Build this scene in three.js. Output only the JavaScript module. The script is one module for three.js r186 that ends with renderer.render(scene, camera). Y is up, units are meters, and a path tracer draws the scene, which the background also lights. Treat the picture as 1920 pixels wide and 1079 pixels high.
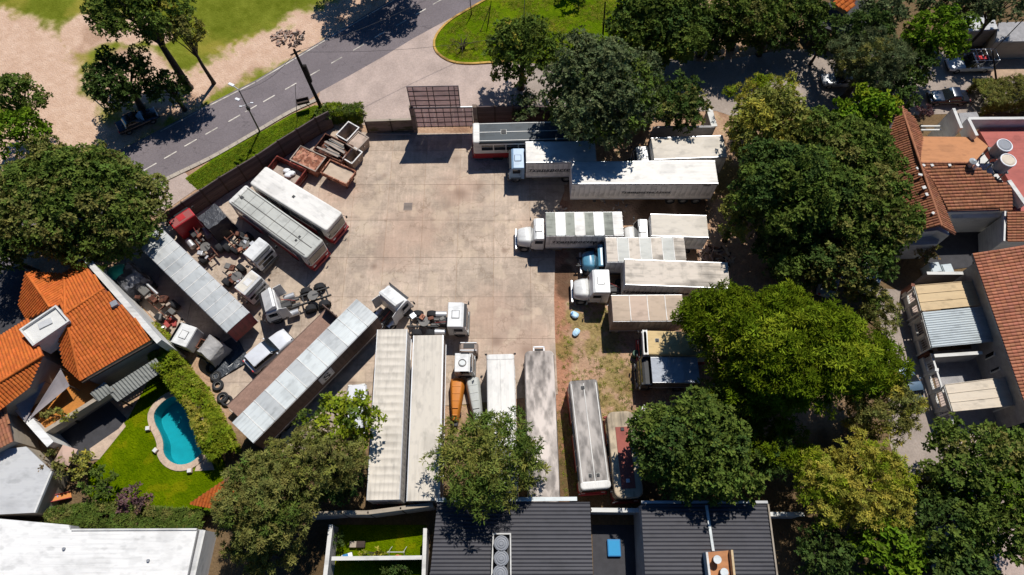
import * as THREE from 'three';
import { Sky } from 'three/addons/objects/Sky.js';
import { mergeGeometries } from 'three/addons/utils/BufferGeometryUtils.js';
import { RoundedBoxGeometry } from 'three/addons/geometries/RoundedBoxGeometry.js';
import { TextGeometry } from 'three/addons/geometries/TextGeometry.js';
import { FontLoader } from 'three/addons/loaders/FontLoader.js';

// ------------------------------------------------------------------ camera, sky, sun, exposure
const scene = new THREE.Scene();
const CAM_H = 60, PITCH = 66 * Math.PI / 180, FOC = 1280;          // drone height, tilt below the horizon, focal length in photo pixels
const CAM_Z = CAM_H / Math.tan(PITCH);
const camera = new THREE.PerspectiveCamera(2 * Math.atan(539.5 / FOC) * 180 / Math.PI, 1920 / 1079, 1, 3000);
camera.position.set(0, CAM_H, CAM_Z);
camera.lookAt(0, 0, 0);
const SUN = new THREE.Vector3(0.205, 1, -0.585).normalize();
const sky = new Sky();
sky.name = 'sky'; sky.scale.setScalar(2500);
sky.userData = { kind: 'structure', label: 'clear bright summer sky above the yard', category: 'sky' };
const su = sky.material.uniforms;
su.sunPosition.value.copy(SUN); su.turbidity.value = 3.5; su.rayleigh.value = 0.55; su.mieCoefficient.value = 0.004; su.cloudCoverage.value = 0;
scene.add(sky);
scene.environmentIntensity = 0.125;
const sun = new THREE.DirectionalLight(new THREE.Color(1, 0.965, 0.91), 4.6);
sun.name = 'sun'; sun.position.copy(SUN).multiplyScalar(160); sun.castShadow = true;
sun.shadow.mapSize.set(4096, 4096); sun.shadow.radius = 1;
Object.assign(sun.shadow.camera, { left: -80, right: 80, top: 80, bottom: -80, near: 1, far: 400 });
scene.add(sun, sun.target);
const renderer = new THREE.WebGLRenderer({ antialias: true });
renderer.toneMapping = THREE.LinearToneMapping; renderer.toneMappingExposure = 1.0;
renderer.shadowMap.enabled = true;

// ------------------------------------------------------------------ helpers
let seed = 7;
const rnd = () => { seed = (seed * 1664525 + 1013904223) >>> 0; return seed / 4294967296; };
const rr = (a, b) => a + (b - a) * rnd();
const V = (x, y, z) => new THREE.Vector3(x, y, z);
// place on the site of a point of the survey picture that stands h metres above the ground
function G(u, v, h = 0) {
  const a = (u - 960) / FOC, b = -(v - 539.5) / FOC, s = Math.sin(PITCH), c = Math.cos(PITCH);
  const dy = b * c - s, dz = -b * s - c, t = (h - CAM_H) / dy;
  return V(a * t, h, CAM_Z + dz * t);
}
const GP = (pts, h = 0) => pts.map(([u, v, hh]) => G(u, v, hh ?? h));
const PXM = (u, v, h = 0) => FOC / ((CAM_H - h) * Math.sin(PITCH) + (CAM_Z - G(u, v, h).z) * Math.cos(PITCH));   // survey pixels in a metre there

const used = {};
function numbered(name) { const n = used[name] = (used[name] ?? -1) + 1; return n ? `${name}_${String(n).padStart(3, '0')}` : name; }
function tag(o, label, category, group, kind) {
  o.userData.label = label; o.userData.category = category;
  if (group) o.userData.group = group;
  if (kind) o.userData.kind = kind;
  return o;
}
function thing(name, label, category, p = V(0, 0, 0), turn = 0, group) {
  const o = new THREE.Group(); o.name = numbered(name); scene.add(o);
  o.position.copy(p); o.rotation.y = turn;
  return tag(o, label, category, group);
}
function metricUV(g) {
  const p = g.attributes.position, n = g.attributes.normal, uv = new Float32Array(p.count * 2);
  for (let i = 0; i < p.count; i++) {
    const ax = Math.abs(n.getX(i)), ay = Math.abs(n.getY(i)), az = Math.abs(n.getZ(i));
    const x = p.getX(i), y = p.getY(i), z = p.getZ(i);
    if (ay >= ax && ay >= az) { uv[2 * i] = x; uv[2 * i + 1] = z; } else if (ax > az) { uv[2 * i] = z; uv[2 * i + 1] = y; } else { uv[2 * i] = x; uv[2 * i + 1] = y; }
  }
  g.setAttribute('uv', new THREE.BufferAttribute(uv, 2));
  return g;
}
function join(list) {
  if (!Array.isArray(list)) list = [list];
  list = list.map(g => {
    let q = g.index ? g.toNonIndexed() : g;
    if (!q.attributes.normal) q.computeVertexNormals();
    for (const k of Object.keys(q.attributes)) if (!['position', 'normal', 'uv', 'color'].includes(k)) q.deleteAttribute(k);
    if (!q.attributes.uv || !g.userData.keepUV) metricUV(q);
    return q;
  });
  return list.length === 1 ? list[0] : mergeGeometries(list);
}
function mesh(name, g, m, parent) {
  const o = new THREE.Mesh(g, m); o.castShadow = o.receiveShadow = true; o.name = parent === scene ? numbered(name) : name; parent.add(o); return o;
}
const obj = (name, list, m, parent = scene) => mesh(name, join(list), m, parent);
function bx(w, h, d, x = 0, y = 0, z = 0, ry = 0, rx = 0, rz = 0) {
  const g = new THREE.BoxGeometry(w, h, d);
  if (rx) g.rotateX(rx); if (rz) g.rotateZ(rz); if (ry) g.rotateY(ry);
  return g.translate(x, y, z);
}
function rbx(w, h, d, x = 0, y = 0, z = 0, r = 0.05, ry = 0, rz = 0) {
  const g = new RoundedBoxGeometry(w, h, d, 2, Math.min(r, w / 2.05, h / 2.05, d / 2.05));
  if (rz) g.rotateZ(rz); if (ry) g.rotateY(ry);
  return g.translate(x, y, z);
}
function cy(r, h, x, y, z, axis = 'y', seg = 14, r2 = r) {
  const g = new THREE.CylinderGeometry(r2, r, h, seg);
  if (axis === 'x') g.rotateZ(Math.PI / 2); if (axis === 'z') g.rotateX(Math.PI / 2);
  return g.translate(x, y, z);
}
function bar(a, b, r, seg = 6) {                                     // round bar from a to b
  const d = b.clone().sub(a), g = new THREE.CylinderGeometry(r, r, d.length(), seg);
  g.applyQuaternion(new THREE.Quaternion().setFromUnitVectors(V(0, 1, 0), d.normalize()));
  return g.translate((a.x + b.x) / 2, (a.y + b.y) / 2, (a.z + b.z) / 2);
}
function taper(pts, rad, seg = 7) {                                   // tube through pts with radii rad
  const pos = [], idx = [], n = pts.length;
  for (let i = 0; i < n; i++) {
    const d = pts[Math.min(i + 1, n - 1)].clone().sub(pts[Math.max(i - 1, 0)]).normalize();
    const a = V(1, 0, 0.3).cross(d).normalize(), b = d.clone().cross(a);
    for (let k = 0; k < seg; k++) { const t = k / seg * 6.2832, q = pts[i].clone().addScaledVector(a, Math.cos(t) * rad[i]).addScaledVector(b, Math.sin(t) * rad[i]); pos.push(q.x, q.y, q.z); }
  }
  for (let i = 0; i < n - 1; i++) for (let k = 0; k < seg; k++) { const a = i * seg + k, b = i * seg + (k + 1) % seg; idx.push(a, b, a + seg, b, b + seg, a + seg); }
  const g = new THREE.BufferGeometry(); g.setAttribute('position', new THREE.Float32BufferAttribute(pos, 3)); g.setIndex(idx); g.computeVertexNormals(); return g;
}
function side(pts, w, bevel = 0.04) {                                 // side profile (x forward, y up) drawn across the width w
  const s = new THREE.Shape(pts.map(p => new THREE.Vector2(p[0], p[1])));
  const g = new THREE.ExtrudeGeometry(s, { depth: w - 2 * bevel, bevelEnabled: bevel > 0, bevelThickness: bevel, bevelSize: bevel, bevelOffset: -bevel, bevelSegments: 2 });
  return g.translate(0, 0, -(w - 2 * bevel) / 2);
}
function plan(pts, y0, y1, bevel = 0) {                                // plan outline [x, z] drawn up from y0 to y1
  const s = new THREE.Shape(pts.map(p => new THREE.Vector2(p[0], -p[1])));
  const g = new THREE.ExtrudeGeometry(s, { depth: y1 - y0 - 2 * bevel, bevelEnabled: bevel > 0, bevelThickness: bevel, bevelSize: bevel, bevelOffset: -bevel, bevelSegments: 3 });
  return g.rotateX(-Math.PI / 2).translate(0, y0 + bevel, 0);
}
function rrect(x0, x1, w, r, seg = 5) {                               // rounded rectangle in plan
  const out = [], h = w / 2;
  for (const [cx, cz, a0] of [[x1 - r, h - r, 0], [x0 + r, h - r, 1], [x0 + r, -h + r, 2], [x1 - r, -h + r, 3]])
    for (let i = 0; i <= seg; i++) { const t = (a0 + i / seg) * Math.PI / 2; out.push([cx + r * Math.cos(t), cz + r * Math.sin(t)]); }
  return out;
}
function loft(rings, caps = true) {
  const n = rings[0].length, pos = [], idx = [];
  rings.forEach(r => r.forEach(p => pos.push(p.x, p.y, p.z)));
  for (let i = 0; i < rings.length - 1; i++) for (let k = 0; k < n; k++) { const a = i * n + k, b = i * n + (k + 1) % n; idx.push(a, b, a + n, b, b + n, a + n); }
  if (caps) for (const [base, flip] of [[0, 1], [(rings.length - 1) * n, 0]]) for (let k = 1; k < n - 1; k++) flip ? idx.push(base, base + k + 1, base + k) : idx.push(base, base + k, base + k + 1);
  const g = new THREE.BufferGeometry(); g.setAttribute('position', new THREE.Float32BufferAttribute(pos, 3)); g.setIndex(idx); g.computeVertexNormals(); return g;
}
const ring = (x, y0, y1, wb, wt, r = 0.12, lean = 0) => {            // cross-section of a car body at x
  const q = [[-wb, y0 + r], [-wb + r, y0], [wb - r, y0], [wb, y0 + r], [wb, (y0 + y1) / 2], [wt, y1 - r], [wt - r, y1], [-wt + r, y1], [-wt, y1 - r], [-wb, (y0 + y1) / 2]];
  return q.map(([z, y]) => V(x + lean * (y - y0), y, z));
};
function sheetXZ(name, pts, y, m, label, category, kind = 'structure', holes = []) {
  const s = new THREE.Shape(pts.map(p => new THREE.Vector2(p.x, -p.z)));
  holes.forEach(h => s.holes.push(new THREE.Path(h.map(p => new THREE.Vector2(p.x, -p.z)))));
  const g = new THREE.ShapeGeometry(s).rotateX(-Math.PI / 2).translate(0, y, 0);
  return tag(obj(name, g, m), label, category, null, kind);
}
const turnOf = d => Math.atan2(-d.z, d.x);
function pose(F, R, h, h2 = h) {                                       // from the two ends of a roof's centre line
  const a = G(F[0], F[1], h), b = G(R[0], R[1], h2), d = a.clone().sub(b); d.y = 0;
  return { p: V((a.x + b.x) / 2, 0, (a.z + b.z) / 2), turn: turnOf(d), L: d.length() };
}
function aim(C, h, from, to) { const p = G(C[0], C[1], h); p.y = 0; return { p, turn: turnOf(G(...to, h).sub(G(...from, h))) }; }

// ------------------------------------------------------------------ textures and materials
function lattice(n, s0) { let s = s0; const a = new Float32Array(n * n); for (let i = 0; i < a.length; i++) { s = (s * 1664525 + 1013904223) >>> 0; a[i] = s / 4294967296; } return a; }
const LAT = [lattice(64, 11), lattice(64, 77), lattice(64, 301)];
function vn(x, y, L = 0, n = 64) {                                     // value noise, repeats every n
  const a = LAT[L], xi = Math.floor(x), yi = Math.floor(y), fx = x - xi, fy = y - yi, sx = fx * fx * (3 - 2 * fx), sy = fy * fy * (3 - 2 * fy);
  const m = k => ((k % n) + n) % n, x0 = m(xi), x1 = m(xi + 1), y0 = m(yi) * 64, y1 = m(yi + 1) * 64;
  return (a[y0 + x0] * (1 - sx) + a[y0 + x1] * sx) * (1 - sy) + (a[y1 + x0] * (1 - sx) + a[y1 + x1] * sx) * sy;
}
function fbm(x, y, L = 0, o = 4, n = 64) { let s = 0, w = 0.5, t = 0; for (let i = 0; i < o; i++) { s += w * vn(x, y, (L + i) % 3, Math.min(n, 64)); t += w; w *= 0.5; x *= 2; y *= 2; n = Math.min(64, n * 2); } return s / t; }
const clamp = (x, a = 0, b = 1) => Math.min(b, Math.max(a, x)), smooth = (a, b, x) => { const t = clamp((x - a) / (b - a)); return t * t * (3 - 2 * t); };
const mix = (a, b, t) => [a[0] + (b[0] - a[0]) * t, a[1] + (b[1] - a[1]) * t, a[2] + (b[2] - a[2]) * t];
function makeTex(w, h, fn, srgb = true) {
  const d = new Uint8Array(w * h * 4);
  for (let j = 0; j < h; j++) for (let i = 0; i < w; i++) { const c = fn(i / w, j / h), k = (j * w + i) * 4; d[k] = clamp(c[0]) * 255; d[k + 1] = clamp(c[1]) * 255; d[k + 2] = clamp(c[2]) * 255; d[k + 3] = 255; }
  const t = new THREE.DataTexture(d, w, h); t.wrapS = t.wrapT = THREE.RepeatWrapping; t.magFilter = THREE.LinearFilter; t.minFilter = THREE.LinearMipmapLinearFilter; t.generateMipmaps = true;
  if (srgb) t.colorSpace = THREE.SRGBColorSpace; t.needsUpdate = true; return t;
}
const grey = v => [v, v, v];
const sized = (t, sx, sy = sx) => { t.repeat.set(1 / sx, 1 / sy); return t; };
const TX = {
  grime: sized(makeTex(1024, 512, (u, v) => { const a = fbm(u * 6, v * 6, 0, 6, 6), b = fbm(u * 24, v * 24, 1, 4, 24), l = fbm(u * 4, v * 40, 2, 4, 4), d = fbm(u * 10, v * 10, 2, 6, 10); const k = 0.965 - 0.10 * smooth(0.5, 0.85, a) - 0.05 * smooth(0.5, 0.8, b) - 0.045 * smooth(0.5, 0.8, l) - 0.09 * smooth(0.66, 0.82, d); return [k, k * 0.988, k * 0.962]; }), 14, 7),
  heavy: sized(makeTex(1024, 512, (u, v) => { const a = fbm(u * 5, v * 5, 0, 7, 5), b = fbm(u * 20, v * 20, 1, 5, 20), l = fbm(u * 3, v * 30, 2, 5, 3), c = fbm(u * 40, v * 5, 1, 4, 5); const s = smooth(0.46, 0.72, a) * 0.22 + smooth(0.5, 0.8, b) * 0.14 + smooth(0.5, 0.75, l) * 0.12 + smooth(0.55, 0.75, c) * 0.1; const k = 0.97 - s; return [k, k * 0.965, k * 0.91]; }), 14, 8),
  filthy: sized(makeTex(1024, 512, (u, v) => { const a = fbm(u * 4, v * 4, 0, 7, 4), b = fbm(u * 16, v * 16, 1, 6, 16), c = fbm(u * 7, v * 7, 2, 6, 7); const s = smooth(0.3, 0.75, a) * 0.36 + smooth(0.35, 0.8, b) * 0.26 + smooth(0.4, 0.75, c) * 0.16; const k = 0.98 - s; return [k, k * 0.96, k * 0.92]; }), 13, 6),
  streak: sized(makeTex(256, 512, (u, v) => { const a = fbm(u * 32, v * 4, 0, 4, 4), b = fbm(u * 8, v * 8, 2, 4, 8); const k = 0.95 - 0.18 * smooth(0.5, 0.8, a) - 0.1 * smooth(0.5, 0.7, b); return [k, k * 0.985, k * 0.96]; }), 4),
  rust: sized(makeTex(512, 512, (u, v) => { const a = fbm(u * 8, v * 8, 0, 6, 8), b = fbm(u * 20, v * 20, 1, 4, 20); let c = mix([0.50, 0.30, 0.21], [0.74, 0.52, 0.42], smooth(0.3, 0.7, a)); c = mix(c, [0.33, 0.2, 0.15], smooth(0.55, 0.75, b)); return mix(c, [0.8, 0.66, 0.52], smooth(0.66, 0.8, fbm(u * 12, v * 12, 2, 4, 12)) * 0.7); }), 3),
  asphalt: sized(makeTex(1024, 1024, (u, v) => { const a = fbm(u * 6, v * 6, 0, 5, 6), g = vn(u * 64 * 4, v * 64 * 4, 1), cr = Math.abs(fbm(u * 10, v * 10, 2, 4, 10) - 0.5); const k = 0.5 + 0.08 * (a - 0.5) + 0.06 * (g - 0.5) - 0.07 * smooth(0.012, 0.0, cr); return [k * 1.015, k * 0.975, k * 1.0]; }), 18),
  street: sized(makeTex(512, 512, (u, v) => { const a = fbm(u * 8, v * 8, 0, 5, 8), g = vn(u * 128, v * 128, 1); const k = 0.74 + 0.16 * (a - 0.5) + 0.07 * (g - 0.5); return [k, k * 0.955, k * 0.91]; }), 12),
  lawn: sized(makeTex(1024, 1024, (u, v) => { const a = fbm(u * 8, v * 8, 0, 5, 8), b = fbm(u * 40, v * 40, 1, 3, 40), g = vn(u * 256, v * 256, 2); let c = mix([0.30, 0.40, 0.08], [0.46, 0.54, 0.13], clamp(a * 0.9 + (b - 0.5) * 0.7 + (g - 0.5) * 0.5)); return mix(c, [0.58, 0.56, 0.24], smooth(0.62, 0.78, fbm(u * 12, v * 12, 2, 4, 12)) * 0.5); }), 14),
  stone: sized(makeTex(512, 512, (u, v) => { const a = fbm(u * 10, v * 10, 0, 5, 10), g = vn(u * 90, v * 90, 1); const k = 0.88 + 0.2 * (a - 0.5) + 0.1 * (g - 0.5); return [k, k * 0.98, k * 0.95]; }), 4),
  moss: sized(makeTex(512, 512, (u, v) => { const a = fbm(u * 8, v * 8, 0, 5, 8), b = fbm(u * 6, v * 14, 1, 5, 6); const c = mix([0.62, 0.54, 0.48], [0.46, 0.39, 0.36], a); return mix(c, [0.30, 0.31, 0.17], smooth(0.5, 0.68, b) * 0.75); }), 5),
  planks: sized(makeTex(512, 512, (u, v) => { const r = Math.floor(v * 12), a = fbm(u * 8 + r * 7, v * 48, 0, 4, 48), t = vn(r * 3.7, 0, 1); const k = 0.56 + 0.14 * (t - 0.5) + 0.16 * (a - 0.5); return [k * 1.02, k * 0.93, k * 0.90]; }), 6, 3),
  bark: sized(makeTex(128, 256, (u, v) => { const a = fbm(u * 16, v * 6, 0, 4, 6); const k = 0.3 + 0.25 * (a - 0.5); return [k * 1.1, k, k * 0.86]; }), 1.2),
  tarp: sized(makeTex(512, 512, (u, v) => { const a = fbm(u * 5, v * 7, 0, 5, 5); const t = smooth(0.46, 0.6, fbm(u * 5, v * 5, 1, 4, 5)); const k = 0.26 + 0.1 * (a - 0.5); return mix([k, k, k * 1.03], [0.55, 0.55, 0.56], t * 0.85); }), 4),
  soft: sized(makeTex(256, 256, (u, v) => { const k = 0.93 + 0.12 * (fbm(u * 6, v * 6, 1, 5, 6) - 0.5); return grey(k); }), 3),
};
const BUMP = {
  fine: sized(makeTex(256, 256, (u, v) => grey(fbm(u * 24, v * 24, 0, 4, 24)), false), 2),
  grass: sized(makeTex(512, 512, (u, v) => grey(fbm(u * 48, v * 48, 1, 3, 48)), false), 5),
  wrinkle: sized(makeTex(256, 256, (u, v) => grey(1 - Math.abs(2 * fbm(u * 5, v * 5, 0, 5, 5) - 1)), false), 2.5),
};
const lin = (r, g, b) => new THREE.Color().setRGB(r, g, b);
const cache = {};
function mat(key, color, o = {}) {
  if (cache[key]) return cache[key];
  const P = o.transmission || o.clearcoat || o.sheen || o.specularIntensity !== undefined ? THREE.MeshPhysicalMaterial : THREE.MeshStandardMaterial;
  return cache[key] = Object.assign(new P({ color: color instanceof THREE.Color ? color : new THREE.Color(color), roughness: 0.7, metalness: 0, side: THREE.DoubleSide, ...o }), { name: key });
}
const M = {
  whitePaint: mat('white_paint', lin(0.78, 0.77, 0.75), { map: TX.grime, roughness: 0.5 }),
  whiteRoof: mat('white_roof', lin(0.84, 0.82, 0.79), { map: TX.grime, roughness: 0.6 }),
  creamRoof: mat('cream_roof', lin(0.70, 0.645, 0.57), { map: TX.grime, roughness: 0.75 }),
  dirtyRoof: mat('dirty_roof', lin(0.70, 0.66, 0.62), { map: TX.heavy, roughness: 0.8 }),
  filthyRoof: mat('filthy_roof', lin(0.74, 0.70, 0.67), { map: TX.filthy, roughness: 0.85 }),
  greyDirty: mat('grey_dirty_roof', lin(0.50, 0.49, 0.48), { map: TX.filthy, roughness: 0.8 }),
  trailerSide: mat('trailer_side', lin(0.84, 0.83, 0.82), { map: TX.streak, roughness: 0.55 }),
  cabWhite: mat('cab_white', lin(0.78, 0.79, 0.80), { map: TX.grime, roughness: 0.35 }),
  cabCream: mat('cab_cream', lin(0.74, 0.70, 0.62), { map: TX.grime, roughness: 0.45 }),
  cabBlue: mat('cab_blue', lin(0.10, 0.30, 0.46), { map: TX.grime, roughness: 0.35 }),
  cabLightBlue: mat('cab_light_blue', lin(0.27, 0.42, 0.62), { map: TX.grime, roughness: 0.35 }),
  cabRed: mat('cab_red', lin(0.55, 0.03, 0.035), { map: TX.soft, roughness: 0.4 }),
  red: mat('bus_red', lin(0.38, 0.025, 0.03), { map: TX.grime, roughness: 0.45 }),
  darkRed: mat('trailer_red', lin(0.30, 0.03, 0.035), { map: TX.streak, roughness: 0.6 }),
  busRoofGrey: mat('bus_roof_grey', lin(0.52, 0.53, 0.50), { map: TX.grime, roughness: 0.55 }),
  galv: mat('galvanised', lin(0.52, 0.55, 0.57), { map: TX.grime, roughness: 0.5, metalness: 0.25 }),
  galvLight: mat('galvanised_light', lin(0.66, 0.71, 0.73), { map: TX.grime, roughness: 0.5, metalness: 0.15 }),
  tan: mat('tan_roof', lin(0.56, 0.44, 0.34), { map: TX.grime, roughness: 0.8 }),
  tanSide: mat('tan_side', lin(0.36, 0.29, 0.25), { map: TX.streak, roughness: 0.8 }),
  brownDeck: mat('brown_deck', lin(0.36, 0.225, 0.175), { map: TX.stone, roughness: 0.85 }),
  brownSide: mat('brown_side', lin(0.15, 0.095, 0.075), { map: TX.streak, roughness: 0.8 }),
  rust: mat('rust', lin(1, 1, 1), { map: TX.rust, roughness: 0.9 }),
  rustDark: mat('rust_dark', lin(0.35, 0.30, 0.28), { map: TX.rust, roughness: 0.9 }),
  rustMaroon: mat('rust_maroon', lin(0.5, 0.16, 0.16), { map: TX.rust, roughness: 0.85 }),
  binGrey: mat('bin_grey', lin(0.42, 0.36, 0.33), { map: TX.heavy, roughness: 0.85 }),
  steel: mat('steel', lin(0.17, 0.165, 0.16), { map: TX.grime, roughness: 0.6, metalness: 0.3 }),
  steelDark: mat('steel_dark', lin(0.05, 0.05, 0.052), { map: TX.grime, roughness: 0.7 }),
  aluminium: mat('aluminium', lin(0.6, 0.6, 0.6), { roughness: 0.4, metalness: 0.6 }),
  rubber: mat('rubber', lin(0.022, 0.022, 0.024), { map: TX.soft, roughness: 0.9 }),
  rim: mat('rim', lin(0.30, 0.29, 0.28), { roughness: 0.6, metalness: 0.4 }),
  glass: mat('dark_glass', lin(0.012, 0.015, 0.018), { roughness: 0.08, clearcoat: 1, clearcoatRoughness: 0.05 }),
  blackTrim: mat('black_trim', lin(0.02, 0.02, 0.021), { roughness: 0.6 }),
  ink: mat('ink', lin(0.03, 0.03, 0.034), { roughness: 0.7 }),
  lamp: mat('headlamp', lin(0.75, 0.75, 0.72), { roughness: 0.2 }),
  tailLamp: mat('tail_lamp', lin(0.5, 0.02, 0.02), { roughness: 0.3 }),
  tarpDark: mat('tarp_dark', lin(0.8, 0.8, 0.82), { map: TX.tarp, bumpMap: BUMP.wrinkle, bumpScale: 0.08, roughness: 0.6 }),
  tarpBlack: mat('tarp_black', lin(0.055, 0.056, 0.062), { map: TX.soft, bumpMap: BUMP.wrinkle, bumpScale: 0.06, roughness: 0.5 }),
  tarpGrey: mat('tarp_grey', lin(0.42, 0.41, 0.41), { map: TX.grime, bumpMap: BUMP.wrinkle, bumpScale: 0.05, roughness: 0.7 }),
  tarpBlue: mat('tarp_blue', lin(0.40, 0.44, 0.52), { map: TX.grime, bumpMap: BUMP.wrinkle, bumpScale: 0.04, roughness: 0.7 }),
  green: mat('green_tarp', lin(0.02, 0.42, 0.27), { map: TX.soft, roughness: 0.7 }),
  orange: mat('orange_paint', lin(0.62, 0.21, 0.02), { map: TX.grime, roughness: 0.6 }),
  asphalt: mat('asphalt', lin(0.86, 0.80, 0.77), { specularIntensity: 0.2, map: TX.asphalt, bumpMap: BUMP.fine, bumpScale: 0.008, roughness: 0.95 }),
  street: mat('street_concrete', lin(0.66, 0.60, 0.56), { specularIntensity: 0.2, map: TX.street, bumpMap: BUMP.fine, bumpScale: 0.006, roughness: 0.95 }),
  apron: mat('apron_concrete', lin(0.88, 0.76, 0.72), { specularIntensity: 0.2, map: TX.street, bumpMap: BUMP.fine, bumpScale: 0.006, roughness: 0.95 }),
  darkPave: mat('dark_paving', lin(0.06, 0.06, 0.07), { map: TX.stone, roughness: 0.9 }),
  lawn: mat('lawn', lin(0.78, 0.74, 0.10), { specularIntensity: 0, map: TX.lawn, bumpMap: BUMP.grass, bumpScale: 0.1, roughness: 1 }),
  verge: mat('verge', lin(0.90, 0.88, 0.38), { specularIntensity: 0, map: TX.lawn, bumpMap: BUMP.grass, bumpScale: 0.12, roughness: 1 }),
  marking: mat('road_marking', lin(0.72, 0.71, 0.69), { map: TX.heavy, roughness: 0.8 }),
  kerbYellow: mat('kerb_yellow', lin(0.62, 0.40, 0.10), { map: TX.heavy, roughness: 0.85 }),
  kerb: mat('kerb', lin(0.55, 0.49, 0.42), { map: TX.stone, roughness: 0.9 }),
  wallPanel: mat('wall_panel', lin(0.36, 0.32, 0.32), { map: TX.planks, roughness: 0.95 }),
  wallMoss: mat('wall_moss', lin(0.8, 0.8, 0.8), { map: TX.moss, roughness: 0.95 }),
  wallGrey: mat('wall_grey', lin(0.42, 0.42, 0.44), { map: TX.stone, roughness: 0.9 }),
  wallWhite: mat('wall_white', lin(0.72, 0.72, 0.71), { map: TX.grime, roughness: 0.85 }),
  wallBeige: mat('wall_beige', lin(0.42, 0.36, 0.29), { map: TX.grime, roughness: 0.9 }),
  gate: mat('gate_sheet', lin(0.80, 0.66, 0.66), { map: TX.grime, roughness: 0.95, transmission: 0.6, thickness: 0 }),
  gateRib: mat('gate_rib', lin(0.06, 0.05, 0.055), { roughness: 0.8 }),
  tileOrange: mat('tile_orange', lin(0.80, 0.215, 0.05), { specularIntensity: 0.25, map: TX.stone, roughness: 0.8, vertexColors: true }),
  tileBase: mat('tile_bed', lin(0.42, 0.10, 0.035), { map: TX.stone, roughness: 0.9 }),
  tileBrown: mat('tile_brown', lin(0.46, 0.20, 0.115), { specularIntensity: 0.25, map: TX.grime, roughness: 0.85, vertexColors: true }),
  tileBrownBase: mat('tile_brown_bed', lin(0.24, 0.095, 0.055), { map: TX.stone, roughness: 0.9 }),
  tilePink: mat('tile_pink', lin(0.56, 0.235, 0.145), { specularIntensity: 0.25, map: TX.grime, roughness: 0.85, vertexColors: true }),
  tilePinkBase: mat('tile_pink_bed', lin(0.30, 0.12, 0.08), { map: TX.stone, roughness: 0.9 }),
  membrane: mat('clay_membrane', lin(0.52, 0.235, 0.105), { map: TX.grime, roughness: 0.9 }),
  redFloor: mat('red_floor', lin(0.48, 0.13, 0.105), { map: TX.grime, roughness: 0.8 }),
  whiteFlat: mat('white_flat_roof', lin(0.86, 0.86, 0.86), { map: TX.grime, roughness: 0.8 }),
  greyFlat: mat('grey_flat_roof', lin(0.58, 0.59, 0.61), { map: TX.grime, roughness: 0.8 }),
  corrDark: mat('corrugated_dark', lin(0.054, 0.053, 0.064), { map: TX.grime, roughness: 0.6, metalness: 0.1 }),
  corrGrey: mat('corrugated_grey', lin(0.24, 0.25, 0.235), { map: TX.grime, roughness: 0.7 }),
  corrPale: mat('corrugated_pale', lin(0.50, 0.56, 0.60), { map: TX.grime, roughness: 0.55, metalness: 0.15 }),
  sheetTan: mat('sheet_tan', lin(0.66, 0.50, 0.30), { map: TX.grime, roughness: 0.8 }),
  sheetCream: mat('sheet_cream', lin(0.70, 0.61, 0.50), { map: TX.grime, roughness: 0.8 }),
  sail: mat('shade_sail', lin(0.34, 0.30, 0.30), { map: TX.soft, roughness: 0.9 }),
  terrace: mat('terrace_tiles', lin(0.62, 0.24, 0.035), { map: TX.stone, roughness: 0.7 }),
  coping: mat('pool_coping', lin(0.66, 0.51, 0.40), { map: TX.stone, roughness: 0.85 }),
  basin: mat('pool_basin', lin(0.004, 0.40, 0.44), { map: TX.soft, roughness: 0.6 }),
  water: mat('pool_water', lin(0.55, 0.92, 0.95), { transmission: 1, thickness: 0, roughness: 0.03, ior: 1.33 }),
  wood: mat('weathered_wood', lin(0.20, 0.16, 0.13), { map: TX.planks, roughness: 0.9 }),
  pole: mat('pole', lin(0.16, 0.135, 0.125), { map: TX.bark, roughness: 0.95 }),
  bark: mat('bark', lin(0.55, 0.5, 0.46), { map: TX.bark, roughness: 0.95 }),
  carDark: mat('car_dark', lin(0.012, 0.014, 0.022), { roughness: 0.2, clearcoat: 0.8 }),
  carWhite: mat('car_white', lin(0.75, 0.76, 0.78), { map: TX.soft, roughness: 0.3, clearcoat: 0.5 }),
  carSilver: mat('car_silver', lin(0.42, 0.43, 0.45), { map: TX.soft, roughness: 0.3, clearcoat: 0.5 }),
  blue: mat('blue_plastic', lin(0.03, 0.19, 0.42), { roughness: 0.6 }),
  plasticWhite: mat('white_plastic', lin(0.8, 0.8, 0.8), { roughness: 0.5 }),
  tankGrey: mat('tank_grey', lin(0.30, 0.31, 0.33), { map: TX.soft, roughness: 0.6 }),
  redJunk: mat('red_metal', lin(0.42, 0.06, 0.05), { map: TX.grime, roughness: 0.7 }),
};
const font = await new FontLoader().loadAsync('fonts/droid/droid_serif_bold.typeface.json');

// ------------------------------------------------------------------ ground
const X0 = -78, X1 = 78, Z0 = -54, Z1 = 42;
const segDist = (x, z, a, b) => { const dx = b.x - a.x, dz = b.z - a.z, t = clamp(((x - a.x) * dx + (z - a.z) * dz) / (dx * dx + dz * dz)); return Math.hypot(x - a.x - t * dx, z - a.z - t * dz); };
const lineDist = (x, z, L) => { let d = 1e9; for (let i = 0; i < L.length - 1; i++) d = Math.min(d, segDist(x, z, L[i], L[i + 1])); return d; };
const blobs = l => l.map(([u, v, r]) => ({ p: G(u, v), r }));
const blobMask = (x, z, B) => { let m = 0; for (const b of B) { const dx = x - b.p.x, dz = z - b.p.z; if (Math.abs(dx) < 2 * b.r && Math.abs(dz) < 2 * b.r) m = Math.max(m, 1 - Math.hypot(dx, dz) / (1.6 * b.r)); } return m; };
const roadMid = GP([[150, 387], [281, 313], [504, 185], [712, 65], [821, 2], [900, -45]]);
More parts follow.
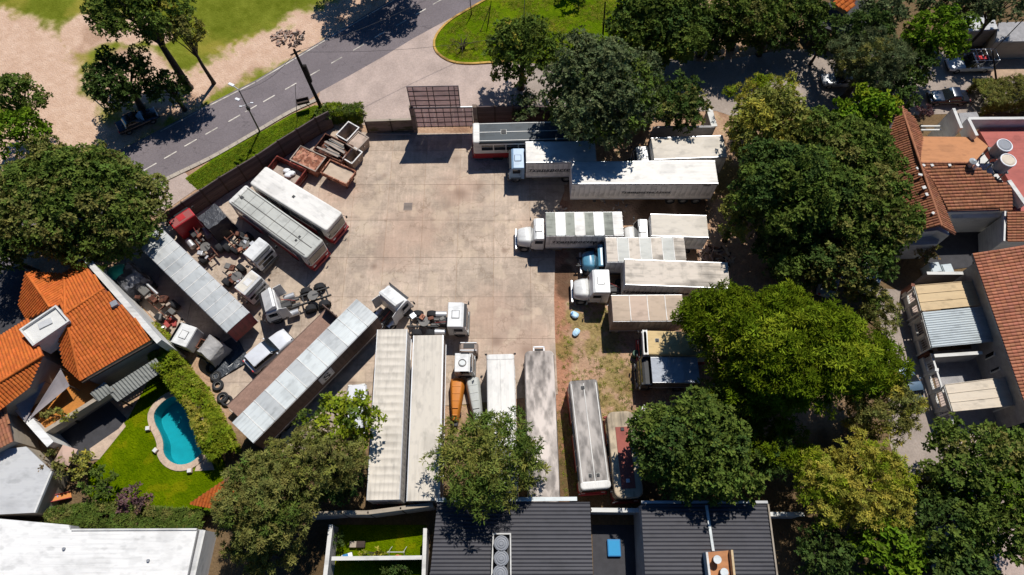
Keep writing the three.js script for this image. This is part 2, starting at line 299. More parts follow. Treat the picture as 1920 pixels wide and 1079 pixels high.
const sandLine = GP([[60, 260], [170, 265], [250, 245], [330, 200], [400, 152], [480, 105], [560, 68], [640, 28], [720, -15], [800, -60]]);
const sandBlobs = blobs([[50, 105, 4.5], [20, 75, 3.5], [85, 165, 4], [110, 225, 4], [150, 62, 2.6], [200, 50, 2.2], [250, 55, 2], [300, 62, 1.6], [240, 150, 4], [10, 130, 4], [-60, 90, 6], [320, 160, 2.2], [120, 300, 5], [20, 330, 6]]);
const weedBlobs = blobs([[1120, 612, 1.2], [1140, 640, 1.0], [1155, 715, 1.6], [1130, 750, 1.2], [1150, 690, 1.2], [1060, 655, 1.2], [1055, 880, 1.5], [1052, 810, 1.1], [905, 740, 2], [900, 790, 2], [1075, 600, 1], [1110, 650, 0.8], [740, 1000, 3], [260, 560, 1.2], [640, 700, 1], [1370, 340, 2.5], [1160, 800, 2]]);
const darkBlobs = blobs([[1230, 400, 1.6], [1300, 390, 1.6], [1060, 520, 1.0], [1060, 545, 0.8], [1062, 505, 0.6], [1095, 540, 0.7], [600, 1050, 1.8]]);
const trackLine = GP([[1048, 380], [1046, 640], [1052, 720], [1060, 940]]);
const ground_tex = makeTex(2048, 1280, (u, v) => {
  const x = X0 + u * (X1 - X0), z = Z0 + v * (Z1 - Z0);
  const n1 = fbm(x * 0.35 + 9, z * 0.35 + 5, 0, 5), n2 = fbm(x * 1.7, z * 1.7, 1, 4), n3 = vn(x * 7, z * 7, 2);
  let c;
  // which side of the avenue; the soil turns darker towards the right and bottom
  let i = 0; while (i < roadMid.length - 2 && roadMid[i + 1].x < x) i++;
  const a = roadMid[i], b = roadMid[i + 1], zr = a.z + (b.z - a.z) * (x - a.x) / (b.x - a.x);
  if ((z < zr && x < 6) || (x >= 6 && z < -27.5 && x < 21 + (n1 - 0.5) * 6)) {
    const w = (n1 - 0.5) * 5 + (n2 - 0.5) * 2.2;
    const sand = Math.max(smooth(3.6, 1.6, lineDist(x, z, sandLine) + w), smooth(0.16, 0.42, blobMask(x, z, sandBlobs) + w * 0.07));
    let g = mix([0.38, 0.43, 0.12], [0.53, 0.57, 0.22], clamp(n1 * 1.1 - 0.1 + (n2 - 0.5) * 0.8 + (n3 - 0.5) * 0.25));
    g = mix(g, [0.64, 0.60, 0.28], smooth(0.5, 0.75, fbm(x * 0.22, z * 0.3, 2, 4)) * 0.75);
    let s = mix([0.80, 0.68, 0.60], [0.90, 0.80, 0.73], n2); s = mix(s, [0.68, 0.56, 0.48], smooth(0.55, 0.75, n1) * 0.6 + (n3 - 0.5) * 0.2);
    c = mix(g, s, sand);
  } else {
    let s = mix([0.67, 0.55, 0.47], [0.80, 0.69, 0.59], clamp(n1 * 0.8 + n2 * 0.5 - 0.1)); s = mix(s, [0.85, 0.76, 0.66], smooth(0.62, 0.8, n2) * 0.5); s = mix(s, [0.60, 0.44, 0.36], smooth(0.6, 0.8, n1) * 0.45);
    s = mix(s, [0.68, 0.47, 0.38], smooth(1.3, 0.3, lineDist(x, z, trackLine) + (n2 - 0.5) * 1.5) * 0.6);
    const wd = smooth(0.2, 0.6, blobMask(x, z, weedBlobs) + (n2 - 0.5) * 1.2);
    s = mix(s, mix([0.45, 0.42, 0.22], [0.54, 0.52, 0.28], n3), wd * 0.55);
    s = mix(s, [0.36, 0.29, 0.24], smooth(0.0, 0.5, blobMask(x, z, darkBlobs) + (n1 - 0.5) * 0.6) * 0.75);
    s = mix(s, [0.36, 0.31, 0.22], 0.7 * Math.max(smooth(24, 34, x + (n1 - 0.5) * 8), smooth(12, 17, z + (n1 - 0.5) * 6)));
    c = s.map(k => k * (0.93 + 0.14 * n3));
  }
  return c;
});
ground_tex.wrapS = ground_tex.wrapT = THREE.ClampToEdgeWrapping;
ground_tex.repeat.set(1 / (X1 - X0), 1 / (Z1 - Z0)); ground_tex.offset.set(-X0 / (X1 - X0), -Z0 / (Z1 - Z0));
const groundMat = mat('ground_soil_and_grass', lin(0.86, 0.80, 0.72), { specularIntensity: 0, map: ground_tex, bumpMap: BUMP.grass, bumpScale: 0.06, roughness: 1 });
const poolWater = GP([[322, 745], [300, 760], [289, 777], [291, 794], [300, 812], [306, 830], [307, 850], [317, 864], [335, 872], [355, 869], [372, 857], [383, 840], [385, 817], [376, 795], [362, 770], [345, 750]]);
const poolCurve = new THREE.CatmullRomCurve3(poolWater, true);
const poolLine = poolCurve.getSpacedPoints(48).slice(0, 48);
const rect = [V(X0, 0, Z0), V(X1, 0, Z0), V(X1, 0, Z1), V(X0, 0, Z1)];
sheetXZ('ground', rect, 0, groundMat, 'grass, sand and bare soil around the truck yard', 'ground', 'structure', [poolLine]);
sheetXZ('outer_ground', [V(-900, 0, -900), V(900, 0, -900), V(900, 0, 900), V(-900, 0, 900)], -0.02, M.verge, 'open grass land spreading out beyond the neighbourhood', 'ground', 'structure', [rect]);

// avenue
const roadTop = GP([[-60, 415], [95, 340], [215, 287], [300, 243], [389, 196], [480, 150], [552, 107], [620, 66], [692, 24], [740, -4], [830, -55]]);
const roadLow = GP([[960, -25], [920, 0], [880, 15], [830, 42], [775, 72], [717, 107], [655, 142], [600, 172], [562, 200], [480, 250], [400, 296], [330, 330], [275, 358], [150, 425], [-20, 520]]);
sheetXZ('road', [...roadTop, ...roadLow], 0.008, M.asphalt, 'grey asphalt avenue crossing the upper left beside the park', 'road');
{
  const edge = thing('road_edge_line', 'thin worn white edge line on the park side of the avenue', 'road marking');
  edge.userData.kind = 'structure';
  for (let i = 3; i < roadTop.length - 2; i++) {
    const a = roadTop[i], b = roadTop[i + 1], d = b.clone().sub(a), L = d.length();
    obj('line_segment', bx(L * 0.97, 0.006, 0.13, 0, 0, 0).rotateY(turnOf(d)).translate((a.x + b.x) / 2, 0.013, (a.z + b.z) / 2 + 0.3), M.marking, edge);
  }
  const dashes = thing('lane_dashes', 'dashed white centre line of the avenue', 'road marking'); dashes.userData.kind = 'structure';
  for (const [u, v] of [[230, 288 + 52], [281, 313], [319, 291], [357, 268], [396, 246], [439, 222], [470, 204], [504, 185], [545, 162], [589, 137], [631, 113], [672, 89], [712, 65], [752, 43], [789, 22], [821, 3], [857, -17]]) {
    const p = G(u, v), t = turnOf(G(u + 41, v - 23.5).sub(p));
    obj('dash', bx(1.45, 0.006, 0.13).rotateY(t).translate(p.x, 0.013, p.z), M.marking, dashes);
  }
}
// kerb along the yard side of the avenue
function kerbLine(name, pts, label, m, w = 0.28, h = 0.13, y = 0, step = 1.1) {
  const k = thing(name, label, 'kerb'); k.userData.kind = 'structure';
  const c = new THREE.CatmullRomCurve3(pts), n = Math.max(2, Math.round(c.getLength() / step)), q = c.getSpacedPoints(n);
  for (let i = 0; i < n; i++) { const d = q[i + 1].clone().sub(q[i]); obj('kerb_stone', rbx(d.length() - 0.015, h, w, 0, h / 2 + y, 0, 0.025).rotateY(turnOf(d)).translate((q[i].x + q[i + 1].x) / 2, 0, (q[i].z + q[i + 1].z) / 2), m, k); }
  return k;
}
kerbLine('kerb', GP([[281, 352], [330, 328], [400, 294], [480, 248], [545, 210], [575, 196], [598, 186]]), 'pale concrete kerb between the avenue and the grass verge', M.kerb, 0.45);
sheetXZ('verge_footpath', GP([[275, 358], [345, 322], [372, 352], [300, 402], [270, 400]]), 0.03, M.apron, 'pale concrete footpath patch beside the yard wall and avenue', 'footpath');
sheetXZ('grass_verge', GP([[347, 335], [400, 298], [480, 253], [548, 214], [590, 198], [612, 200], [625, 215], [520, 275], [410, 340], [370, 356]]), 0.05, M.verge, 'green grass verge between the avenue kerb and the yard wall', 'grass');
// apron in front of the gate, side street
sheetXZ('apron', GP([[597, 186], [600, 172], [655, 142], [717, 107], [775, 72], [830, 42], [880, 15], [920, 0], [1000, 90], [1060, 150], [1060, 222], [686, 235], [630, 225]]), 0.012, M.apron, 'pale concrete driveway apron in front of the yard gate', 'driveway');
sheetXZ('side_street', GP([[985, 95], [1160, 100], [1330, 118], [1480, 92], [1600, 96], [1990, 92], [1990, 208], [1700, 216], [1600, 204], [1380, 220], [1342, 208], [1020, 222], [985, 200]]), 0.016, M.street, 'pale concrete side street running right behind the trees', 'street');
sheetXZ('far_pavement', GP([[1855, 112], [1990, 108], [1990, 152], [1850, 152]]), 0.035, mat('clay_paving', lin(0.56, 0.40, 0.28), { map: TX.stone, roughness: 0.9 }), 'clay coloured pavement across the side street from the houses', 'pavement');
sheetXZ('side_lane', GP([[1640, 540], [1700, 545], [1742, 680], [1768, 790], [1800, 880], [1830, 1000], [1860, 1110], [1760, 1110], [1725, 1000], [1690, 905], [1668, 830], [1665, 700]]), 0.012, M.street, 'narrow concrete lane running down beside the right hand houses', 'lane');
sheetXZ('lane_pavement', GP([[1697, 540], [1722, 538], [1765, 680], [1795, 800], [1845, 800], [1890, 930], [1930, 1110], [1885, 1110], [1845, 1000], [1805, 880], [1772, 790], [1745, 680]]), 0.04, M.apron, 'pale pavement between the lane and the house fence', 'pavement');
// island with yellow kerb
const islandEdge = GP([[925, -8], [880, 17], [845, 38], [824, 58], [814, 77], [816, 94], [830, 108], [850, 117], [880, 120], [915, 118], [960, 116]]);
sheetXZ('traffic_island', [...islandEdge, ...GP([[1010, 120], [1090, 125], [1170, 100], [1180, -40], [990, -60]])], 0.05, M.verge, 'grassy corner island at the junction with rough weeds', 'grass');
kerbLine('island_kerb', islandEdge, 'curved kerb with worn yellow paint round the grassy island', M.kerbYellow, 0.26, 0.15, 0, 0.9);

// the yard: concrete slabs
const yardPoly = GP([[690, 250], [1000, 250], [1075, 262], [1070, 330], [1050, 380], [1042, 430], [1039, 560], [1041, 640], [1046, 740], [860, 760], [700, 770], [600, 840], [520, 850], [430, 770], [395, 690], [290, 600], [205, 510], [300, 420], [610, 232]]);
const YX = [-46, 8], YZ = [-20, 18];
const oil = blobs([[862, 365, 0.9], [838, 385, 0.7], [770, 385, 0.4], [945, 470, 0.4], [855, 300, 0.7], [900, 350, 0.8], [560, 565, 0.5], [660, 720, 0.6], [990, 660, 0.9], [930, 640, 0.7], [1020, 520, 0.6], [560, 470, 0.5], [300, 560, 1.4], [700, 500, 0.4], [610, 400, 0.5], [720, 330, 0.4]]);
const pink = blobs([[780, 430, 3], [860, 360, 2.4], [980, 640, 3], [640, 350, 2], [730, 470, 2.5], [1010, 440, 2], [940, 600, 3.5]]);
const yard_tex = makeTex(1536, 1088, (u, v) => {
  const x = YX[0] + u * (YX[1] - YX[0]), z = YZ[0] + v * (YZ[1] - YZ[0]);
  const n1 = fbm(x * 0.3 + 3, z * 0.3 + 11, 0, 5), n2 = fbm(x * 1.3, z * 1.3, 1, 5), n3 = vn(x * 9, z * 9, 2), st = fbm(x * 0.5, z * 4, 2, 4), st2 = fbm(x * 5, z * 0.6, 1, 4);
  let k = 0.735 + 0.17 * (n1 - 0.5) + 0.16 * (n2 - 0.5) + 0.06 * (n3 - 0.5) - 0.045 * smooth(0.5, 0.8, st) + 0.05 * smooth(0.5, 0.8, st2);
  let c = [k * 1.0, k * 0.912, k * 0.825];
  c = mix(c, [0.72, 0.60, 0.53], smooth(0, 0.8, blobMask(x, z, pink) * (0.4 + n1) + (n2 - 0.5) * 0.5) * 0.42);
  c = mix(c, [0.84, 0.77, 0.68], smooth(0.58, 0.72, fbm(x * 0.8, z * 0.8, 2, 5)) * 0.45);
  c = mix(c, [0.46, 0.38, 0.33], smooth(0.2, 0.95, blobMask(x, z, oil) * (0.35 + 1.1 * n2) + (n3 - 0.5) * 0.15) * 0.42);
  c = mix(c, [0.52, 0.45, 0.38], smooth(0.014, 0.0, Math.abs(fbm(x * 0.45, z * 0.45, 1, 5) - 0.5)) * 0.35);
  return c;
});
yard_tex.wrapS = yard_tex.wrapT = THREE.ClampToEdgeWrapping;
yard_tex.repeat.set(1 / (YX[1] - YX[0]), 1 / (YZ[1] - YZ[0])); yard_tex.offset.set(-YX[0] / (YX[1] - YX[0]), -YZ[0] / (YZ[1] - YZ[0]));
{
  const tints = [lin(0.90, 0.87, 0.84), lin(0.84, 0.82, 0.79), lin(0.95, 0.91, 0.87), lin(0.88, 0.84, 0.80)].map((c, i) => mat('yard_concrete_' + i, c, { specularIntensity: 0.2, map: yard_tex, bumpMap: BUMP.fine, bumpScale: 0.006, roughness: 0.95 }));
  const yard = thing('yard_floor', 'sunlit tan concrete slab floor in the middle of the truck yard', 'yard'); yard.userData.kind = 'structure';
  const clip = (poly, ax, lim, keep) => { const out = []; for (let i = 0; i < poly.length; i++) { const a = poly[i], b = poly[(i + 1) % poly.length], fa = keep * (a[ax] - lim), fb = keep * (b[ax] - lim); if (fa >= 0) out.push(a); if ((fa >= 0) !== (fb >= 0)) { const t = fa / (fa - fb); out.push(a.map((q, k) => q + (b[k] - q) * t)); } } return out; };
  const sub = yardPoly.map(p => [p.x, p.z]), SX = 3.6, SZ = 4.2, gap = 0.012;
  for (let x = -45; x < 8; x += SX) for (let z = -20; z < 18; z += SZ) {
    let p = clip(clip(clip(clip(sub, 0, x + gap, 1), 0, x + SX - gap, -1), 1, z + gap, 1), 1, z + SZ - gap, -1);
    if (p.length < 3) continue;
    let ar = 0; p.forEach((q, i) => { const r = p[(i + 1) % p.length]; ar += q[0] * r[1] - r[0] * q[1]; });
    if (Math.abs(ar) < 0.3) continue;
    obj('concrete_slab', plan(p, 0.0, 0.05 + rr(-0.006, 0.006)), tints[Math.floor(rnd() * 4)], yard);
  }
}

sheetXZ('painted_shade_drive', GP([[-80, 480], [46, 505], [34, 572], [52, 600], [-80, 690]]), 0.02, M.darkPave, 'drive on the far side of the orange house with tree shadow painted into its colour', 'drive');  // near-black colour puts the tree shadow into the surface

// ------------------------------------------------------------------ trees, hedges, shrubs
function spray(n, len, wid, s0) {                                        // a twig end with n leaves
  const keep = seed; seed = s0; const pos = [];
  for (let i = 0; i < n; i++) {
    const t = i / n * 6.2832 + rr(-0.4, 0.4), el = rr(-0.15, 0.9), d = V(Math.cos(t) * Math.cos(el), Math.sin(el), Math.sin(t) * Math.cos(el));
    const b = V(rr(-0.3, 0.3), rr(-0.15, 0.2), rr(-0.3, 0.3)).multiplyScalar(len), s = d.clone().cross(V(rr(-0.5, 0.5), 1, rr(-0.5, 0.5))).normalize().multiplyScalar(wid / 2);
    const L = len * rr(0.75, 1.2), m = b.clone().addScaledVector(d, L * 0.5).add(V(0, len * 0.08, 0)), e = b.clone().addScaledVector(d, L);
    const l = m.clone().add(s), r = m.clone().sub(s);
    for (const q of [b, l, e, b, e, r]) pos.push(q.x, q.y, q.z);
  }
  seed = keep;
  const g = new THREE.BufferGeometry(); g.setAttribute('position', new THREE.Float32BufferAttribute(pos, 3)); g.computeVertexNormals(); metricUV(g); return g;
}
const SPRAY = {
  broad: spray(9, 0.30, 0.17, 5), fine: spray(14, 0.30, 0.085, 9), feather: spray(12, 0.42, 0.10, 13), big: spray(7, 0.42, 0.26, 21), tuft: spray(7, 0.20, 0.05, 33),
};
const leafMat = mat('leaves', lin(1, 1, 1), { specularIntensity: 0, transmission: 0.3, thickness: 0, roughness: 0.85 });
const hsl = (c, dh, ds, dl) => { const o = {}; c.getHSL(o); return new THREE.Color().setHSL((o.h + dh + 1) % 1, clamp(o.s + ds), clamp(o.l + dl)); };
const _m = new THREE.Matrix4(), _q = new THREE.Quaternion(), _q2 = new THREE.Quaternion(), UP = V(0, 1, 0);
function leaves(parent, name, places, geo, col, alt, altShare, size) {    // places: [{p, n}]
  const im = new THREE.InstancedMesh(geo, leafMat, places.length); im.name = name; im.castShadow = im.receiveShadow = true; im.userData.kind = 'stuff';
  const base = new THREE.Color(), c2 = new THREE.Color();
  places.forEach(({ p, n, tone = 0 }, i) => {
    _q.setFromUnitVectors(UP, n); _q2.setFromAxisAngle(UP, rnd() * 6.283); _q.multiply(_q2);
    const s = size * rr(0.7, 1.3); _m.compose(p, _q, V(s, s, s)); im.setMatrixAt(i, _m);
    base.copy(col); if (tone > 1 - altShare) base.copy(alt);
    c2.copy(base).multiplyScalar(rr(0.7, 1.3) * 1.36); c2.r *= rr(0.88, 1.14);
    im.setColorAt(i, c2);
  });
  parent.add(im); return im;
}
const GREEN = {
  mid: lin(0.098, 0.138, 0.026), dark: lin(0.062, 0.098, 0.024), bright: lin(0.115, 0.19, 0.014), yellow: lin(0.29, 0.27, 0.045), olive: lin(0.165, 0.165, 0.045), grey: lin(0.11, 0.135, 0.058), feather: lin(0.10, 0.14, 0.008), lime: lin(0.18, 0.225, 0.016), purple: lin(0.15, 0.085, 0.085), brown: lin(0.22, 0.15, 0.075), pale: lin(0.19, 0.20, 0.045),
};
// crown: survey pixel (u,v) of the crown's middle at height h, radii in survey pixels
function tree(label, u, v, h, ru, rv, o = {}) {
  const { kind = 'mid', alt = 'olive', altShare = 0.18, leaf = 'broad', size = 1, dens = 1, ry, name = 'tree', trunkTop = 0.75, lobes, group, lean = [0, 0], cat = 'tree' } = o;
  const c = G(u, v, h), s = PXM(u, v, h), rx = ru * 1.03 / s, rz = rv * 1.05 / s, RY = ry ?? Math.min(h * 0.62, (rx + rz) * 0.42);
  const t = thing(name, label, cat, V(c.x - lean[0], 0, c.z - lean[1]), 0, group);
  const C = V(lean[0], h, lean[1]);
  // lobes over the shell
  const n = lobes ?? Math.round(clamp(rx * rz * 1.3 + 8, 9, 34)), L = [];
  for (let i = 0; i < n; i++) {
    const y = 1 - 1.55 * (i + 0.5) / n, a = i * 2.39996 + rr(-0.35, 0.35), q = Math.sqrt(Math.max(0, 1 - y * y)), k = rr(0.62, 0.86);
    const lr = rr(0.24, 0.4) * Math.min(rx, rz, RY * 1.4);
    L.push({ p: V(C.x + Math.cos(a) * q * rx * k, C.y + y * RY * k * rr(0.8, 1.15), C.z + Math.sin(a) * q * rz * k), r: lr, tone: rnd() });
  }
  L.push({ p: C.clone().add(V(0, -0.1 * RY, 0)), r: 0.42 * Math.min(rx, rz, RY), tone: 0 });
  const places = [];
  for (const l of L) {                                                     // every bough carries smaller clumps of twigs
    const nc = Math.round(clamp(l.r * l.r * 4.6, 5, 16)), K = [];
    for (let i = 0; i < nc; i++) { const y = 1 - 1.5 * (i + 0.5) / nc, a = i * 2.39996 + l.tone * 6, q = Math.sqrt(Math.max(0, 1 - y * y)), k = l.r * rr(0.6, 0.95); K.push({ p: l.p.clone().add(V(Math.cos(a) * q * k, y * k * 0.8, Math.sin(a) * q * k)), r: l.r * rr(0.3, 0.46), tone: clamp(l.tone * 0.75 + rnd() * 0.3) }); }
    K.push({ p: l.p, r: l.r * 0.45, tone: 0 });
    for (const c of K) {
      const m = Math.round(4 * Math.PI * c.r * c.r * 10.5 * dens / (size * size));
      for (let i = 0; i < m; i++) {
        const d = V(rr(-1, 1), rr(-1, 1), rr(-1, 1)); if (d.lengthSq() > 1 || d.lengthSq() < 0.01) continue; d.normalize();
        if (d.y < -0.3 && rnd() < 0.8) continue;
        const p = c.p.clone().addScaledVector(d, c.r * rr(0.72, 1.12));
        let hid = 0; for (const k of K) if (k !== c && k.p.distanceToSquared(p) < k.r * k.r * 0.45) { hid = 1; break; }
        if (!hid) for (const k of L) if (k !== l && k.p.distanceToSquared(p) < k.r * k.r * 0.42) { hid = 1; break; }
        if (hid) continue;
        places.push({ p, n: d.clone().add(V(rr(-0.6, 0.6), rr(-0.1, 0.9), rr(-0.6, 0.6))).normalize(), tone: c.tone * 0.8 + rnd() * 0.2 });
      }
    }
  }
  leaves(t, 'crown', places, SPRAY[leaf], GREEN[kind], GREEN[alt], altShare, size);
  const H = h, top = V(C.x, H * trunkTop + RY * 0.1, C.z), rT = clamp(0.05 * (rx + rz), 0.06, 0.42), mid = V(C.x * 0.4 + rr(-0.2, 0.2), top.y * 0.5, C.z * 0.4 + rr(-0.2, 0.2));
  const trunk = obj('trunk', taper([V(0, -0.05, 0), V(0.02, 0.4, 0), mid, top], [rT * 1.35, rT * 1.05, rT * 0.85, rT * 0.5]), M.bark, t);
  const lims = [];
  for (let i = 0; i < Math.min(n, 9); i++) { const l = L[(i * 5) % n], a = mid.clone().lerp(top, rr(0.1, 0.9)); lims.push(taper([a, a.clone().lerp(l.p, 0.5).add(V(0, 0.3, 0)), l.p], [rT * 0.42, rT * 0.28, rT * 0.1], 5)); }
  obj('limb', lims, M.bark, trunk);
  return t;
}
// hedge: band along a line, box-like section
function hedge(label, pts, w, hgt, o = {}) {
  const { kind = 'lime', alt = 'yellow', altShare = 0.3, leaf = 'fine', size = 0.8, dens = 1, name = 'hedge', base = 0 } = o;
  const c = new THREE.CatmullRomCurve3(pts), LEN = c.getLength(), t = thing(name, label, 'hedge', V(pts[0].x, 0, pts[0].z)), o0 = pts[0], places = [];
  const n = Math.round(LEN * (2 * hgt + w) * 20 * dens / (size * size));
  for (let i = 0; i < n; i++) {
    const s = rnd(), p = c.getPointAt(s), d = c.getTangentAt(s), ac = V(-d.z, 0, d.x), q = rnd() * (2 * hgt + w), bump = 0.72 + 0.5 * fbm(s * LEN * 0.9 + 3, q * 0.9, 0, 3), bh = hgt * (0.75 + 0.45 * fbm(s * LEN * 0.7, 3, 1, 3));
    let off, y, nn;
    if (q < hgt) { off = -w / 2 * bump; y = bh * q / hgt; nn = ac.clone().negate(); } else if (q < hgt + w) { off = (q - hgt - w / 2) * bump; y = bh * rr(0.9, 1.08); nn = UP.clone(); } else { off = w / 2 * bump; y = bh * (q - hgt - w) / hgt; nn = ac.clone(); }
    places.push({ p: V(p.x - o0.x + ac.x * off, base + y, p.z - o0.z + ac.z * off), n: nn.add(V(rr(-0.7, 0.7), rr(0, 0.9), rr(-0.7, 0.7))).normalize(), tone: fbm(s * LEN * 1.1, q, 2, 2) + rr(-0.1, 0.2) });
  }
  leaves(t, 'foliage', places, SPRAY[leaf], GREEN[kind], GREEN[alt], altShare, size);
  for (let s = 0.02; s < 1; s += 1.2 / LEN) { const p = c.getPointAt(s); obj("stem", taper([V(p.x - o0.x, base, p.z - o0.z), V(p.x - o0.x + rr(-0.2, 0.2), base + hgt * 0.75, p.z - o0.z + rr(-0.2, 0.2))], [0.05, 0.02], 5), M.bark, t); }
  return t;
}
const shrub = (label, u, v, h, ru, rv, o = {}) => tree(label, u, v, h, ru, rv, { name: 'shrub', cat: 'shrub', size: 0.75, trunkTop: 0.5, lobes: 9, ...o });

// park
tree('wide park tree with yellow tinged crown over the sandy path, top left', 262, 22, 9, 105, 62, { kind: 'mid', alt: 'yellow', altShare: 0.22, ry: 3.2, lean: [-1.4, -2] });
tree('slim yellow leaved tree beside the wide park tree near the bright lawn', 345, 62, 7.5, 42, 34, { kind: 'olive', alt: 'yellow', altShare: 0.4, ry: 2.2, size: 0.9 });
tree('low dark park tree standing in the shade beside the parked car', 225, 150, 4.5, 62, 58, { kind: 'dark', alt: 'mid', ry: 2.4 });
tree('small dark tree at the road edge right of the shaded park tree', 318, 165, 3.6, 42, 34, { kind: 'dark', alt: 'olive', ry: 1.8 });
tree('leafy tree at the left edge beside the sandy ground', 28, 185, 5.5, 62, 46, { kind: 'mid', alt: 'olive' });
tree('bright green tree at the left edge above the huge round tree', 32, 248, 5, 66, 42, { kind: 'bright', alt: 'mid' });
tree('huge round dark green tree above the orange roofed house', 138, 384, 5.4, 152, 108, { kind: 'mid', alt: 'olive', altShare: 0.3, ry: 4.4, lobes: 44, trunkTop: 0.5 });
tree('olive leaved tree at the end of the yard wall above the red trailer', 255, 410, 4.6, 44, 48, { kind: 'olive', alt: 'mid', ry: 2.4 });
tree('shade tree at the left edge above the shade painted drive', 8, 470, 4.6, 60, 44, { kind: 'dark', alt: 'mid', altShare: 0.4 });
// trees north of the frame that throw shade onto the avenue
tree('roadside tree beyond the top edge shading the avenue', 690, -105, 6.5, 105, 60, { kind: 'mid', ry: 3.5 });
tree('slim conical tree beyond the top edge shading the corner lawn', 1092, -100, 5, 26, 26, { kind: 'dark', ry: 4.4, lobes: 14 });
// junction
tree('round green tree with yellowing leaves on the corner island', 978, 98, 5.5, 68, 60, { kind: 'mid', alt: 'yellow', altShare: 0.2 });
tree('tall grey green tree overhanging the striped bus and gate wall', 1125, 178, 6.8, 100, 104, { kind: 'grey', alt: 'mid', altShare: 0.35, ry: 4.4, lobes: 34, dens: 0.7 });
tree('dark green tree beside the grey wall and street', 1266, 194, 4.8, 62, 54, { kind: 'dark', alt: 'olive', altShare: 0.3 });
tree('dark street tree at the top beside two bare posts', 1240, 46, 5.2, 90, 74, { kind: 'mid', alt: 'dark', altShare: 0.4, ry: 3.8 });
tree('shady tree at the top centre right over the side street', 1395, 26, 5.0, 92, 58, { kind: 'mid', alt: 'olive', altShare: 0.3 });
tree('small shrubby tree growing against the gate wall by the bus', 987, 198, 2.6, 28, 28, { kind: 'grey', alt: 'dark', size: 0.8, lobes: 10 });
tree('silvery tree shading the corner of the side street', 1628, 118, 5.5, 66, 64, { kind: 'grey', alt: 'olive', altShare: 0.3, leaf: 'fine' });
tree('bright green round tree left of the white pickup', 1757, 70, 6, 62, 50, { kind: 'bright', alt: 'mid', altShare: 0.25 });
tree('greyish treetop at the upper edge beside the red roof corner', 1655, 24, 5.8, 52, 36, { kind: 'grey', alt: 'olive' });
tree('greyish treetop at the upper edge above the bright green tree', 1745, -2, 5.8, 62, 30, { kind: 'grey', alt: 'dark' });
tree('greyish treetop in the upper right corner above the flat roofs', 1872, 14, 5.6, 66, 32, { kind: 'grey', alt: 'olive' });
tree('glossy green tree left of the brown tiled roof', 1622, 212, 6.2, 62, 48, { kind: 'bright', alt: 'lime', altShare: 0.3, leaf: 'big' });
tree('yellow green tree nearest the pale street gap', 1428, 182, 5, 68, 42, { kind: 'lime', alt: 'yellow', altShare: 0.45, leaf: 'fine' });
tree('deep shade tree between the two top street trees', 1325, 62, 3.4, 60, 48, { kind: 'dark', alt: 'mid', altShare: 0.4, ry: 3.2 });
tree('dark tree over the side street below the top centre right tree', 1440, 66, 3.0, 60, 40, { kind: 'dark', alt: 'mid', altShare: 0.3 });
tree('dark tree beside the shaded grey corner house', 1496, 18, 4.2, 60, 54, { kind: 'mid', alt: 'dark', altShare: 0.5 });
tree('purplish dark tree in front of the shaded corner house', 1540, 84, 3.0, 30, 26, { kind: 'dark', alt: 'brown', altShare: 0.3 });
tree('dark tree behind the silvery street tree', 1620, 62, 5.4, 62, 44, { kind: 'dark', alt: 'grey', altShare: 0.4 });
tree('dark tree behind the bright green tree by the pickup', 1700, 118, 4.4, 46, 52, { kind: 'dark', alt: 'mid', altShare: 0.3 });
tree('dim tree below the bright green tree at the street edge', 1690, 180, 3.6, 34, 30, { kind: 'dark', alt: 'grey' });
tree('greyish treetop at the upper edge above the pale flat roof', 1812, 8, 5.6, 52, 36, { kind: 'grey', alt: 'mid' });
// the mass of trees on the right of the yard
tree('tree with golden top at the head of the right hand grove', 1450, 252, 5.8, 86, 70, { kind: 'pale', alt: 'yellow', altShare: 0.4, ry: 4 });
tree('broad green tree of the grove beside the glossy tree', 1566, 308, 5.6, 104, 86, { kind: 'mid', alt: 'olive', altShare: 0.3, ry: 4.4, lobes: 32 });
tree('tall dark tree in the middle of the grove right of the trailers', 1478, 362, 7.4, 106, 90, { kind: 'mid', alt: 'dark', altShare: 0.35, ry: 4.6, lobes: 32 });
tree('spreading tree of the grove touching the brown tiled house', 1630, 405, 6.8, 80, 80, { kind: 'mid', alt: 'olive', altShare: 0.35 });
tree('small bright tree beside the end of the long white trailer', 1385, 408, 4.6, 40, 50, { kind: 'pale', alt: 'mid', altShare: 0.4 });
tree('dark grove tree below the tall one, right of the rubble', 1492, 476, 4.6, 84, 60, { kind: 'dark', alt: 'mid', altShare: 0.4 });
tree('olive grove tree above the feathery canopy', 1590, 500, 5.2, 78, 58, { kind: 'olive', alt: 'dark', altShare: 0.4 });
tree('bushy olive tree beside the lane and tan carport', 1648, 590, 4, 38, 48, { kind: 'olive', alt: 'mid', altShare: 0.35, leaf: 'fine' });
tree('feathery bright canopy right of the beige container', 1362, 615, 6.5, 86, 76, { kind: 'feather', alt: 'lime', altShare: 0.3, leaf: 'feather', ry: 3 });
tree('wide feathery bright tree in the centre of the right hand canopy', 1490, 665, 8.4, 138, 104, { kind: 'feather', alt: 'lime', altShare: 0.28, leaf: 'feather', ry: 3.4, lobes: 36 });
tree('feathery bright tree edging the concrete lane', 1622, 684, 6.6, 66, 66, { kind: 'feather', alt: 'bright', altShare: 0.3, leaf: 'feather', ry: 2.8 });
tree('feathery tree over the tarpaulin covered truck', 1388, 738, 5.4, 76, 64, { kind: 'feather', alt: 'mid', altShare: 0.4, leaf: 'feather', ry: 2.8 });
tree('round velvet green tree under the feathery canopy', 1440, 838, 4.6, 74, 62, { kind: 'feather', alt: 'dark', altShare: 0.3, leaf: 'fine' });
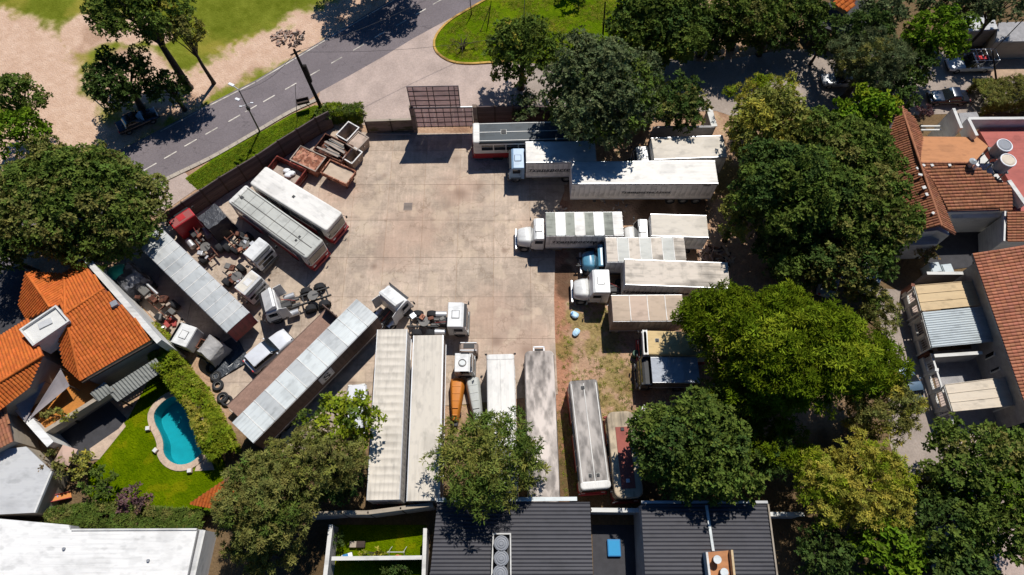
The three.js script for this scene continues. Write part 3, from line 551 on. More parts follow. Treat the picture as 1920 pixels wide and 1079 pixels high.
tree('olive tree with yellow tips beside the narrow lane', 1648, 765, 5.2, 76, 66, { kind: 'olive', alt: 'yellow', altShare: 0.3, leaf: 'fine' });
tree('golden green flowering tree at the lower right', 1602, 908, 5.5, 112, 88, { kind: 'yellow', alt: 'lime', altShare: 0.4, leaf: 'fine', ry: 3.2, lobes: 30 });
tree('dark green tree over the dark roof and red roofed bus', 1296, 838, 6, 102, 90, { kind: 'mid', alt: 'dark', altShare: 0.35, ry: 3.8, lobes: 30 });
tree('green tree leaning on the right end of the dark roof', 1372, 885, 5.4, 74, 56, { kind: 'mid', alt: 'olive', altShare: 0.3 });
tree('street tree below the cream carport', 1815, 862, 5.6, 98, 72, { kind: 'mid', alt: 'olive', altShare: 0.35, ry: 3.4 });
tree('lush street tree in the lower right corner', 1885, 965, 5.6, 88, 84, { kind: 'mid', alt: 'bright', altShare: 0.3 });
tree('bright leaved tree at the lower edge below the golden tree', 1660, 1032, 4.6, 78, 58, { kind: 'bright', alt: 'mid', altShare: 0.3, leaf: 'big' });
tree('dim tree at the lower edge between the dark roof and bright tree', 1545, 1045, 4.2, 52, 52, { kind: 'dark', alt: 'mid' });
tree('shady street tree on the lane below the golden tree', 1762, 985, 5.2, 66, 72, { kind: 'dark', alt: 'mid', altShare: 0.4 });
tree('olive tree behind the golden tree at the lane edge', 1742, 925, 4.2, 30, 36, { kind: 'olive', alt: 'mid', altShare: 0.4, leaf: 'fine' });
tree('leafy street tree at the right edge below the cream carport', 1905, 860, 5.2, 62, 56, { kind: 'mid', alt: 'dark', altShare: 0.4 });
tree('street tree at the bottom right edge', 1800, 1070, 5.0, 76, 56, { kind: 'dark', alt: 'mid', altShare: 0.4 });
// bottom centre
tree('bright green tree over the end of the pale roofed trailer', 645, 788, 6.5, 84, 50, { kind: 'lime', alt: 'mid', altShare: 0.35, ry: 2.8 });
tree('olive tree in the middle of the lower left clump', 590, 862, 6.4, 102, 62, { kind: 'olive', alt: 'pale', altShare: 0.35, ry: 3.2, leaf: 'fine', lobes: 26 });
tree('large olive tree beside the white flat roof', 496, 945, 6.2, 86, 86, { kind: 'olive', alt: 'mid', altShare: 0.35, ry: 3.6, leaf: 'fine', lobes: 30 });
tree('dark tree low beside the garden wall under the olive clump', 640, 905, 3.6, 52, 38, { kind: 'dark', alt: 'olive' });
tree('small olive tree at the bottom edge by the white roof', 490, 1035, 4, 70, 46, { kind: 'olive', alt: 'pale', altShare: 0.3, leaf: 'fine' });
tree('feathery light green tree standing between the lower trailers', 915, 868, 6.2, 100, 84, { kind: 'pale', alt: 'mid', altShare: 0.45, leaf: 'feather', ry: 3.8, dens: 0.5 });
// garden
hedge('tall bright bamboo hedge between the pool garden and the yard', GP([[292, 632], [330, 690], [372, 745], [405, 800], [432, 860]]), 1.9, 2.6, { leaf: 'fine', size: 0.85 });
hedge('clipped green hedge along the bottom of the pool garden', GP([[105, 978], [200, 968], [290, 975], [395, 985]]), 1.7, 1.7, { kind: 'mid', alt: 'olive', leaf: 'fine' });
shrub('dark green rounded shrub on the lawn corner', 188, 912, 1.6, 36, 34, { kind: 'mid', alt: 'dark' });
shrub('purple leaved shrub at the edge of the lawn', 252, 938, 1.5, 36, 28, { kind: 'purple', alt: 'brown', altShare: 0.3 });
shrub('brown and green shrub beside the grey roof', 108, 872, 1.8, 46, 30, { kind: 'olive', alt: 'brown', altShare: 0.5 });
shrub('pale yellow green shrub near the patio corner', 155, 872, 1.3, 24, 26, { kind: 'pale', alt: 'yellow', altShare: 0.4 });
shrub('reddish shrub beside the carport wall', 1735, 470, 1.6, 26, 26, { kind: 'olive', alt: 'brown', altShare: 0.5 });
shrub('violet flowering bush at the tip of the brown roof', 1733, 208, 1.6, 18, 14, { kind: 'purple', alt: 'purple' });
hedge('olive hedge in front of the terrace house by the street', GP([[1818, 196], [1860, 190], [1940, 188]]), 3.2, 2.2, { kind: 'olive', alt: 'pale', altShare: 0.3 });
hedge('overgrown hedge at the corner of the yard wall', GP([[612, 224], [645, 222], [684, 224]]), 1.3, 1.9, { kind: 'mid', alt: 'lime', altShare: 0.4 });
shrub('creeper bush at the end of the avenue wall', 606, 214, 1.8, 18, 14, { kind: 'mid', alt: 'lime' });
shrub('rough dry weed patch inside the yellow kerb', 868, 85, 0.5, 34, 26, { kind: 'olive', alt: 'brown', altShare: 0.4, leaf: 'tuft', size: 1, ry: 0.6, lobes: 14 });
shrub('dark ivy in the small walled garden', 634, 1012, 1.1, 11, 16, { kind: 'dark', alt: 'mid' });
shrub('yellow flowering border in the small walled garden', 702, 1040, 0.5, 34, 9, { kind: 'yellow', alt: 'yellow', ry: 0.5 });
shrub('dark palm like shrub in the lower walled garden', 745, 1068, 0.9, 34, 14, { kind: 'dark', alt: 'olive', leaf: 'feather' });
shrub('trailing plants along the terrace edge of the orange house', 112, 778, 2.7, 34, 14, { kind: 'olive', alt: 'yellow', altShare: 0.4, ry: 0.5 });
hedge('strip of weeds at the foot of the orange house side wall', GP([[178, 520], [200, 545]], 0), 0.8, 1.0, { kind: 'mid', alt: 'lime' });
// ground cover tufts
function tufts(name, label, poly, n, cols, size, kindLabel = 'weeds', avoid) {
  const xs = poly.map(p => p.x), zs = poly.map(p => p.z), a = Math.min(...xs), b = Math.max(...xs), c = Math.min(...zs), d = Math.max(...zs), pl = [];
  const inside = (x, z, q) => { let k = false; for (let i = 0, j = q.length - 1; i < q.length; j = i++) if ((q[i].z > z) !== (q[j].z > z) && x < (q[j].x - q[i].x) * (z - q[i].z) / (q[j].z - q[i].z) + q[i].x) k = !k; return k; };
  while (pl.length < n) { const x = rr(a, b), z = rr(c, d); if (fbm(x * 0.6, z * 0.6, 1, 4) < rr(0.3, 0.62)) continue; if (!inside(x, z, poly) || (avoid && inside(x, z, avoid))) continue; pl.push({ p: V(x, 0.04, z), n: V(rr(-0.2, 0.2), 1, rr(-0.2, 0.2)).normalize(), tone: rnd() }); }
  const im = leaves(scene, numbered(name), pl, SPRAY.tuft, GREEN[cols[0]], GREEN[cols[1]], 0.35, size); tag(im, label, kindLabel, null, 'stuff'); return im;
}
tufts('yard_weeds', 'low scattered weeds growing in the bare soil of the yard', GP([[1045, 570], [1190, 570], [1190, 780], [1060, 940], [1045, 800]]), 520, ['olive', 'lime'], 0.8);
tufts('island_grass', 'rough grass tufts on the corner island', GP([[880, 20], [825, 70], [830, 105], [900, 116], [1100, 118], [1160, 0], [950, -20]]), 4200, ['lime', 'yellow'], 0.9, 'grass');
tufts('verge_grass', 'rough grass tufts on the verge beside the yard wall', GP([[350, 336], [480, 255], [590, 200], [615, 214], [520, 272], [372, 354]]), 3200, ['lime', 'bright'], 0.9, 'grass');

// ------------------------------------------------------------------ roofs
function frameOf(pts) {                                                  // plane through pts: origin, normal, downhill and across directions, points in that plane
  const n = V(0, 0, 0); pts.forEach((p, i) => { const q = pts[(i + 1) % pts.length]; n.x += (p.y - q.y) * (p.z + q.z); n.y += (p.z - q.z) * (p.x + q.x); n.z += (p.x - q.x) * (p.y + q.y); });
  n.normalize(); if (n.y < 0) n.negate();
  const o = pts.reduce((a, p) => a.add(p), V(0, 0, 0)).multiplyScalar(1 / pts.length);
  let d = V(n.x * n.y, n.y * n.y - 1, n.z * n.y); if (d.lengthSq() < 1e-4) d = V(0, 0, 1); d.normalize();
  return { o, n, d, a: d.clone().cross(n).normalize() };
}
function spanAt(P, s) {                                                 // where the polygon P ([across, down]) is crossed by the line across = s
  let lo = 1e9, hi = -1e9;
  for (let i = 0; i < P.length; i++) { const [x0, y0] = P[i], [x1, y1] = P[(i + 1) % P.length]; if ((x0 - s) * (x1 - s) <= 0 && x0 !== x1) { const y = y0 + (y1 - y0) * (s - x0) / (x1 - x0); lo = Math.min(lo, y); hi = Math.max(hi, y); } }
  return hi > lo ? [lo, hi] : null;
}
function slopeSlab(pts, thick = 0.12) {                                 // the boards under the covering
  const f = frameOf(pts), pos = [], n = pts.length, tri = THREE.ShapeUtils.triangulateShape(pts.map(p => new THREE.Vector2(p.clone().sub(f.o).dot(f.a), p.clone().sub(f.o).dot(f.d))), []);
  const flat = p => p.clone().addScaledVector(f.n, -p.clone().sub(f.o).dot(f.n)), T = pts.map(flat), B = T.map(p => p.clone().addScaledVector(f.n, -thick));
  const put = (...q) => q.forEach(p => pos.push(p.x, p.y, p.z));
  for (const [a, b, c] of tri) { put(T[a], T[b], T[c]); put(B[a], B[c], B[b]); }
  for (let i = 0; i < n; i++) { const j = (i + 1) % n; put(T[i], B[i], B[j], T[i], B[j], T[j]); }
  const g = new THREE.BufferGeometry(); g.setAttribute('position', new THREE.Float32BufferAttribute(pos, 3)); g.computeVertexNormals(); return g;
}
function tiled(parent, pts, m, mBase, { pitch = 0.26, len = 0.42, dirt = 0.22, flip } = {}) {
  const f = frameOf(pts); if (flip) { const t = f.a; f.a = f.d; f.d = t; }
  const slope = obj('roof_slope', slopeSlab(pts), mBase, parent);
  const P = pts.map(p => { const q = p.clone().sub(f.o); return [q.dot(f.a), q.dot(f.d)]; }), lo = Math.min(...P.map(p => p[0])), hi = Math.max(...P.map(p => p[0]));
  const pos = [], col = [], put = (s, t, h) => { const q = f.o.clone().addScaledVector(f.a, s).addScaledVector(f.d, t).addScaledVector(f.n, h); pos.push(q.x, q.y, q.z); };
  const prof = [[-0.46, 0.0], [-0.3, 0.062], [0, 0.088], [0.3, 0.062], [0.46, 0.0]];
  for (let s = lo + pitch / 2; s < hi; s += pitch) {
    const e = spanAt(P, s); if (!e) continue; const n = Math.max(1, Math.round((e[1] - e[0]) / len)), l = (e[1] - e[0]) / n;
    for (let i = 0; i < n; i++) {
      const t0 = e[0] + i * l, t1 = t0 + l * 1.06, k = 1 - dirt * rnd() * (0.6 + fbm(s * 0.6, t0 * 0.6, 0, 3)), h0 = rr(0, 0.01), h1 = 0.022 + rr(0, 0.012), c = [k * rr(0.96, 1.04), k * rr(0.94, 1.05), k * rr(0.92, 1.06)];
      for (let j = 0; j < 4; j++) {
        const [a0, b0] = prof[j], [a1, b1] = prof[j + 1];
        put(s + a0 * pitch, t0, b0 + h0); put(s + a0 * pitch, t1, b0 + h1); put(s + a1 * pitch, t1, b1 + h1);
        put(s + a0 * pitch, t0, b0 + h0); put(s + a1 * pitch, t1, b1 + h1); put(s + a1 * pitch, t0, b1 + h0);
        for (let q = 0; q < 6; q++) col.push(...c);
      }
    }
  }
  const g = new THREE.BufferGeometry(); g.setAttribute('position', new THREE.Float32BufferAttribute(pos, 3)); g.setAttribute('color', new THREE.Float32BufferAttribute(col, 3)); g.computeVertexNormals();
  obj('roof_tiles', g, m, slope).userData.kind = 'stuff';
  return slope;
}
function ridge(parent, a, b, m, r = 0.13) {                              // row of half-round ridge tiles
  const d = b.clone().sub(a), L = d.length(), n = Math.max(1, Math.round(L / 0.42)), gs = [];
  const q = new THREE.Quaternion().setFromUnitVectors(UP, d.clone().normalize());
  for (let i = 0; i < n; i++) { const g = new THREE.CylinderGeometry(r * 0.92, r * 1.06, L / n * 1.05, 8); g.applyQuaternion(q); const p = a.clone().addScaledVector(d, (i + 0.5) / n); gs.push(g.translate(p.x, p.y + 0.02, p.z)); const c = new Float32Array(gs[i].attributes.position.count * 3).fill(rr(0.82, 1)); gs[i].setAttribute('color', new THREE.BufferAttribute(c, 3)); }
  return obj('ridge_cap', gs, m, parent);
}
function corrugated(pts, dirAlong, pitch, amp, thick = 0) {              // wavy sheet over the polygon; ridges run along dirAlong (or downhill)
  const f = frameOf(pts); if (dirAlong) { f.d = dirAlong.clone().addScaledVector(f.n, -dirAlong.dot(f.n)).normalize(); f.a = f.d.clone().cross(f.n).normalize(); }
  const P = pts.map(p => { const q = p.clone().sub(f.o); return [q.dot(f.a), q.dot(f.d)]; }), lo = Math.min(...P.map(p => p[0])) + 1e-3, hi = Math.max(...P.map(p => p[0])) - 1e-3;
  const st = pitch / 6, n = Math.ceil((hi - lo) / st), pos = [], rows = [];
  for (let i = 0; i <= n; i++) { const s = lo + (hi - lo) * i / n, e = spanAt(P, s) ?? [0, 0], h = amp * Math.cos(2 * Math.PI * s / pitch); rows.push(e.map(t => f.o.clone().addScaledVector(f.a, s).addScaledVector(f.d, t).addScaledVector(f.n, h + amp))); }
  for (let i = 0; i < n; i++) { const [a, b] = rows[i], [c, d] = rows[i + 1]; for (const p of [a, b, d, a, d, c]) pos.push(p.x, p.y, p.z); }
  const g = new THREE.BufferGeometry(); g.setAttribute('position', new THREE.Float32BufferAttribute(pos, 3)); g.computeVertexNormals(); return g;
}
const block = (pts, y0, y1) => plan(pts.map(p => [p.x, p.z]), y0, y1);
function wallRun(a, b, w, y0, y1, ext = 0) { const d = b.clone().sub(a); d.y = 0; return bx(d.length() + ext, y1 - y0, w).rotateY(turnOf(d)).translate((a.x + b.x) / 2, (y0 + y1) / 2, (a.z + b.z) / 2); }
// a wall of precast panels between posts; pts are survey points of its top edge at height h
function panelWall(name, label, pts, h, m, { panel = 2.0, w = 0.14, cap, post = M.wood } = {}) {
  const q = GP(pts, h), t = thing(name, label, 'wall', V(q[0].x, 0, q[0].z)), o = q[0];
  for (let i = 0; i < q.length - 1; i++) {
    const a = q[i], b = q[i + 1], d = b.clone().sub(a); d.y = 0; const L = d.length(), n = Math.max(1, Math.round(L / panel)), tr = turnOf(d);
    for (let k = 0; k < n; k++) {
      const p = a.clone().addScaledVector(d, (k + 0.5) / n);
      for (let r = 0; r < 3; r++) obj('wall_panel', rbx(L / n - 0.13, h / 3 - 0.02, w + rr(-0.02, 0.02), 0, 0, 0, 0.02).rotateY(tr + rr(-0.006, 0.006)).translate(p.x - o.x, h / 6 + r * h / 3, p.z - o.z), m, t);
      const e = a.clone().addScaledVector(d, k / n); obj('post', rbx(0.16, h + 0.08, 0.2, 0, 0, 0, 0.02).rotateY(tr).translate(e.x - o.x, h / 2 + 0.04, e.z - o.z), post, t);
    }
    if (cap) obj('coping', rbx(L, 0.08, w + 0.12, 0, 0, 0, 0.02).rotateY(tr).translate((a.x + b.x) / 2 - o.x, h + 0.04, (a.z + b.z) / 2 - o.z), cap, t);
  }
  return t;
}
panelWall('yard_wall', 'long dark precast panel wall between the avenue verge and the yard', [[303, 404], [410, 333], [480, 291], [520, 264], [590, 221], [616, 208]], 2.7, M.wallPanel);
panelWall('yard_wall', 'low mossy wall left of the yard gate', [[684, 227], [778, 224]], 1.9, M.wallMoss, { panel: 2.4, cap: M.wallBeige });
panelWall('yard_wall', 'dark street wall right of the yard gate behind the striped bus', [[893, 200], [962, 198], [1030, 200], [1130, 206], [1228, 210]], 3.0, M.wallPanel, { panel: 2.2 });
panelWall('yard_wall', 'grey south boundary wall between the trailers and the walled garden', [[566, 966], [640, 962], [690, 962], [812, 946]], 3.2, M.wallGrey, { panel: 2.6, w: 0.2, cap: M.wallBeige });
// gate
{
  const a = G(780, 247), b = G(893, 245), d = b.clone().sub(a), L = d.length(), t = thing('yard_gate', 'tall rusty mauve sheet metal gate with one raised panel', 'gate', a, turnOf(d));
  for (const x of [0, L]) obj('gate_post', rbx(0.42, 4.1, 0.42, x, 2.05, 0, 0.03), M.wallMoss, t);
  const n = 6; for (let i = 0; i < n; i++) obj('sheet_panel', bx((L - 0.5) / n - 0.02, 3.1, 0.035, 0.25 + (i + 0.5) * (L - 0.5) / n, 2.35, 0), M.gate, t);
  for (const y of [0.86, 1.6, 2.4, 3.2, 3.86]) obj('rail', bx(L - 0.5, 0.07, 0.06, L / 2, y, 0.055), M.gateRib, t);
  for (let i = 0; i <= 8; i++) obj('rib', bx(0.06, 3.05, 0.05, 0.28 + i * (L - 0.56) / 8, 2.36, 0.12), M.gateRib, t);
  obj('top_bar', bx(L, 0.07, 0.09, L / 2, 3.95, 0), M.aluminium, t);
  const W = 5.1; for (let i = 0; i < 4; i++) obj('raised_sheet', bx(W / 4 - 0.01, 3.1, 0.03, -0.05 + (i + 0.5) * W / 4, 5.58, -0.06), M.gate, t);
  for (const y of [4.25, 5.0, 5.7, 6.4, 7.1]) obj('raised_rail', bx(W, 0.06, 0.06, W / 2 - 0.05, y, -0.01), M.gateRib, t);
  for (const x of [0, 0.55, 1.9, 2.5, 4.05, 4.6, 5]) obj('raised_rib', bx(0.07, 3.1, 0.05, x, 5.58, 0.04), M.gateRib, t);
  const th = thing('threshold_strip', 'pale concrete strip at the foot of the low mossy wall', 'kerb', G(738, 252)); th.userData.kind = 'structure'; obj('strip_stone', rbx(3.6, 0.1, 0.22, 0, 0.07, 0, 0.02), M.kerb, th);
}
// grey L-shaped wall of the lot on the street corner
{
  const t = thing('corner_wall', 'rendered grey corner wall with white coping above the parked truck', 'wall', G(1285, 262)), o = t.position, h = 2.6;
  const p = GP([[1225, 238], [1340, 237], [1330, 203]], h);
  obj('wall_face', wallRun(p[0], p[1], 0.2, 0, h - 0.08).translate(-o.x, 0, -o.z), M.wallGrey, t); obj('wall_return', wallRun(p[1], p[2], 0.5, 0, h - 0.081, -0.2).translate(-o.x, 0, -o.z), M.wallGrey, t);
  obj('coping', wallRun(p[1], p[2], 0.62, h - 0.07, h).translate(-o.x, 0, -o.z), M.wallWhite, t); obj('coping', wallRun(p[0], p[1], 0.26, h - 0.079, h - 0.012, -0.64).translate(-o.x, 0, -o.z), M.wallGrey, t);
}
// ------------------------------------------------------------------ orange roofed house (left)
{
  const o = G(150, 640), t = thing('orange_house', 'two storey house with bright orange tiled hip roofs and a white roof tank block', 'house', V(o.x, 0, o.z));
  const L = p => V(p.x - o.x, p.y, p.z - o.z), Q = l => GP(l).map(L), E = 4.3, R = 6.2;
  const wallP = Q([[156, 497, E], [284, 634, E], [153, 706, E], [123, 680, E], [58, 598, E], [37, 570, E], [52, 516, E], [121, 516, E]]);
  obj('wall', block(wallP, 0, E - 0.25), M.wallBeige, t);
  const A = [122, 589, R], B = [195, 541, R], We = [151, 714, E], X = [118, 684, E], K = [49, 512, 4.9], Lr = [94, 577, R];
  tiled(t, Q([A, B, [154, 490, E], [120, 512, E], [112, 573, 5.6]]), M.tileOrange, M.tileBase);
  tiled(t, Q([A, B, [288, 634, E], We]), M.tileOrange, M.tileBase);
  tiled(t, Q([A, We, X, [104, 600, 5.6]]), M.tileOrange, M.tileBase);
  tiled(t, Q([K, [120, 512, E], [112, 573, 5.6], Lr]), M.tileOrange, M.tileBase);
  tiled(t, Q([K, Lr, [52, 600, 4.1], [33, 571, 3.9]]), M.tileOrange, M.tileBase);
  for (const [a, b] of [[A, B], [A, We], [K, Lr], [[120, 512, E + 0.05], A]]) ridge(t, L(G(...a)), L(G(...b)), M.tileOrange);
  const p = GP([[158, 483], [298, 641]], E + 0.5).map(L); obj('parapet', wallRun(p[0], p[1], 0.5, 0, E + 0.5), M.wallWhite, t);
  obj('eave_board', wallRun(L(G(291, 638, E)), L(G(152, 717, E)), 0.1, E - 0.28, E - 0.06), M.wood, t);
  // tank block
  const bk = Q([[37, 618, 6.4], [103, 574, 6.4], [127, 602, 6.4], [61, 647, 6.4]]); obj('tank_block', block(bk, 4.0, 6.15), M.wallWhite, t);
  for (let i = 0; i < 4; i++) obj('block_rim', wallRun(bk[i], bk[(i + 1) % 4], 0.14, 6.15, 6.4, i % 2 ? -0.14 : 0.14), M.wallWhite, t);
  const hm = L(G(84, 607, 6.2)); obj('hatch', rbx(1.1, 0.1, 0.6, hm.x, 6.22, hm.z, 0.03, 0.55), M.greyFlat, t);
  const vt = L(G(217, 573, 5.5)); obj('vent_box', [rbx(0.55, 0.9, 0.55, vt.x, 5.5, vt.z, 0.04, 0.6)], M.tankGrey, t);
  // second roof
  tiled(t, Q([[80, 666, 6.2], [-30, 735, 6.2], [-80, 680, 5], [52, 598, 5]]), M.tileOrange, M.tileBase);
  tiled(t, Q([[80, 666, 6.2], [-30, 735, 6.2], [-22, 785, 5.1], [54, 727, 5.1]]), M.tileOrange, M.tileBase);
  ridge(t, L(G(80, 666, 6.25)), L(G(-30, 735, 6.25)), M.tileOrange);
  obj('wall', block(Q([[76, 668, 5], [52, 606, 5], [-80, 690, 5], [-30, 775, 5], [50, 725, 5]]), 0, 4.75), M.wallBeige, t);
  // terrace
  const tf = Q([[10, 768, 2.0], [118, 690, 2.0], [150, 712, 2.0], [212, 728, 2.0], [80, 818, 2.0]]);
  obj('terrace_floor', block(tf, 1.8, 2.0), M.terrace, t); obj('lower_wall', block(Q([[14, 772, 1.8], [118, 696, 1.8], [205, 730, 1.8], [80, 812, 1.8]]), 0, 1.79), M.wallBeige, t);
  obj('terrace_parapet', wallRun(L(G(74, 814, 2.6)), L(G(212, 728, 2.6)), 0.35, 1.6, 2.6), M.wallBeige, t);
  const lo = Q([[196, 732, 2.6], [292, 672, 2.9], [309, 694, 2.6], [220, 754, 2.3]]); obj('corrugated_roof', corrugated(lo, G(309, 694).sub(G(292, 672)), 0.28, 0.04), M.corrGrey, t);
  obj('corrugated_roof', corrugated(Q([[168, 738, 2.9], [196, 716, 2.9], [212, 734, 2.6], [184, 754, 2.6]]), G(309, 694).sub(G(292, 672)), 0.28, 0.04), M.corrGrey, t);
  for (const [u, v] of [[305, 694], [222, 750]]) { const q = L(G(u, v, 2.3)); obj('roof_post', bx(0.12, 2.3, 0.12, q.x, 1.15, q.z), M.wood, t); }
}
// shade sails over the terrace
for (const [label, pts] of [['grey triangular shade sail nearest the white garden wall', [[20, 744, 3.9], [84, 716, 3.8], [47, 792, 3.0]]], ['grey triangular shade sail under the hip of the orange roof', [[52, 789, 3.0], [113, 692, 3.9], [130, 724, 3.5]]]]) {
  const q = GP(pts), o = q[0], t = thing('shade_sail', label, 'shade sail', V(o.x, 0, o.z)), c = q.map(p => V(p.x - o.x, p.y, p.z - o.z)), pos = [], N = 8;
  const P = (i, j) => { const a = i / N, b = j / N, k = 1 - a - b, s = a * b * k * 6; return c[0].clone().multiplyScalar(k).addScaledVector(c[1], a).addScaledVector(c[2], b).add(V(0, -s, 0)); };
  for (let i = 0; i < N; i++) for (let j = 0; j < N - i; j++) { for (const p of [P(i, j), P(i + 1, j), P(i, j + 1)]) pos.push(p.x, p.y, p.z); if (j < N - i - 1) for (const p of [P(i + 1, j), P(i + 1, j + 1), P(i, j + 1)]) pos.push(p.x, p.y, p.z); }
  const g = new THREE.BufferGeometry(); g.setAttribute('position', new THREE.Float32BufferAttribute(pos, 3)); g.computeVertexNormals(); obj('canvas', g, M.sail, t);
  c.forEach(p => obj('pole', bar(V(p.x, 1.9, p.z), V(p.x, p.y + 0.05, p.z), 0.04), M.steel, t));
}
{ // white garden wall and the neighbour's roofs at the left edge
  const a = G(-6, 722, 2.9), b = G(93, 833, 2.9), t = thing('white_garden_wall', 'thick white garden wall slanting between the sails and the grey roof', 'wall', V(a.x, 0, a.z)), s = V(-a.x, 0, -a.z);
  obj('wall_body', wallRun(a, b, 0.5, 0, 2.8).translate(s.x, 0, s.z), M.wallWhite, t); obj('coping', wallRun(a, b, 0.62, 2.8, 2.9, 0.1).translate(s.x, 0, s.z), M.whiteFlat, t);
  const o = G(0, 800), h = thing('neighbour_house', 'small orange tiled roof cut by the left edge below the white wall', 'house', V(o.x, 0, o.z)), L = p => V(p.x - o.x, p.y, p.z - o.z);
  tiled(h, GP([[-60, 780, 4.6], [8, 762, 4.6], [24, 828, 3.8], [-60, 872, 3.8]]).map(L), M.tileBrown, M.tileBrownBase); obj('wall', block(GP([[-60, 785, 3.8], [4, 770, 3.8], [20, 826, 3.8], [-60, 868, 3.8]]).map(L), 0, 3.6), M.wallBeige, h);
  const w = G(25, 812, 2.2), k = thing('water_tank', 'small round grey water tank in the passage beside the white wall', 'water tank', V(w.x, 0, w.z)); obj('tank_body', cy(0.5, 1.2, 0, 1.7, 0, 'y', 20), M.tankGrey, k); obj('lid', cy(0.3, 0.12, 0, 2.36, 0, 'y', 16), M.plasticWhite, k); obj('stand', bx(0.8, 1.1, 0.8, 0, 0.55, 0), M.wallGrey, k);
  const g0 = GP([[-60, 860, 2.7], [14, 842, 2.7], [48, 838, 2.7], [94, 882, 2.7], [62, 962, 2.7], [-60, 968, 2.7]]), gc = g0[2], f = thing('grey_shed', 'pale grey flat roofed shed beside the garden shrubs', 'shed', V(gc.x, 0, gc.z)), D = p => V(p.x - gc.x, p.y, p.z - gc.z);
  obj('wall', block(g0.map(D), 0, 2.55), M.wallBeige, f); obj('roof', block(g0.map(D), 2.55, 2.7), M.greyFlat, f); obj('gutter', wallRun(D(G(96, 884, 2.7)), D(G(64, 962, 2.7)), 0.16, 2.5, 2.74), M.wallWhite, f);
  const wpts = [[-60, 968], [128, 985], [131, 994], [369, 994], [344, 1110], [-60, 1110]], wp = GP(wpts, 2.8), wo = wp[3], wh = thing('white_building', 'large glaring white flat roofed building in the lower left corner', 'building', V(wo.x, 0, wo.z)), Wd = p => V(p.x - wo.x, p.y, p.z - wo.z);
  obj('wall', block(wp.map(Wd), 0, 2.6), M.wallGrey, wh); obj('roof', block(wp.map(Wd), 2.6, 2.8), M.whiteFlat, wh);
  obj('parapet', wallRun(Wd(G(133, 994, 2.9)), Wd(G(368, 993, 2.9)), 0.14, 2.6, 2.9), M.wallWhite, wh); obj('parapet', wallRun(Wd(G(383, 995, 2.4)), Wd(G(357, 1110, 2.4)), 0.16, 0, 2.4), M.wallWhite, wh);
  obj('gutter', wallRun(Wd(G(376, 994, 2.3)), Wd(G(350, 1110, 2.3)), 0.45, 1.9, 2.3), M.greyFlat, wh);
  for (const [u, v] of [[278, 1052], [120, 1030]]) { const p = Wd(G(u, v, 2.8)); obj('roof_outlet', cy(0.12, 0.16, p.x, 2.86, p.z, 'y', 10), M.tankGrey, wh); }
  // junk in the passage
  const jb = G(86, 938, 1.2), jt = thing('garden_table', 'blue topped table in the passage beside the grey shed', 'table', V(jb.x, 0, jb.z), 1.0); obj('table_top', rbx(1.3, 0.05, 0.75, 0, 0.75, 0), mat('pale_blue', lin(0.25, 0.33, 0.6), { roughness: 0.5 }), jt); for (const [x, z] of [[-0.55, -0.3], [0.55, -0.3], [-0.55, 0.3], [0.55, 0.3]]) obj('leg', bx(0.05, 0.73, 0.05, x, 0.365, z), M.wallWhite, jt);
  const sw = G(112, 938), st = thing('play_slide', 'orange and white garden slide beside the blue table', 'slide', V(sw.x, 0, sw.z), 0.4); obj('chute', bx(2.0, 0.06, 0.5, 0.2, 0.75, 0, 0, 0, -0.6), M.orange, st); obj('chute_side', [bx(2.0, 0.18, 0.05, 0.2, 0.83, 0.26, 0, 0, -0.6), bx(2.0, 0.18, 0.05, 0.2, 0.83, -0.26, 0, 0, -0.6)], M.redJunk, st); for (const z of [-0.25, 0.25]) obj('ladder_post', bx(0.06, 1.5, 0.06, -0.7, 0.75, z), M.plasticWhite, st); for (let i = 1; i < 5; i++) obj('rung', bx(0.05, 0.05, 0.5, -0.7, i * 0.28, 0), M.plasticWhite, st);
}
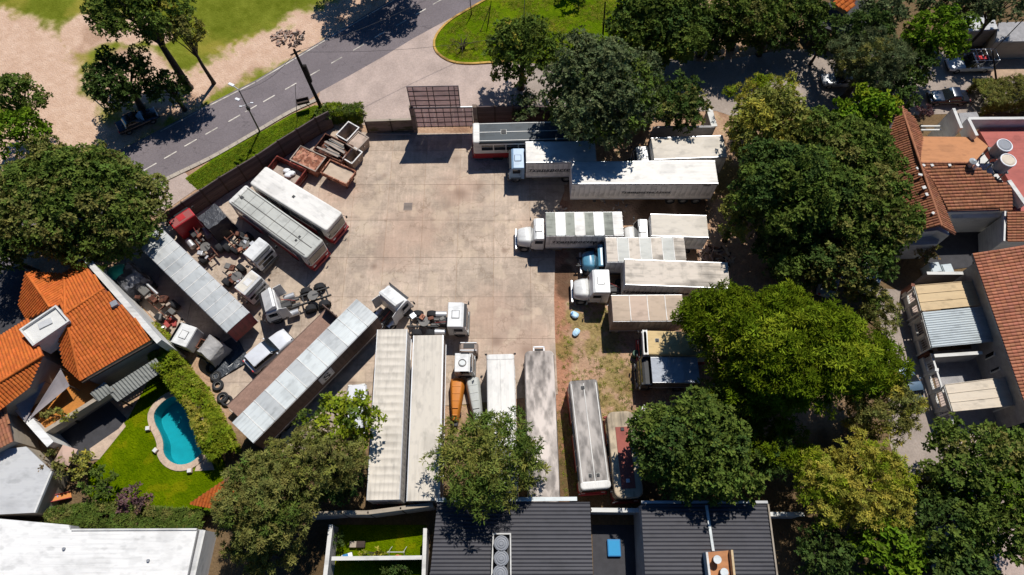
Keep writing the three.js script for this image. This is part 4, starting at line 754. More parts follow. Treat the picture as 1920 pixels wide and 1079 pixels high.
// pool garden
{
  const lawnP = GP([[292, 690], [318, 700], [345, 735], [380, 770], [405, 830], [425, 880], [400, 960], [345, 975], [215, 955], [165, 930], [165, 880], [185, 862], [215, 815], [240, 785]]);
  const out = poolLine.map((p, i) => { const a = poolLine[(i + 47) % 48], b = poolLine[(i + 1) % 48], d = b.clone().sub(a).normalize(); return p.clone().add(V(-d.z, 0, d.x).multiplyScalar(0.55)); });
  const cen = poolLine.reduce((a, p) => a.add(p), V(0, 0, 0)).multiplyScalar(1 / 48); if (out[0].distanceTo(cen) < poolLine[0].distanceTo(cen)) out.forEach((p, i) => p.copy(poolLine[i].clone().multiplyScalar(2).sub(p)));
  sheetXZ('lawn', lawnP, 0.03, M.lawn, 'bright green mown lawn around the kidney shaped pool', 'lawn', 'structure', [poolLine]);
  const pool = thing('swimming_pool', 'kidney shaped turquoise swimming pool with stone coping', 'swimming pool', V(cen.x, 0, cen.z)), D = p => V(p.x - cen.x, 0, p.z - cen.z);
  const pos = []; for (let i = 0; i < 48; i++) { const a = D(poolLine[i]), b = D(poolLine[(i + 1) % 48]); for (const q of [[a, 0.05], [a, -1.45], [b, -1.45], [a, 0.05], [b, -1.45], [b, 0.05]]) pos.push(q[0].x, q[1], q[0].z); }
  const wall = new THREE.BufferGeometry(); wall.setAttribute('position', new THREE.Float32BufferAttribute(pos, 3)); wall.computeVertexNormals();
  const sh = new THREE.Shape(poolLine.map(p => new THREE.Vector2(p.x - cen.x, -(p.z - cen.z)))), fl = new THREE.ShapeGeometry(sh).rotateX(-Math.PI / 2);
  obj('basin', [wall, fl.clone().translate(0, -1.4, 0)], M.basin, pool); obj('water', fl.clone().translate(0, -0.1, 0), M.water, pool);
  for (let i = 0; i < 48; i += 2) { const q = [poolLine[i], poolLine[(i + 1) % 48], poolLine[(i + 2) % 48], out[(i + 2) % 48], out[(i + 1) % 48], out[i]].map(p => [p.x - cen.x, p.z - cen.z]); obj('coping_stone', plan(q, 0.0, 0.11, 0.012), M.coping, pool); }
  sheetXZ('pool_corner_paving', GP([[372, 862], [392, 850], [402, 882], [365, 884]]), 0.045, M.coping, 'triangle of pale stone paving at the lower corner of the pool', 'paving');
  for (const [u, v, l] of [[279, 805, 'upper'], [293, 846, 'middle'], [357, 884, 'lower']]) { const p = G(u, v), s = thing('pool_light_box', `small cream stone block on the lawn at the ${l} side of the pool`, 'stone block', V(p.x, 0, p.z), rnd()); obj('block', rbx(0.42, 0.3, 0.42, 0, 0.16, 0, 0.05), M.coping, s); obj('cap', rbx(0.34, 0.05, 0.34, 0, 0.335, 0, 0.02), M.wallWhite, s); }
  sheetXZ('patio', GP([[92, 830], [205, 752], [238, 786], [215, 816], [186, 862], [140, 870]]), 0.036, M.darkPave, 'dark paved patio in the shadow of the orange house', 'patio');
  sheetXZ('patio_edge', GP([[168, 842], [222, 805], [232, 793], [236, 800], [186, 862], [170, 862]]), 0.05, M.coping, 'pale stone strip between the dark patio and the lawn', 'paving');
  const o = G(402, 940), t = thing('garden_shelter', 'small orange tiled garden shelter under the olive tree', 'shelter', V(o.x, 0, o.z)), L = p => V(p.x - o.x, p.y, p.z - o.z);
  tiled(t, GP([[352, 946, 2.3], [418, 902, 3.2], [470, 940, 3.2], [420, 956, 2.3]]).map(L), M.tileOrange, M.tileBase); for (const [u, v] of [[360, 945], [418, 908], [416, 953], [462, 940]]) { const q = L(G(u, v, 2.3)); obj('post', bx(0.14, 2.25, 0.14, q.x, 1.12, q.z), M.wood, t); }
  const q = G(148, 862), s = thing('patio_umbrella', 'folded clay coloured canopy at the corner of the patio', 'canopy', V(q.x, 0, q.z), 0.5); obj('canvas', new THREE.ConeGeometry(1.0, 0.5, 4).translate(0, 2.2, 0), mat('clay_canvas', lin(0.5, 0.34, 0.26), { roughness: 0.9 }), s); obj('pole', cy(0.035, 2.2, 0, 1.1, 0), M.steel, s);
}
// ------------------------------------------------------------------ dark corrugated houses at the bottom
function darkHouse(label, pts, hh, ridgeZ) {
  const P = GP(pts), o = P[0], t = thing('dark_roof_house', label, 'house', V(o.x, 0, o.z)), D = p => V(p.x - o.x, p.y, p.z - o.z);
  obj('wall', block(P.map(D), 0, hh - 0.2), M.wallGrey, t);
  return { t, D, P };
}
{
  const { t, D } = darkHouse('house with dark grey corrugated roof and a well of three black water tanks', [[822, 944, 4.2], [1106, 944, 4.2], [1114, 1120, 4.2], [800, 1120, 4.2]], 4.2);
  const N = 3; for (let i = 0; i < N; i++) {
    const v0 = 942 + i * 60, v1 = v0 + 60, e = i / N, f = (i + 1) / N, a = [820 - 6 * e * 3, v0], b = [1106 + 2.6 * e * 3, v0], c = [1106 + 2.6 * f * 3, v1], d = [820 - 6 * f * 3, v1];
    obj('roof_sheet', corrugated(GP([a, b, c, d], 4.2 + 0.004 * i).map(D), V(1, 0, 0), 0.29, 0.028), M.corrDark, t);
  }
  obj('flashing', wallRun(D(G(818, 938, 4.4)), D(G(1082, 936, 4.4)), 0.3, 4.2, 4.42), M.galvLight, t);
  const w = GP([[925, 1002], [957, 1002], [958, 1110], [921, 1110]], 4.5).map(D); obj('tank_well', block(w, 4.26, 4.3), M.steelDark, t);
  for (let i = 0; i < 4; i++) obj('well_wall', wallRun(w[i], w[(i + 1) % 4], 0.1, 4.2, 4.75, i % 2 ? -0.1 : 0.1), M.wallWhite, t);
  const hr = D(G(955, 940, 4.4)); obj('tree_stack', cy(0.07, 0.9, hr.x, 4.6, hr.z), M.galv, t);
}
for (const [u, v, l] of [[940, 1019, 'upper'], [940, 1047, 'middle'], [938, 1075, 'lower']]) {
  const p = G(u, v, 5.3), k = thing('roof_water_tank', `round grey water tank with ribbed lid, ${l} of three in the roof well`, 'water tank', V(p.x, 4.3, p.z));
  obj('tank_body', cy(0.56, 0.85, 0, 0.425, 0, 'y', 24), M.tankGrey, k); for (let i = 0; i < 3; i++) obj('lid_ring', new THREE.TorusGeometry(0.16 + i * 0.16, 0.035, 6, 24).rotateX(Math.PI / 2).translate(0, 0.93 - i * 0.025, 0), M.tankGrey, k); obj('lid', cy(0.56, 0.1, 0, 0.88, 0, 'y', 24, 0.1), M.tankGrey, k);
}
{
  const { t, D } = darkHouse('house with dark grey corrugated roof split by a pale ridge strip', [[1204, 946, 4.2], [1440, 946, 4.2], [1462, 1120, 4.2], [1212, 1120, 4.2]], 4.2);
  obj('roof_sheet', corrugated(GP([[1202, 944, 4.2], [1326, 944, 4.35], [1340, 1120, 4.35], [1212, 1120, 4.2]]).map(D), V(1, 0, 0), 0.29, 0.028), M.corrDark, t);
  obj('roof_sheet', corrugated(GP([[1328, 944, 4.35], [1441, 944, 4.2], [1463, 1120, 4.2], [1343, 1120, 4.35]]).map(D), V(1, 0, 0), 0.29, 0.028), M.corrDark, t);
  obj('ridge_strip', wallRun(D(G(1325, 948, 4.5)), D(G(1338, 1034, 4.5)), 0.2, 4.38, 4.5), M.galvLight, t);
  obj('verge_strip', wallRun(D(G(1441, 946, 4.4)), D(G(1462, 1110, 4.4)), 0.12, 4.2, 4.4), M.wallBeige, t);
  obj('flashing', wallRun(D(G(1203, 942, 4.4)), D(G(1440, 942, 4.4)), 0.2, 4.2, 4.4), M.greyFlat, t);
  const w = GP([[1325, 1036], [1372, 1032], [1380, 1110], [1334, 1110]], 5.2).map(D); obj('chimney_base', block(w, 4.2, 4.7), M.membrane, t);
  obj('chimney_wall', wallRun(w[0], w[3], 0.16, 4.2, 5.3), M.wallWhite, t); obj('chimney_wall', wallRun(w[1], w[2], 0.16, 4.2, 5.3), M.sheetTan, t);
  for (const [u, v] of [[1345, 1050], [1358, 1074]]) { const p = D(G(u, v, 5.4)); const f = obj('flue', cy(0.22, 0.8, p.x, 5.0, p.z, 'y', 16), M.steelDark, t); obj('flue_cap', cy(0.3, 0.12, p.x, 5.44, p.z, 'y', 18), M.galvLight, f); }
}
{ // courtyard between the dark roofs
  panelWall('courtyard_wall', 'grey wall closing the dark courtyard between the two dark roofs', [[1108, 957], [1204, 958]], 2.5, M.wallGrey, { panel: 3, w: 0.22, cap: M.wallWhite });
  panelWall('courtyard_wall', 'grey wall running right from the second dark roof under the trees', [[1441, 965], [1508, 965]], 2.5, M.wallGrey, { panel: 3, w: 0.22, cap: M.wallWhite });
  sheetXZ('courtyard_floor', GP([[1110, 985], [1206, 985], [1212, 1120], [1114, 1120]]), 0.02, M.darkPave, 'dark paved courtyard between the two dark roofs', 'courtyard');
  const p = G(1152, 1028, 0.4), b = thing('paddling_pool', 'square blue paddling pool in the dark courtyard', 'paddling pool', V(p.x, 0, p.z)); obj('pool_liner', rbx(1.1, 0.3, 1.35, 0, 0.17, 0, 0.08), M.blue, b); obj('pool_water', bx(0.9, 0.02, 1.15, 0, 0.325, 0), mat('blue_light', lin(0.05, 0.3, 0.55), { roughness: 0.2 }), b);
  // walled garden
  const W = (name, label, pts, h, w) => { const q = GP(pts, h), t = thing(name, label, 'wall', V(q[0].x, 0, q[0].z)); obj('wall_body', wallRun(q[0], q[1], w, 0, h - 0.06).translate(-q[0].x, 0, -q[0].z), M.wallGrey, t); obj('coping', wallRun(q[0], q[1], w + 0.08, h - 0.06, h, 0.06).translate(-q[0].x, 0, -q[0].z), M.wallWhite, t); };
  W('garden_wall', 'white wall on the left side of the small walled garden', [[620, 985], [606, 1110]], 2.2, 0.25);
  W('garden_wall', 'white cross wall below the sunny strip of the walled garden', [[622, 1048], [795, 1046]], 1.9, 0.22);
  W('garden_wall', 'white wall between the walled garden and the dark roof', [[797, 992], [793, 1110]], 2.2, 0.22);
  sheetXZ('walled_lawn', GP([[624, 985], [800, 985], [800, 1120], [612, 1120]]), 0.02, M.lawn, 'small lawn inside the white garden walls', 'lawn');
  const k = G(670, 1022), c = thing('garden_crate', 'small brown and cream box on the walled lawn', 'box', V(k.x, 0, k.z)); obj('crate_body', rbx(0.65, 0.4, 0.5, 0.35, 0.22, 0, 0.03), M.wood, c); obj('crate_side', rbx(0.55, 0.36, 0.48, -0.3, 0.2, 0, 0.03), M.wallBeige, c);
  const f = G(652, 1044), tt = thing('toy_car', 'blue and white plastic ride-on toy by the cross wall', 'toy', V(f.x, 0, f.z), 0.3); obj('toy_body', rbx(0.9, 0.22, 0.4, 0, 0.3, 0, 0.08), M.plasticWhite, tt); obj('toy_seat', rbx(0.45, 0.15, 0.36, -0.1, 0.46, 0, 0.05), M.blue, tt); for (const [x, z] of [[-0.3, -0.2], [0.3, -0.2], [-0.3, 0.2], [0.3, 0.2]]) obj('toy_wheel', cy(0.14, 0.1, x, 0.15, z, 'z', 14), M.rubber, tt);
  const sw = G(748, 1038), sg = thing('clothes_frame', 'thin white clothes frame in the walled garden', 'clothes rack', V(sw.x, 0, sw.z)); for (const x of [-0.6, 0.6]) { obj('frame_leg', bar(V(x, 0, -0.5), V(x, 1.7, 0), 0.025), M.wallWhite, sg); obj('frame_leg', bar(V(x, 0, 0.5), V(x, 1.7, 0), 0.025), M.wallWhite, sg); } obj('top_rail', bar(V(-0.7, 1.7, 0), V(0.7, 1.7, 0), 0.03), M.wallWhite, sg);
  const fl = G(745, 1046, 0.3), ff = thing('flower_pot', 'clay pot with red flowers below the clothes frame', 'flower pot', V(fl.x, 0, fl.z)); obj('pot', cy(0.18, 0.3, 0, 0.15, 0, 'y', 14, 0.24), M.terrace, ff); obj('flowers', [...Array(9)].map(() => new THREE.IcosahedronGeometry(0.09, 0).translate(rr(-0.3, 0.3), rr(0.3, 0.5), rr(-0.15, 0.15))), M.redJunk, ff);
}
// ------------------------------------------------------------------ brown tiled house on the right
{
  const o = G(1760, 330), t = thing('brown_tile_house', 'rambling house with weathered brown tile roofs and a red terrace', 'house', V(o.x, 0, o.z)), L = p => V(p.x - o.x, p.y, p.z - o.z), Q = l => GP(l).map(L), R = 6.2, E = 4.6;
  tiled(t, Q([[1689, 199, R - 0.6], [1722, 295, R], [1766, 424, R], [1706, 437, E], [1688, 356, E], [1667, 300, E], [1671, 250, E]]), M.tileBrown, M.tileBrownBase, { dirt: 0.35 });
  tiled(t, Q([[1689, 199, R - 0.6], [1716, 222, E + 0.2], [1731, 258, E + 0.2], [1728, 303, R - 0.5], [1722, 295, R]]), M.tileBrown, M.tileBrownBase, { dirt: 0.4 });
  tiled(t, Q([[1724, 302, R], [1752, 345, E + 0.7], [1792, 441, E], [1766, 424, R]]), M.tileBrown, M.tileBrownBase, { dirt: 0.4 });
  obj('membrane_slope', slopeSlab(Q([[1729, 257, E + 0.1], [1834, 255, E + 0.1], [1852, 277, E + 0.3], [1826, 306, R], [1727, 305, R]]), 0.2), M.membrane, t);
  tiled(t, Q([[1727, 307, R], [1824, 307, R], [1898, 352, E + 0.5], [1899, 393, E - 0.2], [1779, 396, E - 0.2], [1753, 346, E + 0.8]]), M.tileBrown, M.tileBrownBase, { dirt: 0.3, pitch: 0.3, flip: true });
  for (const [a, b] of [[[1690, 200, R - 0.55], [1722, 295, R]], [[1722, 295, R], [1766, 424, R]], [[1727, 306, R + 0.02], [1824, 306, R + 0.02]]]) ridge(t, L(G(...a)), L(G(...b)), M.tileBrown, 0.12);
  obj('wall', block(Q([[1693, 205, E], [1716, 226, E], [1731, 258, E], [1834, 258, E], [1898, 352, E], [1898, 391, E], [1780, 394, E], [1762, 350, E], [1786, 437, E], [1764, 428, E], [1709, 434, E], [1692, 356, E], [1672, 300, E], [1676, 252, E]]), 0, E - 0.45), M.wallWhite, t);
  obj('terrace_floor', block(Q([[1836, 243, 4.4], [2000, 240, 4.4], [2000, 398, 4.4], [1905, 396, 4.4], [1900, 352, 4.4], [1856, 277, 4.4]]), 0, 4.4), M.redFloor, t);
  for (const [a, b, w, h] of [[[1817, 222], [1990, 221], 0.3, 5.5], [[1817, 222], [1833, 254], 0.3, 5.495], [[1893, 338], [1924, 382], 0.4, 5.3]]) obj('parapet', wallRun(L(G(...a, h)), L(G(...b, h)), w, 3.9, h), M.wallWhite, t);
  obj('gable_wall', wallRun(L(G(1789, 203, 5.4)), L(G(1804, 240, 5.4)), 0.3, 0, 5.4), M.wallWhite, t); obj('lean_roof', slopeSlab(Q([[1798, 212, 4.6], [1832, 210, 4.6], [1838, 222, 4.6], [1806, 238, 4.6]]), 0.15), M.wallGrey, t);
  for (const v of [236, 243]) obj('pergola_beam', wallRun(L(G(1728, v, 3.4)), L(G(1765, v, 3.4)), 0.14, 3.25, 3.4), M.wallWhite, t);
  tiled(t, Q([[1889, 399, 4.9], [2000, 396, 4.9], [2000, 452, 4.1], [1889, 452, 4.1]]), M.tileBrown, M.tileBrownBase, { dirt: 0.3, flip: true });
  obj('wall', block(Q([[1886, 400, 4.2], [2000, 398, 4.2], [2000, 450, 4.0], [1886, 450, 4.0]]), 0, 3.85), M.wallWhite, t); obj('gutter', wallRun(L(G(1886, 396, 4.5)), L(G(1884, 452, 4.5)), 0.16, 4.1, 4.5), M.wallWhite, t);
  obj('awning', slopeSlab(Q([[1782, 397, 3.9], [1882, 396, 3.9], [1874, 408, 3.5], [1786, 410, 3.5]]), 0.1), M.wallWhite, t);
  obj('annex', block(Q([[1705, 440, 3.0], [1772, 432, 3.0], [1758, 458, 3.0], [1708, 460, 3.0]]), 0, 3.0), M.greyFlat, t);
  for (const [u, v, h] of [[1732, 310, R], [1748, 310, R], [1781, 310, R], [1720, 316, R], [1726, 328, R], [1733, 352, R], [1738, 365, R], [1750, 400, R]]) { const p = L(G(u, v, h)); obj('mortar_patch', rbx(rr(0.2, 0.4), 0.1, rr(0.2, 0.35), p.x, p.y + 0.02, p.z, 0.05, rnd() * 3), M.wallWhite, t); }
  const vp = L(G(1828, 300, 6.9)); obj('vent', [cy(0.28, 0.9, vp.x, 6.3, vp.z), cy(0.36, 0.2, vp.x, 6.8, vp.z, 'y', 14, 0.1)], M.galv, t); const v2 = L(G(1834, 309, 6.6)); obj('vent', [cy(0.16, 0.7, v2.x, 6.25, v2.z)], M.plasticWhite, t);
}
for (const [u, v, l, m] of [[1885, 272, 'upper grey roof tank on the red terrace with open white rim', M.tankGrey], [1892, 300, 'lower roof tank on the red terrace with cream lid', M.tankGrey]]) {
  const top = 6.9, p = G(u, v, top), k = thing('water_tank', l, 'water tank', V(p.x, 4.4, p.z));
  obj('tank_body', cy(0.66, 1.2, 0, 1.85, 0, 'y', 24, 0.72), m, k); obj('rim', new THREE.TorusGeometry(0.68, 0.06, 8, 26).rotateX(Math.PI / 2).translate(0, 2.46, 0), M.plasticWhite, k); obj('lid', cy(0.68, 0.1, 0, 2.48, 0, 'y', 24, 0.46), u < 1890 ? M.tankGrey : M.sheetCream, k);
  for (const [x, z] of [[-0.5, -0.5], [0.5, -0.5], [-0.5, 0.5], [0.5, 0.5]]) obj('stand_leg', bx(0.1, 1.2, 0.1, x, 0.6, z), M.steel, k); obj('stand_top', bx(1.3, 0.1, 1.3, 0, 1.2, 0), M.steel, k);
}
// pink tiled house with carports
{
  const o = G(1870, 620), t = thing('pink_tile_house', 'house with salmon pink tiled roof along the right edge', 'house', V(o.x, 0, o.z)), L = p => V(p.x - o.x, p.y, p.z - o.z), Q = l => GP(l).map(L);
  tiled(t, Q([[1825, 477, 4.8], [1962, 452, 6.6], [2080, 740, 6.6], [1934, 790, 4.8]]), M.tilePink, M.tilePinkBase, { pitch: 0.3, len: 0.4, dirt: 0.3 });
  obj('wall', block(Q([[1838, 486, 4.7], [1966, 470, 4.7], [2080, 740, 4.7], [1944, 785, 4.7]]), 0, 4.55), M.wallGrey, t);
  obj('gutter', wallRun(L(G(1824, 477, 4.7)), L(G(1933, 790, 4.7)), 0.14, 4.58, 4.76), M.tankGrey, t);
  for (const [u, v] of [[1862, 662], [1872, 688]]) { const p = L(G(u, v, 2.0)); const wdw = obj('window', bx(0.1, 1.3, 1.0, p.x - 0.2, 2.0, p.z, -0.35), M.wallWhite, t); obj('pane', bx(0.04, 1.1, 0.8, p.x - 0.26, 2.0, p.z, -0.35), M.glass, wdw); }
}
function carport(label, pts, m, wavy) {
  const q = GP(pts), o = q[0], t = thing('carport', label, 'carport', V(o.x, 0, o.z)), D = p => V(p.x - o.x, p.y, p.z - o.z), c = q.map(D);
  obj('roof', wavy ? corrugated(c, c[1].clone().sub(c[0]), 0.22, 0.03) : slopeSlab(c, 0.07), m, t);
  if (!wavy) for (let i = 0; i <= 3; i++) obj('roof_batten', wallRun(c[0].clone().lerp(c[3], i / 3), c[1].clone().lerp(c[2], i / 3), 0.05, c[0].y + 0.01, c[0].y + 0.05), m, t);
  c.forEach((p, i) => { const i2 = c[(i + 2) % 4], s = p.clone().lerp(i2, 0.04); obj('post', bx(0.12, p.y - 0.12, 0.12, s.x, (p.y - 0.12) / 2, s.z), M.wallWhite, t); });
  obj('front_beam', wallRun(c[0], c[3], 0.12, c[0].y - 0.26, c[0].y - 0.085, -0.1), M.wallWhite, t); obj('back_beam', wallRun(c[1], c[2], 0.12, c[0].y - 0.26, c[0].y - 0.085, -0.1), M.wallWhite, t);
}
carport('carport roof of flat tan sheets beside the lane', [[1716, 536, 2.9], [1834, 526, 2.9], [1852, 571, 2.9], [1729, 583, 2.9]], M.sheetTan);
carport('carport roof of pale blue corrugated sheet below the tan one', [[1730, 586, 2.9], [1853, 574, 2.9], [1876, 640, 2.9], [1748, 652, 2.9]], M.corrPale, true);
carport('cream flat carport roof nearest the street trees', [[1772, 722, 2.8], [1884, 708, 2.8], [1908, 760, 2.8], [1788, 772, 2.8]], M.sheetCream);
{ // fence along the lane
  const q = GP([[1712, 535], [1746, 660], [1790, 800]], 1.9), o = q[0], t = thing('lane_fence', 'white front fence with pillars and bars along the lane', 'fence', V(o.x, 0, o.z)), D = p => V(p.x - o.x, p.y, p.z - o.z);
  for (let s = 0; s < 2; s++) {
    const a = D(q[s]), b = D(q[s + 1]); obj('low_wall', wallRun(a, b, 0.2, 0, 0.7), M.wallWhite, t); obj('top_beam', wallRun(a, b, 0.16, 1.8, 1.92), M.wallWhite, t);
    for (let i = 0; i <= 4; i++) { const p = a.clone().lerp(b, i / 4); obj('pillar', bx(0.32, 1.95, 0.32, p.x, 0.98, p.z, -0.3), i % 4 ? M.wallWhite : M.tilePinkBase, t); }
    for (let i = 0; i < 30; i++) { const p = a.clone().lerp(b, (i + 0.5) / 30); obj('fence_bar', bx(0.03, 1.12, 0.03, p.x, 1.25, p.z), M.wallWhite, t); }
  }
  const bw = (label, pts, h) => { const w = GP(pts, h), k = thing('yard_divider', label, 'wall', V(w[0].x, 0, w[0].z)); obj('wall_body', wallRun(w[0], w[1], 0.22, 0, h).translate(-w[0].x, 0, -w[0].z), M.wallGrey, k); obj('coping', wallRun(w[0], w[1], 0.3, h, h + 0.07).translate(-w[0].x, 0, -w[0].z), M.wallWhite, k); };
  bw('white divider wall between the pale blue carport and the paved yard', [[1752, 668], [1842, 662]], 2.2); bw('cream topped divider wall above the tan carport', [[1738, 513], [1806, 513]], 2.3);
  sheetXZ('house_forecourt', GP([[1745, 660], [1880, 650], [1940, 790], [1790, 800]]), 0.05, M.wallGrey, 'grey paved forecourt beside the cream carport', 'paving');
  sheetXZ('house_courtyard', GP([[1720, 445], [1890, 400], [1900, 480], [1830, 500], [1740, 512]]), 0.05, M.darkPave, 'shaded courtyard between the two tiled houses', 'courtyard');
  const tk = G(1757, 500, 1.6); for (const [dx, l] of [[0, 'left of the pair of pale blue water boxes in the courtyard'], [1.15, 'right of the pair of pale blue water boxes in the courtyard']]) { const k = thing('water_box', l, 'water tank', V(tk.x + dx, 0, tk.z + dx * 0.15), 0.12); obj('tank_body', rbx(1.05, 1.3, 1.1, 0, 0.75, 0, 0.08), mat('pale_tank', lin(0.50, 0.58, 0.60), { map: TX.soft, roughness: 0.6 }), k); obj('lid', rbx(0.9, 0.08, 0.95, 0, 1.43, 0, 0.03), M.corrPale, k); obj('plinth', bx(1.1, 0.1, 1.15, 0, 0.05, 0), M.wallGrey, k); }
}
// top right buildings
{
  const o = G(1560, 40), t = thing('corner_house', 'shaded grey house with a bright red tiled roof corner at the top', 'house', V(o.x, 0, o.z)), L = p => V(p.x - o.x, p.y, p.z - o.z), Q = l => GP(l).map(L);
  tiled(t, Q([[1560, -14, 4.6], [1612, -20, 5.6], [1602, 8, 5.0], [1590, 23, 4.4], [1566, 8, 4.4]]), M.tileOrange, M.tileBase, { pitch: 0.5 }); obj('wall', block(Q([[1520, 28, 2.6], [1560, 2, 2.6], [1640, 0, 2.6], [1640, 50, 2.6], [1576, 62, 2.6], [1535, 48, 2.6]]), 0, 2.6), M.darkPave, t); obj('wall', block(Q([[1560, -10, 4], [1608, -16, 4], [1588, 20, 4], [1566, 6, 4]]), 3.39, 4.3), M.wallBeige, t);
  for (const [l, pts, h, m] of [['pale flat roof behind the bright green tree', [[1806, 30], [1862, 26], [1872, 54], [1818, 58]], 2.6, M.greyFlat], ['grey flat roofed garage on the far side of the side street', [[1874, 42], [2000, 38], [2000, 76], [1868, 78]], 2.7, M.wallGrey]]) { const q = GP(pts, h), c = q[0], b = thing('flat_roof_building', l, 'building', V(c.x, 0, c.z)), D = p => V(p.x - c.x, p.y, p.z - c.z); obj('wall', block(q.map(D), 0, h - 0.2), M.wallBeige, b); obj('roof', block(q.map(D), h - 0.2, h), m, b); }
}
// ------------------------------------------------------------------ poles
function pole(name, label, base, top, h, r, m, extra) { const a = G(...base), b = G(top[0], top[1], h), t = thing(name, label, 'pole', V(a.x, 0, a.z)), e = V(b.x - a.x, h, b.z - a.z); obj('shaft', taper([V(0, 0, 0), e.clone().multiplyScalar(0.5), e], [r * 1.25, r, r * 0.75], 9), m, t); extra?.(t, e); return t; }
pole('utility_pole', 'leaning dark wooden utility pole with transformer bracket beside the avenue', [601, 200], [551, 93], 8.8, 0.17, M.pole, (t, e) => { const p = e.clone().multiplyScalar(0.62); obj('bracket', rbx(0.34, 2.4, 0.3, p.x + 0.28, p.y, p.z + 0.1, 0.04), M.pole, t); obj('cross_arm', bx(1.1, 0.1, 0.1, e.x * 0.95, e.y * 0.95, e.z * 0.95, 0.6), M.pole, t); });
pole('street_lamp', 'slim dark lamp pole with white lamp heads and cameras over the avenue', [487, 247], [447, 168], 7.2, 0.075, M.steel, (t, e) => {
  const d = V(-0.75, 0.12, -0.5); obj('arm', bar(e, e.clone().add(d), 0.04), M.aluminium, t); obj('lamp_head', rbx(0.65, 0.14, 0.3, e.x + d.x, e.y + d.y, e.z + d.z, 0.06, -0.5), M.plasticWhite, t);
  const f = e.clone().multiplyScalar(0.8); obj('lamp_head', rbx(0.5, 0.16, 0.28, f.x - 0.55, f.y, f.z + 0.1, 0.05, -0.4), M.plasticWhite, t); obj('arm', bar(f, f.clone().add(V(-0.5, 0, 0.1)), 0.03), M.aluminium, t);
  const c = e.clone().multiplyScalar(0.66); obj('camera_bracket', [bar(c, c.clone().add(V(0.5, 0.05, -0.2)), 0.03), bar(c, c.clone().add(V(-0.5, 0.05, 0.25)), 0.03)], M.aluminium, t); for (const s of [-1, 1]) obj('camera', rbx(0.3, 0.14, 0.14, c.x + s * 0.52, c.y, c.z - s * 0.22, 0.03), M.plasticWhite, t); obj('control_box', rbx(0.3, 0.5, 0.25, c.x * 0.9, c.y * 0.88, c.z * 0.9, 0.03), M.steelDark, t);
});
pole('thin_post', 'thin grey signpost on the grass verge', [557, 228], [553, 158], 4.6, 0.03, M.steel);
pole('bare_post', 'tall dark bare post on the corner lawn', [1129, 88], [1135, 4], 5.2, 0.1, M.pole);
pole('bare_post', 'shorter dark bare post beside the street trees', [1147, 60], [1151, 22], 2.6, 0.07, M.pole);
pole('bare_post', 'thin leaning post at the left tip of the island', [884, 28], [881, -4], 2.6, 0.05, M.pole);
pole('bare_post', 'thin forked post on the grassy island', [915, 45], [921, 2], 3, 0.05, M.pole, (t, e) => obj('brace', bar(e.clone().multiplyScalar(0.8), V(-0.9, 0, 1.3), 0.04), M.pole, t));
pole('street_pole', 'dark street pole beside the white pickup', [1869, 152], [1862, 96], 3.6, 0.09, M.pole, (t, e) => obj('stay', bar(e, e.clone().add(V(2.4, 2.2, -2.2)), 0.05), M.pole, t));
pole('thin_post', 'thin pale post on the corner lawn left of the tree tops', [982, 40], [984, -4], 2.8, 0.04, M.wallGrey);
{ // litter basket on the verge
  const p = G(582, 202), t = thing('litter_basket', 'dark wooden litter basket on a post by the utility pole', 'litter bin', V(p.x, 0, p.z), 0.3); obj('post', bar(V(0, 0, 0), V(-0.4, 1.1, 0), 0.04), M.wood, t); obj('basket_floor', bx(1.3, 0.05, 0.6, -0.5, 1.1, 0), M.wood, t); for (const [w, d, x, z] of [[1.3, 0.04, -0.5, 0.3], [1.3, 0.04, -0.5, -0.3], [0.04, 0.6, 0.14, 0], [0.04, 0.6, -1.14, 0]]) obj('basket_side', bx(w, 0.3, d, x, 1.27, z), M.wood, t);
}
// overhead wires from the utility pole
{
  const a = G(553, 97, 8.4); for (const [l, q] of [['thin overhead wire running down the avenue to the lamp pole', G(447, 172, 7.0)], ['thin overhead wire running up the avenue out of the picture', G(905, -60, 8)], ['thin overhead wire crossing the driveway to the corner trees', G(1000, 60, 7.5)]]) {
    const w = thing('overhead_wire', l, 'wire', V(a.x, 0, a.z)), pts = []; for (let i = 0; i <= 12; i++) { const s = i / 12, p = a.clone().lerp(q, s); pts.push(V(p.x - a.x, p.y - 0.9 * 4 * s * (1 - s), p.z - a.z)); } obj('cable', taper(pts, pts.map(() => 0.018), 4), M.blackTrim, w);
  }
}

{ // goal frame in the park
  const a = G(160, 139, 2.0), b = G(207, 182, 2.0), t = thing('goal_frame', 'white metal goal frame standing beside the shaded park tree', 'goal', V(a.x, 0, a.z)), e = V(b.x - a.x, 2.0, b.z - a.z), n = V(-e.z, 0, e.x).normalize().multiplyScalar(1.3);
  obj('crossbar', bar(V(0, 2, 0), e, 0.06, 8), M.plasticWhite, t); for (const p of [V(0, 0, 0), V(e.x, 0, e.z)]) { obj('goal_post', bar(p, p.clone().setY(2), 0.06, 8), M.plasticWhite, t); obj('stay', bar(p.clone().setY(2), p.clone().sub(n), 0.03, 6), M.steel, t); }
}

